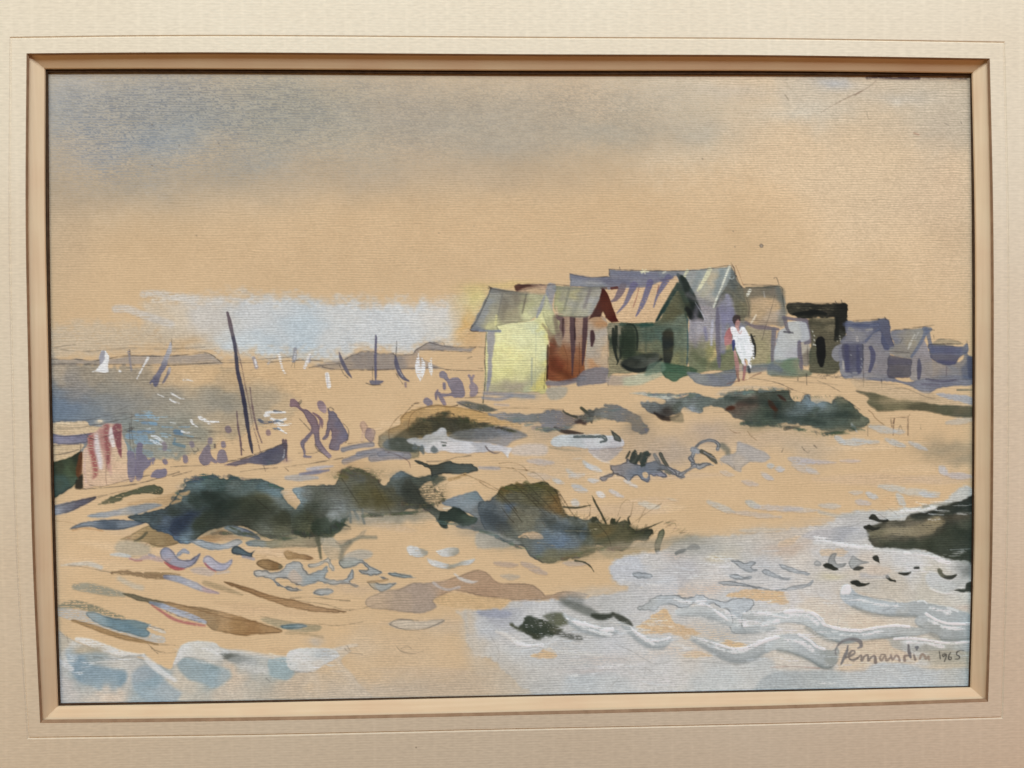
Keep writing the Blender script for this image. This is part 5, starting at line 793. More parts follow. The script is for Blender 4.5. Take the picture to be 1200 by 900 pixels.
m3 = bush('olive brown grassy mound with bent blades at the centre', lambda: (
    W([(560, 590), (572, 586), (580, 580), (588, 573), (600, 568), (612, 567), (622, 567), (630, 565), (638, 565), (646, 569), (653, 577), (657, 587), (661, 597), (666, 604), (676, 607), (690, 609), (694, 605), (700, 608), (704, 612), (714, 613), (718, 608), (723, 612), (732, 610), (738, 613), (741, 618), (747, 623), (756, 621), (764, 620), (766, 625), (758, 632), (745, 634), (738, 640), (730, 646), (724, 645), (712, 641), (700, 640), (698, 648), (686, 652), (668, 654), (655, 658), (640, 660), (630, 656), (620, 650), (616, 643), (604, 638), (590, 634), (576, 628), (566, 618)],
      [(590, 577, (92, 84, 46)), (610, 575, (84, 82, 50)), (630, 572, (74, 76, 46)), (645, 580, (94, 88, 54)), (655, 595, (106, 84, 44)), (640, 590, (92, 94, 76)), (625, 585, (80, 82, 60)), (600, 592, (96, 102, 96)), (585, 596, (110, 122, 126)), (598, 600, (92, 114, 138)), (570, 605, (78, 94, 106)), (575, 615, (76, 88, 92)), (590, 615, (96, 96, 86)), (610, 608, (110, 108, 88)), (620, 615, (116, 116, 96)), (640, 608, (74, 84, 84)), (650, 618, (98, 120, 138)), (655, 630, (98, 122, 148)), (668, 638, (100, 118, 132)), (670, 615, (70, 82, 76)), (690, 618, (76, 84, 66)), (700, 619, (110, 92, 54)), (710, 625, (70, 80, 64)), (725, 630, (92, 90, 64)), (735, 622, (70, 74, 50)), (758, 625, (48, 58, 44)), (720, 640, (80, 82, 58)), (690, 645, (128, 116, 80)), (655, 650, (120, 116, 86)), (635, 645, (104, 112, 106)), (640, 656, (110, 108, 86)), (605, 630, (84, 92, 84)), (690, 632, (92, 100, 86)), (680, 622, (92, 112, 126))], .95, soft=.9, edge=.22, wob=.9, gran=.3, cj=8),
    W([(580, 584), (590, 575), (602, 569), (620, 568), (637, 566), (647, 571), (654, 580), (659, 594), (664, 604), (654, 604), (640, 598), (622, 592), (604, 590), (590, 590)], [(592, 580, (112, 98, 56)), (610, 575, (98, 92, 52)), (632, 573, (86, 86, 50)), (648, 582, (112, 100, 56)), (655, 597, (124, 92, 46)), (630, 588, (92, 88, 62)), (606, 587, (104, 100, 76))], .8, soft=3, gran=.4),
    B(578, 606, 18, 16, (86, 94, 98), .75), W([(640, 642), (660, 644), (690, 640), (704, 642), (690, 651), (668, 654), (652, 659), (636, 658)], [(650, 652, (124, 118, 84)), (690, 646, (132, 118, 80))], .75, soft=2.6), W([(690, 612), (715, 614), (740, 616), (752, 626), (735, 640), (718, 643), (702, 636), (692, 626)], [(700, 619, (112, 98, 56)), (725, 630, (104, 98, 66)), (740, 622, (62, 66, 42)), (712, 638, (92, 92, 62))], .6, soft=3),
    W([(607, 630), (614, 625), (622, 623), (632, 625), (637, 631), (625, 632), (614, 630)], (222, 176, 122), .95, soft=.7),
    S([(610, 630), (616, 628), (620, 632)], 1.4, (92, 96, 80), .7), B(640, 632, 26, 14, (104, 128, 152), .45), S([(662, 622), (690, 622), (702, 618)], 1.4, (206, 190, 150), .6, dry=.5), S([(630, 636), (642, 638), (650, 640)], 1.4, (196, 150, 90), .6, dry=.5)))
W([(558, 626), (575, 622), (595, 630), (610, 636), (600, 640), (585, 642), (560, 642)], (172, 172, 164), .7, soft=2); W([(695, 640), (710, 641), (728, 647), (740, 640), (760, 633), (770, 640), (740, 655), (715, 655)], (176, 156, 116), .6, soft=2.4)
GB = (62, 64, 46)
for p in ([(694, 581, .8), (698, 590, 2.2), (704, 601, 2.8), (710, 613, 2.4)], [(660, 594, 2.4), (675, 595, 2), (692, 592, .7)], [(674, 657, 2.4), (685, 659, 2.2), (692, 664, 1.8), (696, 670, .8)], [(745, 624, 3), (758, 619, 2.6), (777, 611, .8)], [(738, 614, 3), (736, 608, 2), (738, 605, .8)], [(722, 613, 2.6), (725, 609, 1.6), (727, 606, .8)], [(695, 610, 5), (698, 607, 4)], [(718, 612, 5), (720, 609, 3)]): S(p, 2, GB, .93)
W([(774, 621), (778, 620), (779, 626), (775, 638), (772, 648), (769, 649), (767, 640), (770, 628)], [(776, 624, (104, 110, 82)), (770, 642, (70, 74, 56))], .94, soft=.8, edge=.25)
for p in ([(603, 569), (618, 582), (632, 596), (640, 605)], [(610, 570), (628, 586), (645, 602)], [(632, 566), (645, 578), (655, 592)], [(585, 578), (600, 592), (606, 600)], [(592, 572), (600, 575)], [(645, 571), (658, 582), (668, 598), (674, 606)], [(655, 580), (662, 590)], [(588, 595), (596, 606), (602, 612)], [(640, 566), (654, 576), (662, 588)]): L(p, 1.1, .6, (60, 50, 34))
for p in ([(738, 616), (755, 603), (775, 590)], [(739, 605), (741, 595), (742, 588)], [(724, 605), (728, 592), (734, 586), (738, 587)], [(748, 612), (754, 600), (757, 594)], [(780, 618), (790, 613), (792, 616)], [(778, 614), (785, 611), (792, 610)], [(785, 625), (796, 620)], [(690, 605), (692, 596), (688, 588)], [(636, 612), (639, 618)], [(752, 640), (762, 630), (770, 620)]): L(p, .8, .45, (90, 74, 50))
for p in ([(601, 552), (615, 551), (630, 556), (640, 566)],): L(p, .8, .45, (90, 74, 50))

# ------------------------------------------------------------------ sand and puddles, left foreground
def curl(label, f): bush(label, f, 'shell_curl')
curl('lilac blue hooked curl with a red underside, the larger left one', lambda: (
    W([(188, 650), (189, 645), (193, 641.5), (199, 642), (204, 647), (208, 653), (214, 656), (222, 656), (229, 652), (235, 648), (233, 654), (229, 660), (222, 665), (213, 667), (204, 665), (196, 660), (191, 656)], [(192, 645, (140, 150, 180)), (198, 652, (152, 156, 184)), (210, 660, (150, 150, 176)), (222, 658, (152, 150, 178)), (231, 652, (124, 130, 158)), (200, 660, (164, 130, 152))], .95, soft=.8, edge=.3),
    W([(205, 652), (211, 645), (216, 643.5), (221, 646), (221, 649), (215, 648), (210, 652)], (150, 162, 184), .9, soft=.7, edge=.25), S([(193, 659, 1.5), (201, 664, 4), (209, 666.5, 4), (216, 666.5, 1.5)], 3, (186, 76, 84), .88, soft=.9)))
curl('lilac hooked curl with a pink underside, the smaller right one', lambda: (
    W([(238, 656), (240, 652), (244, 651), (249, 653), (254, 658), (260, 660), (266, 659), (272, 655), (271, 661), (265, 668), (257, 670), (248, 668), (241, 662)], [(243, 654, (158, 162, 194)), (255, 662, (180, 174, 198)), (266, 664, (166, 164, 192)), (246, 664, (194, 150, 160))], .95, soft=.8, edge=.28), S([(240, 660, 1.2), (246, 666, 3), (253, 669.5, 1.5)], 2.4, (190, 94, 100), .8, soft=.9)))
curl('dark teal drop shaped dab with a notched tail', lambda: W([(271, 644), (275, 640), (281, 641), (288, 645), (294, 647), (299, 644.5), (296, 650), (296, 653), (288, 652.5), (279, 650), (273, 649)], [(276, 644, (72, 94, 106)), (285, 648, (84, 116, 132)), (294, 650, (62, 80, 94))], .95, soft=.8, edge=.35))
S([(285, 652), (297, 655)], 4, (150, 152, 176), .7, soft=1); W([(222, 668), (235, 664), (252, 670), (246, 675), (232, 673)], (186, 170, 164), .7, soft=1.2); S([(255, 672), (268, 670)], 3, (196, 184, 178), .6)
S([(152, 655, 2), (162, 656, 3), (172, 653, 5), (185, 655, 6), (190, 657, 4)], 5, (184, 156, 160), .75, soft=1.3); S([(152, 654), (158, 657), (166, 657)], 1.4, (178, 96, 100), .7, soft=.9); S([(175, 650), (181, 652)], 3, (150, 150, 170), .6)
S([(130, 650, 2), (140, 650, 5), (152, 652, 3)], 4, (188, 198, 202), .85, soft=1, h=.05); S([(72, 662.5, 1), (90, 661, 4), (105, 661, 6), (118, 665, 5)], 5, (192, 192, 184), .8, soft=1.2, dry=.08, h=.05); S([(80, 662.5), (95, 664), (120, 669), (138, 672)], 1, (136, 118, 96), .6, dry=.2)
begin('brush_sweep', 'brown and lilac sweep of the brush, uppermost at the lower left')
S([(131, 671.5, 2), (142, 671, 4), (158, 672, 5), (175, 675, 6), (195, 676, 5)], 5, (142, 112, 76), .9, dry=.14, wob=.8); S([(170, 671.5), (190, 672), (210, 674)], 3, (150, 120, 80), .8, dry=.2); S([(194, 676, 5), (210, 679, 8), (226, 685, 8), (240, 691, 6), (256, 695, 2)], 7, [(195, 677, (128, 132, 160)), (215, 681, (150, 160, 182)), (232, 688, (166, 170, 190)), (252, 694, (188, 160, 166))], .93, soft=1, edge=.12); S([(240, 683, 6), (260, 689, 6), (284, 697, 1)], 5, (176, 148, 106), .85, soft=1.4)
begin('brush_sweep', 'brown, blue and red sweep widening to a tan oval')
S([(88, 688, 7), (105, 689, 12), (125, 693, 10), (145, 697, 5)], 9, (152, 150, 130), .9, soft=1.6, dry=.18); S([(140, 678), (155, 686), (166, 689)], 6, (184, 180, 166), .6, soft=2, dry=.1)
W([(143, 695.5), (155, 696), (172, 701), (190, 704), (215, 709), (240, 713), (262, 717), (295, 727), (312, 732), (330, 738), (326, 742), (300, 743), (282, 745), (262, 741), (248, 737), (240, 730), (225, 724), (205, 716), (180, 708), (160, 703)], [(150, 698, (110, 104, 80)), (180, 703, (130, 116, 88)), (215, 713, (170, 130, 84)), (245, 718, (156, 120, 76)), (255, 730, (184, 142, 92)), (275, 736, (170, 126, 74)), (300, 736, (164, 118, 68)), (322, 739, (172, 128, 78)), (240, 724, (160, 130, 90))], .94, soft=.9, edge=.2)
S([(176, 706, 3), (190, 710, 6), (208, 717, 7), (225, 723, 7), (240, 729, 5)], 6, [(178, 706, (130, 140, 156)), (205, 716, (166, 178, 202)), (235, 727, (160, 172, 194))], .93, soft=.9, dry=.06, h=.05); S([(178, 709, 1), (190, 717, 3), (205, 726, 3), (225, 731, 3), (240, 733, 2)], 2.6, (190, 100, 98), .85, soft=1, dry=.1); S([(195, 716), (215, 724), (236, 729)], 1.4, (70, 80, 120), .6, dry=.4)
L([(215, 710), (245, 718), (275, 726), (300, 728)], 1, .55, (110, 76, 40))
begin('brush_sweep', 'dry grey and blue sweep with a tan shadow, lowest at the left')
S([(70, 712, 6), (85, 708, 10), (105, 712, 9), (125, 718, 6), (145, 724, 3)], 8, (126, 126, 104), .9, soft=1.2, dry=.4); S([(68, 717, 9), (85, 720, 14), (110, 726, 14), (140, 735, 14), (170, 746, 12), (190, 750, 8)], 12, (184, 180, 172), .9, soft=1.2, dry=.28); S([(85, 727, 3), (110, 735, 6), (135, 744, 6), (160, 750, 5), (185, 755, 2)], 4, (168, 128, 78), .88, soft=1, edge=.15)
W([(102, 718), (115, 718), (128, 723), (145, 726), (160, 727), (176, 732), (172, 737), (176, 742), (170, 747), (155, 743), (140, 740), (120, 733), (106, 726)], [(110, 721, (140, 160, 166)), (130, 728, (134, 162, 172)), (150, 735, (96, 134, 152)), (168, 740, (108, 140, 152)), (150, 728, (110, 142, 152))], .9, soft=1, edge=.22, h=.05)
S([(176, 734, 4), (185, 738, 5), (193, 741, 3)], 5, (206, 198, 184), .8, dry=.25); S([(177, 744, 4), (190, 748, 3)], 4, (196, 192, 182), .8, dry=.3); L([(176, 734), (192, 738)], .8, .5)
begin('brush_sweep', 'slim tan sweep with pencil curves, under the pale puddles')
W([(262, 682), (272, 683), (290, 688), (310, 695), (330, 700), (350, 704), (375, 711), (405, 716), (398, 718), (368, 717), (340, 712), (318, 705), (298, 697), (280, 690)], [(270, 685, (140, 102, 62)), (300, 695, (160, 116, 70)), (340, 706, (174, 130, 82)), (380, 714, (176, 134, 90))], .94, soft=.8, edge=.22)
end()
for p in ([(348, 704), (365, 706), (385, 709), (400, 714), (410, 715)], [(410, 715), (425, 713), (445, 707), (465, 704)], [(340, 701), (370, 700), (395, 703), (410, 704)], [(374, 731), (390, 733), (405, 732), (425, 729)], [(305, 722), (340, 729), (375, 733)], [(173, 754), (182, 762), (195, 765), (208, 764)], [(180, 755), (205, 756)], [(178, 760), (185, 766)]): L(p, .9, .55, (96, 80, 64))
W([(305, 725), (320, 725), (345, 730), (375, 733), (375, 738), (360, 741), (335, 738), (315, 731)], (158, 146, 112), .75, soft=1.6); W([(329, 734), (340, 731), (355, 731), (360, 734), (350, 737), (334, 737)], [(335, 734, (104, 140, 154)), (352, 734, (140, 160, 166))], .9, soft=.8, edge=.25); S([(335, 742), (360, 743), (378, 747)], 3, (182, 152, 108), .7, soft=1.2); B(372, 750, 10, 6, (186, 180, 172), .6)
PUD = (158, 168, 172)
begin('blue_puddle', 'pale blue puddle shapes with dark rims at the lower left')
def pud(p, c=PUD, a=.9): W(p, c, a, soft=.8, edge=.34, wob=.7, mot=.08)
pud([(297, 670), (300, 668), (312, 668), (318, 671), (330, 668), (337, 660), (345, 657), (352, 659), (356, 667), (362, 673), (370, 670), (378, 667), (383, 663), (384, 670), (381, 677), (392, 680), (405, 678), (411, 671), (413, 668), (414, 677), (411, 682), (421, 686), (416, 688), (404, 684), (390, 685), (376, 682), (368, 684), (355, 687), (342, 683), (334, 678), (322, 679), (335, 687), (352, 690), (356, 692), (345, 693), (328, 688), (320, 681), (312, 678), (300, 675)], [(302, 671, (176, 178, 176)), (325, 674, (160, 168, 174)), (342, 664, (164, 172, 176)), (350, 676, (186, 172, 156)), (358, 670, (168, 174, 174)), (375, 678, (148, 164, 172)), (405, 682, (150, 164, 174)), (335, 688, (158, 172, 178)), (382, 668, (150, 166, 174))])
W([(337, 676), (344, 668), (354, 676), (352, 682), (342, 682)], (202, 176, 152), .7, soft=1.4)
pud([(362, 662), (370, 659), (380, 656), (385, 652), (388, 660), (392, 667), (390, 669), (386, 664), (383, 659), (372, 664), (364, 665)], (184, 182, 172)); pud([(367, 693), (373, 690), (385, 690), (391, 692), (388, 696), (376, 698), (368, 697)], (158, 172, 180))
pud([(399, 657), (410, 653), (424, 655), (432, 662), (441, 667), (448, 671), (441, 674), (432, 675), (424, 672), (421, 668), (430, 667), (424, 661), (415, 664), (404, 666), (398, 662)], [(405, 660, (152, 162, 158)), (425, 659, (156, 166, 172)), (438, 671, (152, 166, 174))])
W([(400, 655), (410, 647), (425, 644), (436, 646), (436, 652), (425, 656), (410, 657)], (176, 172, 160), .75, soft=1.5)
pud([(455, 672), (465, 671), (478, 673), (487, 677), (475, 678), (464, 676)], (122, 152, 168)); pud([(444, 675), (452, 676), (456, 679), (448, 679)], (166, 174, 174)); pud([(430, 682), (438, 681), (448, 685), (464, 683), (458, 688), (448, 693), (440, 692), (434, 687)], [(433, 684, (172, 164, 140)), (445, 689, (146, 164, 174)), (458, 685, (160, 172, 176))])
end()
S([(431, 682), (445, 681), (454, 679)], 3, (180, 140, 92), .7); B(415, 690, 40, 8, (204, 172, 138), .5)
begin('ochre_dab', 'brown ochre dabs beside the pale puddles')
W([(300, 660), (306, 656), (316, 656), (326, 659), (332, 664), (326, 668), (314, 668), (305, 665)], [(308, 659, (158, 120, 72)), (320, 663, (140, 100, 56)), (327, 666, (110, 106, 80))], .93, soft=.9, edge=.2); W([(332, 649), (337, 646), (348, 648), (358, 650), (368, 654), (362, 656), (348, 655), (338, 656)], [(337, 651, (176, 136, 84)), (350, 650, (170, 128, 78)), (362, 654, (150, 108, 66))], .9, soft=1, dry=.06, edge=.12)
end()
S([(372, 628, 6), (374, 640, 5), (376, 654, 3)], 5, (98, 98, 76), .85, soft=1.2); W([(376, 626), (390, 630), (400, 640), (402, 650), (392, 656), (382, 652), (377, 640)], [(385, 632, (170, 164, 144)), (395, 645, (190, 168, 132)), (382, 645, (196, 170, 132)), (400, 648, (130, 126, 106))], .85, soft=1.4)
W([(395, 634), (405, 632), (416, 630), (425, 622), (430, 621), (424, 630), (414, 634), (402, 640), (394, 638)], (182, 162, 130), .7, soft=1.2, edge=.1); S([(400, 640), (412, 634), (422, 630), (440, 630)], 4, (130, 130, 112), .7, soft=1.6); L([(393, 635), (398, 637), (408, 634), (418, 628)], .8, .4); S([(400, 655), (402, 645), (410, 636)], 6, (126, 122, 104), .7, soft=2)
S([(380, 620), (388, 627), (396, 622)], 2, (200, 198, 186), .6, dry=.2); L([(393, 621), (402, 620), (411, 620)], 1, .5)
for p in ([(140, 668), (165, 667), (200, 667)], [(300, 651), (315, 650), (325, 653)], [(318, 646), (330, 647), (338, 645)], [(290, 655), (300, 654), (312, 652)], [(60, 610), (80, 612), (90, 615)]): L(p, .8, .4, (150, 110, 70))
for i, (x, y, w_, a_) in enumerate(((300, 718, 60, .3), (120, 655, 50, .2), (500, 672, 50, .25), (850, 580, 80, .2), (1010, 560, 60, .25))): B(x, y, w_, 8, (226, 184, 138), a_)
# three dabs at the centre
begin('white_dab', 'three curved white dabs on the sand below the scrub')
for p in ([(477, 642), (484, 640), (495, 643), (502, 646), (500, 651), (490, 653), (480, 650)], [(511, 646), (518, 644), (528, 641), (537, 643), (537, 648), (530, 652), (518, 652)], [(500, 653), (506, 656), (518, 659), (530, 661), (545, 657), (556, 655), (552, 660), (540, 663), (524, 667), (510, 664), (502, 659)]): W(p, [(p[0][0] + 4, p[0][1] + 2, (206, 208, 208)), (p[3][0], p[3][1], (150, 148, 132)), (p[5][0], p[5][1], (188, 194, 196)), ((p[0][0] + p[3][0]) / 2, p[0][1] + 4, (198, 202, 204))], .93, soft=1, dry=.06, h=.06)
end()

# last dark accents dropped into the wet scrub, and pale openings
W([(364, 616), (372, 608), (384, 606), (388, 614), (394, 606), (398, 613), (407, 606), (404, 616), (396, 624), (384, 629), (370, 630)], [(375, 618, (48, 60, 44)), (398, 614, (50, 66, 50)), (385, 626, (70, 80, 58))], .85, soft=1.4, wob=1.2, own=False)
for x, y, rx, ry, c, a in ((389, 603, 6, 4, (158, 166, 166), .8), (403, 599, 4, 6, (140, 150, 150), .6), (418, 606, 10, 5, (150, 156, 150), .6), (382, 592, 10, 7, (110, 120, 116), .5), (228, 568, 14, 4, (104, 130, 136), .6), (322, 576, 12, 4, (110, 138, 148), .7), (352, 574, 7, 3, (140, 164, 176), .7), (470, 557, 10, 4, (104, 124, 134), .6), (300, 578, 14, 4, (96, 108, 96), .5), (955, 474, 14, 5, (120, 146, 158), .6), (985, 470, 6, 5, (130, 130, 104), .5), (812, 478, 8, 4, (140, 152, 164), .6), (700, 486, 14, 4, (136, 142, 146), .5), (610, 489, 14, 4, (140, 144, 148), .5)):
    B(x, y, rx, ry, c, a)
W([(470, 572), (482, 566), (492, 572), (496, 584), (508, 594), (500, 598), (486, 592), (474, 586)], (46, 54, 46), .55, soft=3, own=False)
W([(412, 572), (430, 566), (446, 574), (458, 588), (452, 598), (436, 600), (420, 592)], (84, 78, 40), .5, soft=4, own=False)
W([(640, 608), (662, 614), (690, 620), (688, 628), (660, 624), (642, 618)], (54, 62, 58), .5, soft=3, own=False); W([(566, 598), (590, 606), (600, 620), (584, 622), (568, 612)], (58, 68, 72), .5, soft=4, own=False)
for q in ([(852, 466), (880, 470), (912, 474)], [(900, 488), (930, 490), (965, 496)], [(960, 488), (985, 486), (1005, 488)]): S(q, 7, (40, 56, 50), .5, soft=2.6, own=False)
# frayed edges and skirts where wet washes met dry paper
for x, y, rx, ry, c, a in ((300, 628, 50, 8, (120, 120, 92), .6), (250, 622, 30, 6, (70, 84, 82), .5), (430, 606, 46, 8, (134, 136, 122), .7), (470, 600, 34, 8, (110, 112, 96), .6), (395, 612, 22, 10, (96, 108, 100), .6), (560, 622, 30, 8, (120, 128, 128), .6), (590, 634, 30, 8, (128, 132, 122), .6), (720, 640, 34, 8, (128, 120, 90), .6), (690, 652, 30, 6, (136, 128, 98), .5), (505, 512, 50, 6, (116, 116, 100), .5), (985, 500, 34, 8, (86, 100, 84), .5), (900, 498, 40, 6, (80, 94, 80), .5), (800, 474, 40, 6, (104, 116, 112), .5), (640, 500, 30, 5, (136, 130, 130), .5), (745, 505, 16, 8, (128, 122, 112), .6)):
    B(x, y, rx, ry, c, a * .6)
for pts, c, ang, sd in (([(205, 585), (222, 564), (250, 558), (290, 562), (330, 572)], (60, 84, 86), 15, 31), ([(345, 624), (370, 627), (400, 614)], (60, 72, 56), 10, 32), ([(395, 560), (415, 550), (440, 560)], (90, 88, 62), 20, 33), ([(430, 604), (470, 602), (500, 598)], (90, 92, 70), 0, 34), ([(515, 612), (545, 616), (575, 626), (605, 640), (640, 656)], (92, 100, 94), 15, 35), ([(660, 655), (700, 643), (735, 643)], (104, 102, 72), -15, 36), ([(590, 575), (620, 567), (650, 575)], (94, 84, 46), 20, 37), ([(870, 496), (910, 499), (975, 508), (1012, 499)], (62, 80, 68), 0, 38), ([(760, 462), (840, 463), (910, 456)], (104, 118, 112), 0, 39), ([(600, 490), (650, 504), (720, 480)], (112, 114, 116), 0, 40), ([(490, 492), (540, 492), (600, 505)], (64, 64, 46), 5, 41), ([(1020, 640), (1070, 645), (1110, 656)], (60, 64, 50), 5, 42), ([(1030, 610), (1080, 600), (1130, 587)], (60, 66, 54), -15, 43), ([(250, 625), (300, 626), (340, 632)], (84, 92, 72), 5, 44)):
    fray(pts, c, 26, 17, ang, 4.2, .6, sd, 14)
fray([(398, 556), (412, 550), (430, 555), (446, 565)], (84, 80, 58), 60, 6, -70, 1.4, .6, 3)
fray([(470, 590), (500, 592), (520, 585), (505, 570)], (92, 86, 62), 90, 7, 10, 1.6, .55, 4, 180)
fray([(206, 580), (222, 563), (250, 557), (285, 562), (320, 567)], (64, 84, 84), 40, 4, -80, 1.2, .5, 5)
fray([(345, 622), (365, 626), (385, 622), (404, 610)], (58, 70, 54), 50, 9, 70, 1.3, .6, 6)
fray([(270, 618), (300, 628), (340, 628)], (76, 84, 66), 40, 8, 30, 1.3, .5, 7)
fray([(665, 605), (695, 607), (720, 612), (745, 620), (765, 622)], (64, 64, 44), 40, 11, -60, 1.2, .6, 8)
fray([(730, 645), (700, 645), (670, 655)], (110, 104, 72), 40, 6, 30, 1.3, .5, 9)
fray([(480, 505), (500, 490), (524, 484), (560, 496), (600, 505)], (70, 68, 48), 90, 5, 0, 1.5, .55, 10, 180)
fray([(860, 458), (905, 456), (930, 466), (985, 466), (1015, 492)], (76, 90, 76), 70, 5, -40, 1.3, .5, 11, 120)
fray([(870, 494), (905, 497), (970, 508), (1010, 500)], (70, 86, 72), 70, 6, 30, 1.4, .5, 12, 60)
fray([(745, 490), (758, 502), (748, 507)], (112, 112, 108), 30, 5, 45, 1.3, .5, 13, 90)
fray([(780, 610), (795, 622), (810, 630)], (128, 116, 88), 30, 12, -20, 1, .45, 14, 40)
fray([(140, 582), (170, 573), (190, 575)], (92, 96, 70), 30, 6, 160, 1.2, .5, 15, 40)
fray([(150, 630), (180, 640), (205, 636)], (140, 116, 76), 30, 8, 170, 1.2, .5, 16, 40)
for p in ([(582, 578), (600, 596), (612, 612)], [(618, 568), (640, 590), (655, 606)], [(650, 574), (662, 594)], [(700, 613), (712, 628), (716, 640)], [(300, 585), (318, 600)], [(400, 560), (420, 590)], [(440, 568), (452, 590), (458, 600)], [(480, 562), (492, 580)]): L(p, 1, .5, (46, 42, 30))
# ------------------------------------------------------------------ lower foreground
begin('brown_wash', 'thin grey brown wash with dark rims low in the centre')
W([(428, 704), (440, 696), (456, 692), (470, 690), (482, 684), (500, 683), (520, 680), (545, 672), (560, 668), (572, 672), (583, 682), (600, 684), (620, 684), (635, 693), (640, 698), (660, 693), (680, 694), (690, 698), (670, 702), (640, 703), (610, 704), (560, 698), (535, 692), (518, 698), (508, 704), (512, 712), (492, 719), (470, 717), (450, 714), (432, 712)],
  [(440, 702, (190, 162, 134, .8)), (470, 700, (178, 154, 132)), (490, 690, (172, 150, 134)), (500, 712, (172, 152, 136)), (540, 680, (188, 150, 116)), (570, 684, (180, 142, 110)), (600, 692, (176, 140, 108)), (640, 699, (176, 142, 112)), (680, 696, (180, 158, 136))], .88, soft=1.1, edge=.16)
end()
W([(508, 703), (530, 695), (570, 700), (596, 702), (590, 712), (560, 714), (520, 710)], (214, 172, 116), .7, soft=1.4)
S([(533, 673, 2), (540, 678, 4), (552, 682, 4), (560, 681, 1)], 3, (204, 198, 190), .85, dry=.1, soft=.9, h=.05); S([(508, 683), (515, 688), (525, 691), (538, 688)], 3, (192, 180, 172), .8, soft=1, dry=.1)
# bottom left surf
begin('foam_wash', 'pale grey blue gouache surf along the lower left edge')
W([(60, 742), (78, 746), (90, 752), (105, 757), (130, 765), (160, 770), (185, 778), (200, 784), (206, 770), (212, 757), (228, 751), (250, 754), (262, 760), (285, 764), (310, 770), (335, 772), (340, 762), (365, 760), (390, 760), (412, 762), (400, 775), (420, 800), (420, 840), (60, 840)],
  [(70, 755, (190, 178, 156)), (100, 762, (204, 188, 160)), (80, 770, (196, 196, 190)), (130, 772, (200, 196, 186)), (100, 780, (140, 164, 176)), (70, 800, (196, 190, 184)), (120, 790, (136, 162, 178)), (120, 815, (206, 188, 168)), (150, 785, (186, 184, 178)), (180, 795, (150, 170, 180)), (170, 815, (154, 174, 182)), (215, 800, (200, 188, 168)), (235, 760, (206, 202, 192)), (250, 775, (196, 192, 182)), (240, 792, (146, 168, 174)), (280, 795, (206, 184, 158)), (300, 775, (176, 180, 176)), (330, 785, (152, 174, 178)), (350, 800, (206, 182, 152)), (260, 820, (200, 186, 166)), (380, 790, (212, 184, 148, .6)), (360, 772, (206, 202, 196)), (400, 765, (208, 198, 184, .7)), (380, 825, (198, 180, 158, .8))], .95, soft=1.4, edge=.06, cj=5)
BT = (138, 162, 174)
W([(78, 762), (88, 760), (96, 768), (104, 776), (118, 782), (132, 783), (146, 786), (149, 795), (142, 804), (132, 801), (124, 796), (118, 808), (108, 804), (96, 800), (86, 790), (80, 776)], [(84, 766, (160, 178, 188)), (100, 785, (130, 156, 172)), (140, 796, (126, 156, 172)), (110, 800, (150, 170, 178))], .9, soft=2.6)
W([(154, 792), (160, 784), (172, 780), (184, 786), (192, 796), (204, 806), (213, 812), (204, 824), (180, 824), (166, 818), (156, 804)], [(165, 790, (154, 168, 176)), (180, 800, (140, 166, 178)), (200, 812, (156, 172, 180)), (175, 818, (150, 172, 182))], .88, soft=2.8)
W([(208, 776), (216, 770), (232, 774), (252, 780), (268, 784), (271, 792), (264, 800), (250, 806), (235, 800), (220, 795), (211, 786)], [(220, 778, (148, 168, 174)), (250, 784, (136, 158, 162)), (245, 796, (150, 172, 180)), (262, 792, (160, 176, 180))], .9, soft=2.6)
S([(90, 749, 5), (105, 753, 9), (125, 760, 9), (145, 766, 7), (168, 768, 3)], 8, (214, 212, 206), .92, soft=1.1, dry=.08, h=.12); S([(110, 770), (135, 772), (150, 769), (170, 768)], 1.6, (130, 134, 130), .6, soft=1); S([(168, 768, 3), (178, 778, 8), (190, 788, 7), (205, 797, 4)], 7, (212, 210, 206), .85, soft=1.6, h=.1)
S([(62, 774), (72, 776), (84, 784)], 6, (210, 208, 204), .8, soft=1.6); B(90, 765, 10, 5, (186, 160, 120), .6); B(110, 762, 12, 4, (164, 150, 120), .6)
W([(203, 780), (208, 766), (213, 757), (224, 752), (240, 751), (252, 754), (260, 760), (268, 766), (258, 774), (245, 774), (228, 770), (216, 770)], [(212, 768, (212, 208, 202)), (225, 757, (206, 206, 200)), (245, 758, (204, 200, 188)), (240, 768, (206, 200, 186)), (262, 766, (200, 198, 190))], .94, soft=1.2, h=.1)
W([(259, 765), (272, 764), (285, 768), (300, 772), (300, 780), (285, 779), (272, 776), (262, 771)], [(264, 767, (150, 152, 148)), (272, 770, (100, 104, 96)), (285, 774, (150, 154, 150)), (298, 776, (172, 174, 170))], .9, soft=1.8)
S([(262, 763), (285, 764), (312, 769), (335, 771)], 5, (200, 200, 196), .75, soft=1.6); W([(314, 774), (325, 771), (338, 772), (345, 784), (341, 795), (328, 796), (316, 790)], (152, 174, 178), .85, soft=1.3); S([(285, 780), (300, 785), (312, 786)], 8, (206, 202, 194), .6, soft=2.4, dry=.15)
W([(336, 768), (342, 762), (360, 760), (380, 759), (393, 762), (398, 768), (390, 774), (378, 780), (368, 787), (350, 788), (338, 782)], [(343, 766, (214, 212, 208)), (365, 764, (206, 206, 200)), (352, 778, (210, 206, 198)), (375, 770, (184, 190, 190)), (385, 770, (190, 194, 196)), (370, 782, (210, 202, 190))], .94, soft=1.1, dry=.06, h=.13)
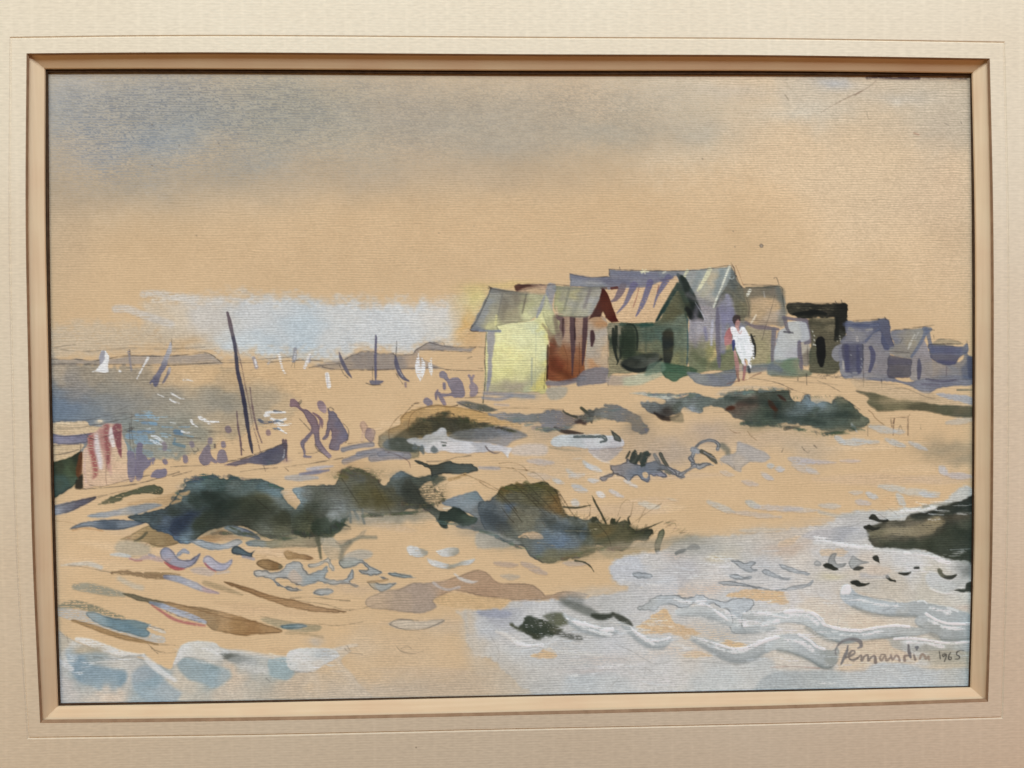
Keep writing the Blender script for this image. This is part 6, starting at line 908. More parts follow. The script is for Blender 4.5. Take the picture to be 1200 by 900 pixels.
S([(388, 762), (405, 758), (418, 756)], 4, (206, 200, 190), .7, soft=1.2); L([(404, 760), (408, 764), (416, 766), (425, 767)], .9, .5); L([(407, 757), (410, 762)], .8, .5); L([(345, 787), (365, 787)], .9, .4)
L([(312, 795), (320, 800), (340, 802)], .8, .4); L([(78, 744), (80, 752)], .8, .4)
end()
for x, y, rx, ry, c, a in ((470, 815, 110, 22, (188, 172, 152), .8), (380, 815, 60, 16, (196, 176, 150), .7), (540, 800, 60, 25, (196, 172, 144), .7), (430, 760, 26, 26, (212, 186, 152), .6), (480, 765, 50, 30, (206, 176, 140), .5), (520, 735, 30, 15, (206, 182, 152), .5)): B(x, y, rx, ry, c, a)
W([(455, 731), (462, 727), (475, 726), (492, 728), (508, 726), (521, 727), (512, 733), (495, 737), (478, 738), (463, 736)], (202, 186, 164), .8, soft=1, edge=.15); L([(457, 732), (465, 726), (490, 727)], .8, .45); L([(458, 732), (475, 738), (498, 737), (521, 727)], .8, .45)
for p in ([(463, 755), (470, 763), (485, 766), (497, 762)], [(470, 760), (477, 757), (482, 760)]): L(p, .8, .35)
# big pale gouache of the right foreground
P_.sat = .68; P_.val = 1.03
begin('foam_wash', 'broad pale blue grey gouache sheet over the lower right')
W([(534, 716), (560, 715), (590, 713), (602, 705), (640, 703), (670, 701), (700, 697), (735, 690), (722, 684), (714, 672), (716, 660), (728, 653), (750, 648), (775, 646), (790, 636), (815, 630), (850, 628), (880, 626), (940, 618), (975, 612), (985, 603), (1020, 598), (1060, 596), (1100, 590), (1145, 585), (1145, 840), (600, 840), (625, 818), (605, 800), (590, 785), (575, 772), (556, 768), (546, 748), (548, 732)],
  [(545, 725, (196, 184, 166, .7)), (580, 730, (184, 190, 198)), (560, 755, (196, 192, 184, .8)), (600, 770, (186, 192, 196)), (590, 718, (170, 174, 186)), (640, 715, (190, 192, 194)), (690, 705, (186, 184, 180)), (700, 715, (180, 182, 180)), (640, 790, (184, 190, 194, .9)), (680, 800, (178, 188, 194)), (740, 815, (180, 188, 192)), (735, 668, (186, 192, 204)), (760, 656, (198, 194, 190)), (800, 675, (182, 182, 188)), (780, 690, (194, 198, 206)), (830, 660, (186, 184, 182)), (860, 648, (192, 184, 164)), (840, 685, (200, 194, 190)), (800, 700, (206, 186, 168, .85)), (820, 640, (172, 172, 166)), (880, 640, (188, 188, 184)), (900, 665, (186, 188, 192)), (870, 680, (190, 192, 196)), (920, 630, (194, 176, 158)), (960, 640, (200, 200, 200)), (940, 660, (206, 194, 180)), (960, 690, (200, 192, 182)), (920, 690, (196, 198, 202)), (1000, 630, (182, 184, 190)), (1010, 610, (182, 184, 180)), (1050, 600, (190, 194, 188)), (1100, 600, (186, 188, 180)), (1060, 655, (196, 198, 200)), (1020, 660, (204, 188, 170)), (1040, 680, (198, 184, 160)), (1090, 685, (194, 186, 166)), (1020, 690, (196, 186, 168)), (1110, 665, (192, 194, 194)), (960, 715, (214, 190, 164)), (1020, 730, (216, 188, 156)), (940, 705, (206, 196, 184)), (800, 720, (190, 190, 188)), (870, 715, (190, 196, 200)), (900, 740, (198, 198, 196)), (840, 740, (184, 188, 188)), (770, 760, (192, 194, 196)), (720, 750, (190, 194, 200)), (820, 765, (200, 190, 178)), (760, 780, (190, 190, 190)), (900, 790, (186, 192, 192)), (840, 800, (184, 192, 194)), (990, 800, (188, 194, 196)), (1040, 765, (214, 188, 156)), (1060, 790, (192, 198, 202)), (1110, 770, (186, 174, 146)), (1130, 790, (194, 194, 190)), (920, 770, (204, 190, 172)), (1000, 775, (212, 186, 156))],
  .95, soft=2.2, wob=1.2, mot=.04, gran=.12, cj=4)
end()
P_.sat = .92; P_.val = 1.0
# sand left bare inside it
for x, y, rx, ry, c, a in ((590, 795, 34, 26, (196, 182, 162), .75), (560, 762, 20, 26, (202, 186, 164), .7), (620, 812, 30, 14, (186, 184, 178), .7), (545, 735, 10, 18, (206, 188, 164), .6), (700, 692, 40, 6, (196, 186, 172), .6), (960, 712, 40, 12, (212, 196, 176), .6), (1030, 735, 60, 8, (212, 190, 164), .6), (900, 625, 60, 8, (198, 180, 156), .6), (985, 612, 40, 6, (190, 184, 178), .5)):
    B(x, y, rx, ry, c, a)
for p, a in (([(744, 736), (758, 727), (770, 718), (776, 713), (783, 717), (790, 728), (800, 733), (812, 737), (822, 743), (810, 744), (790, 742), (770, 742), (752, 742)], .95), ([(852, 698), (866, 692), (880, 690), (918, 692), (925, 706), (905, 707), (890, 703), (870, 701)], .95), ([(622, 768), (636, 762), (645, 760), (652, 768), (645, 771), (630, 771)], .9), ([(840, 756), (852, 751), (868, 752), (876, 757), (862, 760), (848, 760)], .92), ([(800, 768), (815, 763), (832, 765), (835, 769), (818, 771)], .7), ([(785, 741), (805, 736), (820, 742), (812, 748), (795, 746)], .8), ([(1032, 588), (1042, 580), (1052, 585), (1050, 592), (1040, 592)], .6), ([(1062, 585), (1070, 580), (1085, 585), (1080, 592), (1065, 594)], .6), ([(912, 638), (925, 632), (938, 628), (930, 636), (918, 643)], .5), ([(960, 645), (980, 643), (995, 646), (985, 652), (965, 652)], .5)):
    W(p, (222, 178, 124), a, soft=1.2, dry=.1, wob=1)
for x, y, rx, ry, c, a, d in ((790, 650, 16, 6, (206, 184, 168), .8, .45), (835, 690, 60, 8, (212, 184, 160), .8, .5), (840, 655, 12, 5, (204, 184, 140), .8, 0), (810, 740, 50, 10, (206, 180, 152), .7, .5), (830, 750, 40, 8, (210, 178, 140), .7, .5), (800, 765, 50, 8, (212, 186, 160), .7, .45), (700, 770, 50, 8, (204, 186, 172), .6, .35), (930, 640, 40, 10, (206, 178, 152), .6, 0), (1010, 700, 20, 5, (216, 186, 156), .6, 0), (905, 640, 30, 8, (196, 172, 152), .5, 0), (1130, 713, 12, 5, (214, 182, 160), .7, 0), (690, 785, 40, 6, (200, 184, 176), .6, .2), (600, 752, 16, 8, (206, 196, 188), .6, .3), (760, 640, 60, 6, (186, 168, 140), .7, 0), (800, 632, 40, 6, (168, 156, 132), .7, 0), (1000, 668, 30, 6, (210, 192, 168), .6, 0), (975, 675, 16, 5, (202, 188, 140), .6, 0)):
    B(x, y, rx, ry, c, a, dry=d)
W([(560, 716), (580, 714), (596, 716), (600, 720), (592, 724), (575, 724), (563, 721)], [(570, 719, (150, 154, 170)), (590, 719, (160, 164, 182))], .8, soft=1.6); W([(593, 712), (600, 705), (612, 706), (610, 712)], (196, 190, 180), .7, soft=1.4)
S([(545, 716), (546, 730), (548, 745)], 4, (190, 186, 178), .5, soft=2)
W([(655, 700), (675, 697), (685, 702), (680, 710), (665, 712), (655, 708)], (140, 142, 138), .7, soft=3)
# puddles with rims inside the pale sheet
begin('blue_puddle', 'grey blue puddle outlines drawn over the pale sheet')
W([(747, 712), (754, 708), (762, 703), (768, 699), (780, 697), (795, 697), (802, 701), (815, 697), (822, 697), (835, 702), (848, 704), (862, 701), (876, 701), (883, 704), (882, 712), (876, 717), (870, 722), (870, 735), (874, 741), (864, 743), (855, 737), (857, 728), (855, 717), (845, 713), (835, 707), (828, 710), (815, 708), (805, 712), (795, 712), (785, 708), (775, 710), (768, 717), (760, 716), (750, 715)],
  [(755, 712, (180, 184, 182)), (775, 703, (178, 186, 190)), (800, 706, (184, 192, 198)), (822, 700, (186, 194, 200)), (850, 708, (186, 194, 200)), (875, 708, (182, 190, 196)), (865, 730, (184, 188, 186))], .85, soft=.8, edge=.3, wob=.8)
for p in ([(856, 657), (865, 656), (872, 659), (880, 657), (886, 660), (880, 665), (888, 668), (880, 671), (870, 668), (862, 662)], [(855, 674), (862, 673), (872, 676), (881, 675), (878, 679), (866, 679), (857, 677)], [(840, 682), (855, 681), (875, 684), (890, 687), (905, 690), (925, 688), (945, 684), (953, 679), (950, 686), (935, 691), (910, 693), (885, 690), (860, 686), (845, 685)], [(892, 669), (898, 667), (908, 671), (918, 676), (928, 678), (922, 680), (908, 678), (895, 673)], [(912, 661), (918, 661), (930, 666), (942, 669), (950, 672), (944, 674), (930, 671), (916, 666)], [(741, 672), (752, 670), (764, 673), (762, 678), (748, 678)]):
    W(p, (166, 174, 180), .8, soft=.8, edge=.3, wob=.6)
end()
# ridges of thick paint
def ridge(label, body, top, w=14, col=(180, 187, 188), tw=4.4, tc=(246, 246, 242)):
    begin('paint_ridge', label)
    S(body, w, [(body[0][0], body[0][1], col), (body[len(body) // 2][0], body[len(body) // 2][1] + 3, tuple(c - 10 for c in col)), (body[-1][0], body[-1][1], col)], .9, soft=1.8, h=.08, mot=.14)
    S([(x + 1, y + wq * .36, wq * .3) for x, y, wq in body], 3, tuple(c - 44 for c in col), .45, soft=3)
    S(top, tw, tc, .92, soft=1, dry=.18, wob=.9, h=.18, taper=(.6, 1)); end()
ridge('thin white ridge by the dark green tuft', [(660, 722, 8), (680, 734, 12), (705, 741, 12), (722, 740, 5)], [(664, 725), (675, 729), (690, 733), (705, 737), (717, 738)], 10)
ridge('short curved ridge left of the bare orange patch', [(728, 730, 6), (742, 742, 10), (758, 752, 13), (775, 754, 13), (786, 748, 5)], [(737, 732), (745, 741), (758, 749), (772, 750.5), (785, 747)], 12)
ridge('long sagging ridge with a bright rim left of the signature', [(812, 748, 8), (835, 758, 16), (858, 768, 18), (880, 766, 18), (902, 754, 12)], [(812, 746), (830, 752), (850, 758), (868, 760), (885, 755), (902, 749)], 16, (176, 182, 182), 3)
ridge('slanting pale ridge rising over the orange gap', [(795, 718, 8), (820, 716, 14), (840, 722, 12), (862, 735, 5)], [(812, 709), (828, 709), (840, 717), (852, 726)], 10, (190, 196, 196), 2)
ridge('narrow ridge under the rimmed puddle', [(872, 722, 6), (890, 722, 12), (905, 722, 10)], [(872, 718), (886, 718), (903, 720)], 9, (192, 196, 194), 2)
ridge('pale ridge running to the edge of the rimmed puddle', [(860, 738, 6), (880, 738, 10), (905, 734, 10)], [(872, 733), (890, 733.5), (905, 731)], 9, (184, 190, 190), 2)
begin('paint_ridge', 'broad wave ridge with a white tip right of the black dabs')
W([(985, 692), (988, 686), (992, 684.5), (996, 688), (1005, 696), (1020, 700), (1040, 704), (1060, 706), (1078, 704), (1090, 707), (1105, 710), (1122, 715), (1140, 722), (1140, 732), (1115, 730), (1090, 726), (1070, 723), (1045, 722), (1025, 719), (1005, 714), (992, 708), (985, 700)], [(1000, 700, (176, 188, 196)), (1025, 708, (178, 192, 198)), (1045, 712, (176, 186, 192)), (1070, 712, (166, 174, 176)), (1095, 714, (170, 178, 180)), (1120, 722, (170, 178, 180)), (1020, 716, (170, 176, 176)), (1060, 720, (176, 176, 168))], .94, soft=1.3, edge=.06, h=.1)
S([(1000, 711), (1020, 719), (1045, 721), (1070, 722), (1095, 726)], 4, (132, 138, 134), .6, soft=2.4)
W([(985, 696), (986, 689), (990, 685), (995, 685), (997, 690), (996, 696), (990, 697)], (232, 230, 228), .93, soft=1, h=.18); S([(1000, 697), (1020, 700), (1045, 703), (1050, 706), (1046, 711), (1034, 716)], 1.2, (130, 138, 142), .6, dry=.2); S([(1075, 705), (1082, 704), (1086, 707)], 2, (220, 222, 220), .8, h=.1); S([(1110, 712), (1122, 716)], 2.4, (220, 220, 216), .8, h=.1)
begin('paint_ridge', 'grey ridge with a pale rim at the right border')
W([(1072, 726), (1078, 721), (1086, 719), (1094, 724), (1106, 729), (1122, 731), (1140, 731), (1140, 751), (1120, 752), (1104, 751), (1098, 745), (1084, 738), (1074, 732)], [(1082, 724, (184, 190, 190)), (1100, 735, (170, 178, 180)), (1125, 740, (168, 174, 174)), (1115, 749, (164, 170, 170)), (1085, 734, (164, 168, 164))], .94, soft=1.3, edge=.06, h=.1); S([(1078, 735), (1095, 745), (1110, 750), (1135, 750)], 4, (130, 136, 132), .6, soft=2.4); S([(1085, 719), (1095, 725), (1108, 730), (1122, 731), (1138, 731)], 3.2, (238, 238, 232), .9, dry=.1, h=.18)
begin('paint_ridge', 'long rolling ridge with white crests above the signature')
W([(895, 722), (905, 720), (920, 717), (935, 715), (950, 717), (960, 722), (966, 732), (975, 735), (990, 738), (1008, 739), (1025, 736), (1042, 733), (1060, 734), (1075, 736), (1088, 738), (1086, 743), (1070, 746), (1050, 747), (1030, 749), (1012, 753), (992, 754), (976, 751), (962, 745), (952, 738), (940, 732), (920, 730), (900, 732)], [(910, 724, (190, 196, 196)), (935, 720, (194, 200, 200)), (955, 728, (186, 194, 194)), (975, 742, (172, 182, 184)), (1000, 748, (164, 174, 176)), (1015, 744, (178, 186, 188)), (1045, 740, (184, 190, 190)), (1075, 741, (180, 184, 180)), (1050, 746, (170, 174, 172)), (945, 733, (176, 182, 182))], .95, soft=1.3, edge=.08, h=.1)
S([(898, 721), (912, 722), (925, 725)], 2, (224, 224, 220), .8, dry=.15, h=.16); S([(920, 717), (935, 715.5), (948, 717), (958, 722), (966, 732)], 4.2, (244, 244, 240), .95, dry=.05, h=.2); S([(966, 732), (978, 735.5), (992, 738), (1008, 739)], 3.4, (240, 240, 236), .9, dry=.08, h=.18); S([(1010, 738.5), (1030, 735), (1048, 733), (1065, 734.5)], 3, (238, 236, 230), .9, dry=.1, h=.18)
S([(945, 736), (958, 744), (975, 751), (992, 753), (1012, 752), (1035, 748), (1060, 746)], 4, (128, 138, 136), .6, soft=2.4)
L([(960, 722), (966, 730), (973, 734)], 1, .5); S([(983, 724), (981, 733), (984, 733)], 1, (150, 160, 160), .6)
begin('paint_ridge', 'grey ridge dropping to the foot of the signature')
W([(896, 752), (905, 748), (912, 745), (925, 743), (940, 744), (948, 748), (956, 754), (965, 761), (975, 762), (982, 758), (984, 770), (978, 780), (968, 784), (958, 780), (945, 772), (932, 767), (918, 762), (908, 762), (896, 765)], [(905, 755, (190, 196, 196)), (930, 750, (186, 192, 194)), (945, 762, (170, 178, 180)), (960, 772, (166, 174, 174)), (975, 772, (160, 164, 158)), (920, 757, (186, 192, 190))], .94, soft=1.2, edge=.1, h=.1)
S([(912, 762), (930, 766), (948, 773), (962, 781), (974, 783)], 4, (126, 136, 134), .65, soft=2.4); S([(965, 765), (975, 772)], 10, (146, 152, 146), .5, soft=3)
S([(894, 752), (905, 748), (912, 747)], 3.4, (238, 238, 234), .9, dry=.06, h=.18); S([(936, 743.5), (948, 750), (956, 757), (966, 761)], 3, (232, 234, 234), .9, dry=.06, h=.16)
begin('paint_ridge', 'pale band of thick paint above the date')
W([(1040, 750), (1055, 748), (1075, 748), (1095, 750), (1118, 753), (1140, 750), (1140, 764), (1118, 762), (1092, 763), (1065, 764), (1045, 759)], [(1050, 756, (178, 174, 162)), (1070, 752, (196, 198, 196)), (1100, 756, (180, 182, 176)), (1130, 756, (178, 184, 188)), (1080, 761, (172, 170, 160))], .92, soft=1.6, h=.08); S([(1048, 748.5), (1065, 747.5), (1085, 750), (1110, 753.5), (1135, 752)], 3, (236, 234, 226), .9, dry=.1, h=.16)
end()
W([(985, 762), (1010, 750), (1040, 750), (1045, 758), (1060, 764), (1075, 770), (1072, 778), (1030, 777), (1000, 784), (984, 784)], (216, 190, 158), .8, soft=2); B(1110, 766, 30, 10, (166, 160, 140), .7); B(1095, 783, 40, 5, (206, 184, 152), .7); B(1125, 780, 18, 7, (196, 178, 150), .6)
P_.val = .94
W([(1012, 786), (1022, 780), (1035, 776), (1060, 778), (1090, 784), (1140, 786), (1140, 830), (900, 830), (900, 790), (960, 786), (990, 787)], [(1030, 785, (194, 202, 206)), (1070, 795, (194, 200, 202)), (1120, 795, (192, 194, 190)), (960, 795, (184, 192, 192)), (920, 805, (180, 188, 190))], .8, soft=2.2)
P_.val = 1.0
for p in ([(900, 776), (925, 781), (945, 783), (965, 783)], [(800, 775), (830, 776), (865, 779)], [(722, 755), (740, 763), (755, 772), (768, 778), (785, 775)], [(755, 782), (765, 788), (778, 797)], [(712, 772), (730, 772), (738, 777), (730, 780), (715, 780)], [(985, 786), (1015, 786)], [(757, 781), (754, 795)], [(725, 795), (715, 805)], [(575, 745), (585, 765), (583, 775)]): L(p, .8, .4, (130, 124, 116))
S([(903, 782), (930, 781), (960, 783)], 1, (176, 130, 116), .5, dry=.2)
for x0, y0, x1, y1 in ((580, 741, 600, 752), (600, 752, 622, 757)): pass
S([(582, 740, 3), (595, 745, 6), (605, 752, 5), (616, 757, 3)], 5, (216, 208, 198), .85, dry=.15, soft=1.1, h=.1); S([(602, 753), (612, 757), (630, 756)], 2, (232, 228, 220), .8, dry=.3, h=.14); S([(640, 760), (660, 765), (685, 766), (705, 768)], 5, (206, 202, 194), .75, dry=.2, soft=1.2, h=.06); S([(612, 763), (625, 760), (640, 755), (655, 748)], 2, (206, 208, 208), .7, soft=1.2)
bush('dark green smudged tuft in the pale foreground', lambda: (
    W([(599, 732), (606, 734), (612, 730), (615, 724), (624, 722), (632, 724), (640, 728), (648, 733), (660, 737), (655, 742), (645, 744), (636, 748), (628, 749), (618, 745), (612, 740), (604, 738)], [(605, 735, (90, 92, 70)), (620, 728, (52, 62, 48)), (630, 740, (46, 58, 44)), (645, 738, (50, 60, 44)), (625, 747, (60, 66, 48)), (655, 740, (80, 82, 60))], .95, soft=2, wob=1.4, dry=.12),
    W([(636, 722), (645, 718), (658, 718), (662, 724), (666, 730), (658, 734), (650, 732), (642, 728)], [(645, 722, (104, 108, 90)), (658, 727, (92, 96, 66)), (650, 730, (84, 86, 62))], .9, soft=2, dry=.1), S([(655, 742), (668, 746), (680, 748)], 7, (90, 92, 84), .8, soft=1.4, dry=.4)))
bush('dark diagonal smudges trailing right of the smudged tuft', lambda: (
    S([(660, 704, 5), (672, 710, 10), (688, 716, 11), (700, 722, 8)], 9, (112, 116, 108), .85, soft=2.6, dry=.1), S([(694, 721, 4), (704, 723, 8), (714, 722, 6), (718, 719, 3)], 6, (56, 62, 50), .93, soft=1.6), S([(720, 720, 4), (728, 725, 8), (736, 729, 6), (741, 733, 2)], 6, (66, 70, 58), .92, soft=1.4)))
# right hand dark bank and black dabs
P_.val = .74
bush('big dark olive bank pushing in from the right border', lambda: (
    W([(1016, 624), (1018, 616), (1028, 613), (1040, 609), (1056, 610), (1066, 603), (1080, 601), (1092, 599), (1098, 594), (1112, 590), (1126, 587), (1145, 584), (1145, 658), (1130, 657), (1112, 655), (1100, 650), (1088, 646), (1072, 644), (1055, 643), (1040, 642), (1026, 641), (1020, 634)],
      [(1025, 632, (92, 92, 72)), (1045, 636, (62, 66, 50)), (1040, 612, (74, 74, 56)), (1060, 612, (92, 88, 66)), (1045, 624, (150, 138, 106)), (1075, 622, (148, 134, 102)), (1095, 610, (140, 126, 94)), (1110, 605, (92, 90, 68)), (1120, 595, (56, 62, 54)), (1135, 590, (50, 56, 48)), (1115, 618, (66, 70, 54)), (1135, 610, (112, 104, 82)), (1125, 630, (44, 52, 42)), (1100, 638, (56, 62, 46)), (1075, 638, (64, 68, 50)), (1120, 650, (56, 62, 52)), (1138, 645, (52, 60, 54)), (1090, 600, (62, 64, 54)), (1085, 628, (96, 92, 68))], .95, soft=1.3, wob=.9, gran=.25, cj=6, dry=.02),
    W([(1020, 622), (1040, 618), (1060, 618), (1078, 614), (1092, 606), (1100, 604), (1108, 611), (1098, 618), (1092, 625), (1070, 629), (1045, 627), (1022, 630)], [(1030, 625, (176, 166, 126)), (1060, 623, (222, 202, 156)), (1095, 610, (216, 190, 136)), (1085, 624, (206, 186, 140))], .88, soft=2.2, dry=.1),
    S([(1105, 608), (1125, 606), (1142, 606)], 6, (110, 102, 80), .6, soft=3), S([(1019, 608, 3), (1023, 606, 7), (1030, 610, 4), (1040, 610, 3)], 5, (50, 54, 44), .93, wob=.6), S([(1014, 618, 3), (1018, 617, 5), (1024, 620, 5), (1032, 618, 2)], 4, (52, 56, 46), .93, wob=.6), S([(1068, 604), (1085, 602), (1105, 597)], 5, (62, 66, 56), .8, soft=1.4), S([(1126, 594), (1133, 597)], 2, (140, 146, 136), .6, dry=.4)))
P_.val = 1.0
W([(1030, 632), (1060, 634), (1095, 628), (1120, 612), (1145, 612), (1145, 657), (1112, 655), (1085, 645), (1040, 642)], (58, 74, 54), .42, soft=4, own=False); W([(1068, 605), (1090, 601), (1110, 592), (1145, 586), (1145, 600), (1120, 602), (1095, 606), (1075, 610)], (40, 52, 46), .6, soft=2.4, own=False)
S([(1060, 596, 3), (1080, 598, 4), (1098, 594, 2)], 3, (206, 208, 200), .7, dry=.15, h=.06); S([(1082, 594), (1100, 591), (1112, 590)], 4, (140, 142, 128), .7, soft=1.2); L([(1030, 602), (1040, 609)], .9, .5); L([(1040, 595), (1050, 602)], .9, .4)
S([(1000, 602), (985, 605), (960, 600)], 4, (180, 178, 168), .7, soft=1.6); S([(955, 617), (990, 618), (1010, 612)], 1.2, (150, 150, 146), .5)
W([(940, 628), (960, 620), (1000, 618), (1018, 626), (1005, 633), (975, 636), (955, 633)], [(960, 628, (180, 176, 178)), (990, 628, (168, 170, 176)), (1010, 628, (184, 184, 184))], .75, soft=2); S([(955, 636), (985, 638), (1025, 644), (1060, 647)], 5, (206, 206, 202), .7, soft=1.8, h=.06)
begin('gull_shape', 'grey winged shapes standing over black dabs at the right')
for p in ([(970, 656), (973, 650), (978, 647.5), (981, 649), (979, 655), (981, 661), (989, 660), (992, 661), (987, 665), (980, 666), (972, 663)], [(994, 661), (997, 654), (1000, 651), (1005, 655), (1012, 657), (1019, 659), (1010, 661), (1004, 664), (999, 668)], [(953, 660), (957, 656), (962, 659), (962, 663), (955, 663)]):
    W(p, [(p[1][0], p[1][1], (160, 164, 162)), (p[4][0], p[4][1] + 3, (150, 152, 150)), (p[-2][0], p[-2][1], (178, 178, 176))], .85, soft=.9, edge=.2)
end()
BK = (44, 48, 40)
begin('black_dab', 'black green dabs strewn over the pale right foreground')
W([(964, 663), (967, 660), (973, 661), (978, 665), (983, 667), (978, 668), (970, 666)], BK, .95, soft=.7, wob=.7)
S([(1001, 667, 3), (1006, 666, 5), (1011, 665.5, 3)], 4, (60, 62, 56), .93); W([(1022, 653), (1024, 651), (1028, 651), (1030, 655), (1031, 660), (1028, 659), (1024, 657)], BK, .96, soft=.7)
W([(996, 682), (1000, 680), (1005, 680), (1009, 683), (1014, 684), (1019, 683), (1015, 686), (1008, 687), (1000, 685)], BK, .96, soft=.7); W([(1038, 675), (1041, 674), (1044, 678), (1049, 680), (1049, 682), (1043, 681), (1039, 678)], BK, .96, soft=.7)
W([(1052, 671), (1058, 670.5), (1064, 670.5), (1068, 670), (1066, 673), (1060, 675), (1054, 673)], BK, .95, soft=.7); S([(1072, 665.5), (1076, 665.5)], 3.4, BK, .93)
W([(1098, 668), (1100, 666), (1104, 668), (1106, 672), (1112, 674), (1121, 673), (1120, 676), (1114, 679), (1106, 678), (1100, 674)], [(1101, 669, (104, 104, 80)), (1112, 676, (42, 46, 38))], .95, soft=.8)
W([(1118, 692), (1124, 690), (1131, 690), (1132, 684), (1136, 681), (1145, 680), (1145, 695), (1132, 694), (1122, 694)], (48, 54, 44), .95, soft=1, wob=.8)
end()
W([(1084, 676), (1090, 670), (1098, 671), (1106, 679), (1118, 681), (1130, 680), (1120, 690), (1108, 695), (1095, 690), (1086, 684)], [(1090, 676, (196, 200, 202)), (1110, 686, (186, 190, 188)), (1125, 683, (180, 180, 174))], .8, soft=1.8, h=.05); B(1130, 670, 14, 8, (120, 122, 116), .8); S([(1090, 690), (1104, 695), (1116, 695)], 2, (224, 222, 214), .8, dry=.1, h=.1)
S([(793, 648, 4), (800, 645, 4.4), (806, 643, 3)], 4, (104, 108, 106), .9, wob=.5); S([(806, 643, 3), (813, 641, 6), (819, 642, 4)], 5, (112, 114, 112), .85, wob=.6, dry=.08); B(805, 632, 22, 5, (150, 146, 126), .6, dry=.2); B(825, 640, 40, 8, (168, 168, 160), .6)
S([(1010, 674), (1030, 675), (1040, 675)], 6, (184, 182, 184), .6, soft=1.8); W([(1015, 666), (1022, 662), (1035, 664), (1045, 668), (1035, 674), (1018, 673)], (212, 190, 168), .7, soft=1.6)
W([(880, 680), (925, 680), (932, 692), (920, 705), (990, 715), (985, 700), (960, 690)], (204, 198, 194), .35, soft=3); W([(919, 693), (935, 692), (955, 697), (985, 712), (965, 718), (930, 714), (925, 706)], [(930, 697, (210, 202, 196)), (960, 706, (212, 194, 172))], .8, soft=1.6)
begin('paint_ridge', 'short overlapping white licks of thick paint across the lower right')
for q, wq in (([(668, 728), (684, 735), (700, 741), (716, 743)], 5), ([(740, 738), (752, 748), (766, 754)], 4), ([(822, 752), (842, 760), (862, 764), (884, 758)], 5), ([(845, 712), (858, 722), (872, 730)], 4), ([(872, 727), (892, 730), (912, 727)], 4), ([(925, 722), (945, 722), (958, 730)], 4), ([(985, 744), (1010, 744), (1035, 739)], 4), ([(920, 750), (938, 752), (952, 762)], 4.4), ([(1005, 702), (1030, 708), (1050, 710)], 4), ([(1088, 726), (1108, 735), (1130, 737)], 4.4), ([(1090, 712), (1112, 718)], 4), ([(1055, 753), (1080, 753), (1105, 758)], 3.6), ([(600, 750), (615, 756), (635, 756)], 4), ([(790, 702), (806, 706), (826, 704)], 3.4), ([(1045, 600), (1075, 598), (1095, 594)], 3.4), ([(1060, 648), (1090, 652), (1112, 660)], 5), ([(955, 630), (985, 638), (1020, 642)], 5)):
    S(q, wq, (232, 232, 228), .75, soft=1.3, dry=.22, wob=.9, h=.14, taper=(.5, 1))
begin('dry_scumble')
r = random.Random(21)
for x, y, n, sp, l in ((690, 735, 14, 22, 26), (760, 730, 10, 20, 24), (800, 752, 14, 24, 26), (850, 725, 12, 26, 28), (900, 712, 12, 26, 30), (930, 735, 10, 24, 30), (640, 758, 12, 24, 24), (760, 672, 12, 30, 34), (850, 660, 12, 34, 36), (960, 700, 8, 26, 30), (1080, 600, 8, 26, 26), (1070, 660, 10, 34, 30), (700, 785, 10, 40, 40), (900, 795, 12, 70, 50), (1060, 780, 8, 40, 40), (120, 775, 10, 30, 26), (240, 765, 10, 26, 26), (350, 775, 10, 24, 24)):
    for _ in range(n):
        x0, y0 = x + r.uniform(-sp * 1.6, sp * 1.6), y + r.uniform(-sp * .5, sp * .5)
        ll = l * r.uniform(.4, 1); k = r.uniform(-.12, .22)
        S([(x0, y0, 1), (x0 + ll * .5, y0 + ll * k * .6 + 1, r.uniform(1.6, 4)), (x0 + ll, y0 + ll * k, .8)], 2, r.choice([(226, 224, 218), (214, 214, 210), (206, 198, 186), (196, 202, 206)]), r.uniform(.35, .75), soft=1, dry=r.uniform(.3, .55), h=.05, own=False)
begin('signature', 'brushed grey brown signature at the lower right')
SG = (122, 116, 114)
S([(979.5, 767, 1.4), (979, 762, 2), (982, 756, 2.4), (988, 751, 3), (996, 749, 3.8), (1003, 749.4, 4.4), (1008, 752, 4.6), (1009, 757, 4.4), (1005.5, 759.5, 2.4)], 4, (128, 122, 122), .88)
S([(993.5, 757, 2.6), (992, 764, 3.6), (989, 771, 3.8), (985.5, 778.5, 2)], 3.6, (118, 116, 120), .88)
S([(991, 771, 2.4), (996, 769, 2.6), (1001, 766, 2.6), (1001.5, 763, 2.4), (998, 763, 2.4), (995, 767, 2.8), (995.5, 772, 3), (1000, 773.5, 3), (1005, 771, 2.4)], 2.8, (130, 118, 112), .92)
S([(1005, 771, 2.2), (1009, 768, 2.6), (1010, 774, 3), (1013, 769, 2.6), (1017, 768, 2.8), (1017.5, 774, 3), (1021, 770, 2.8), (1025, 769, 3.4), (1026, 776, 4.4)], 3, (134, 120, 112), .9)
S([(1037, 767.5, 2.6), (1033, 767, 2.4), (1031, 771, 2.6), (1033, 774, 2.4), (1037, 769, 2.4), (1039, 774, 2.8), (1043, 771, 2.4)], 2.6, (146, 126, 112), .86)
S([(1044, 768, 2.6), (1046, 773, 2.8), (1050, 768, 2.4), (1053, 770, 2.8), (1054, 774, 3.4)], 2.8, (150, 128, 116), .86)
S([(1060, 774, 3.4), (1060, 769, 2.4), (1065, 768, 2.4)], 2.6, (140, 120, 110), .8); S([(1064.5, 756, 3), (1065, 763, 3.8), (1067, 770, 3)], 3.4, (122, 116, 118), .92)
S([(1071, 768, 2.8), (1072.5, 773, 3)], 2.8, (134, 120, 112), .8); S([(1073, 758.5, 3), (1075, 758.5, 3.4), (1074, 761, 2)], 3, (112, 112, 118), .92)
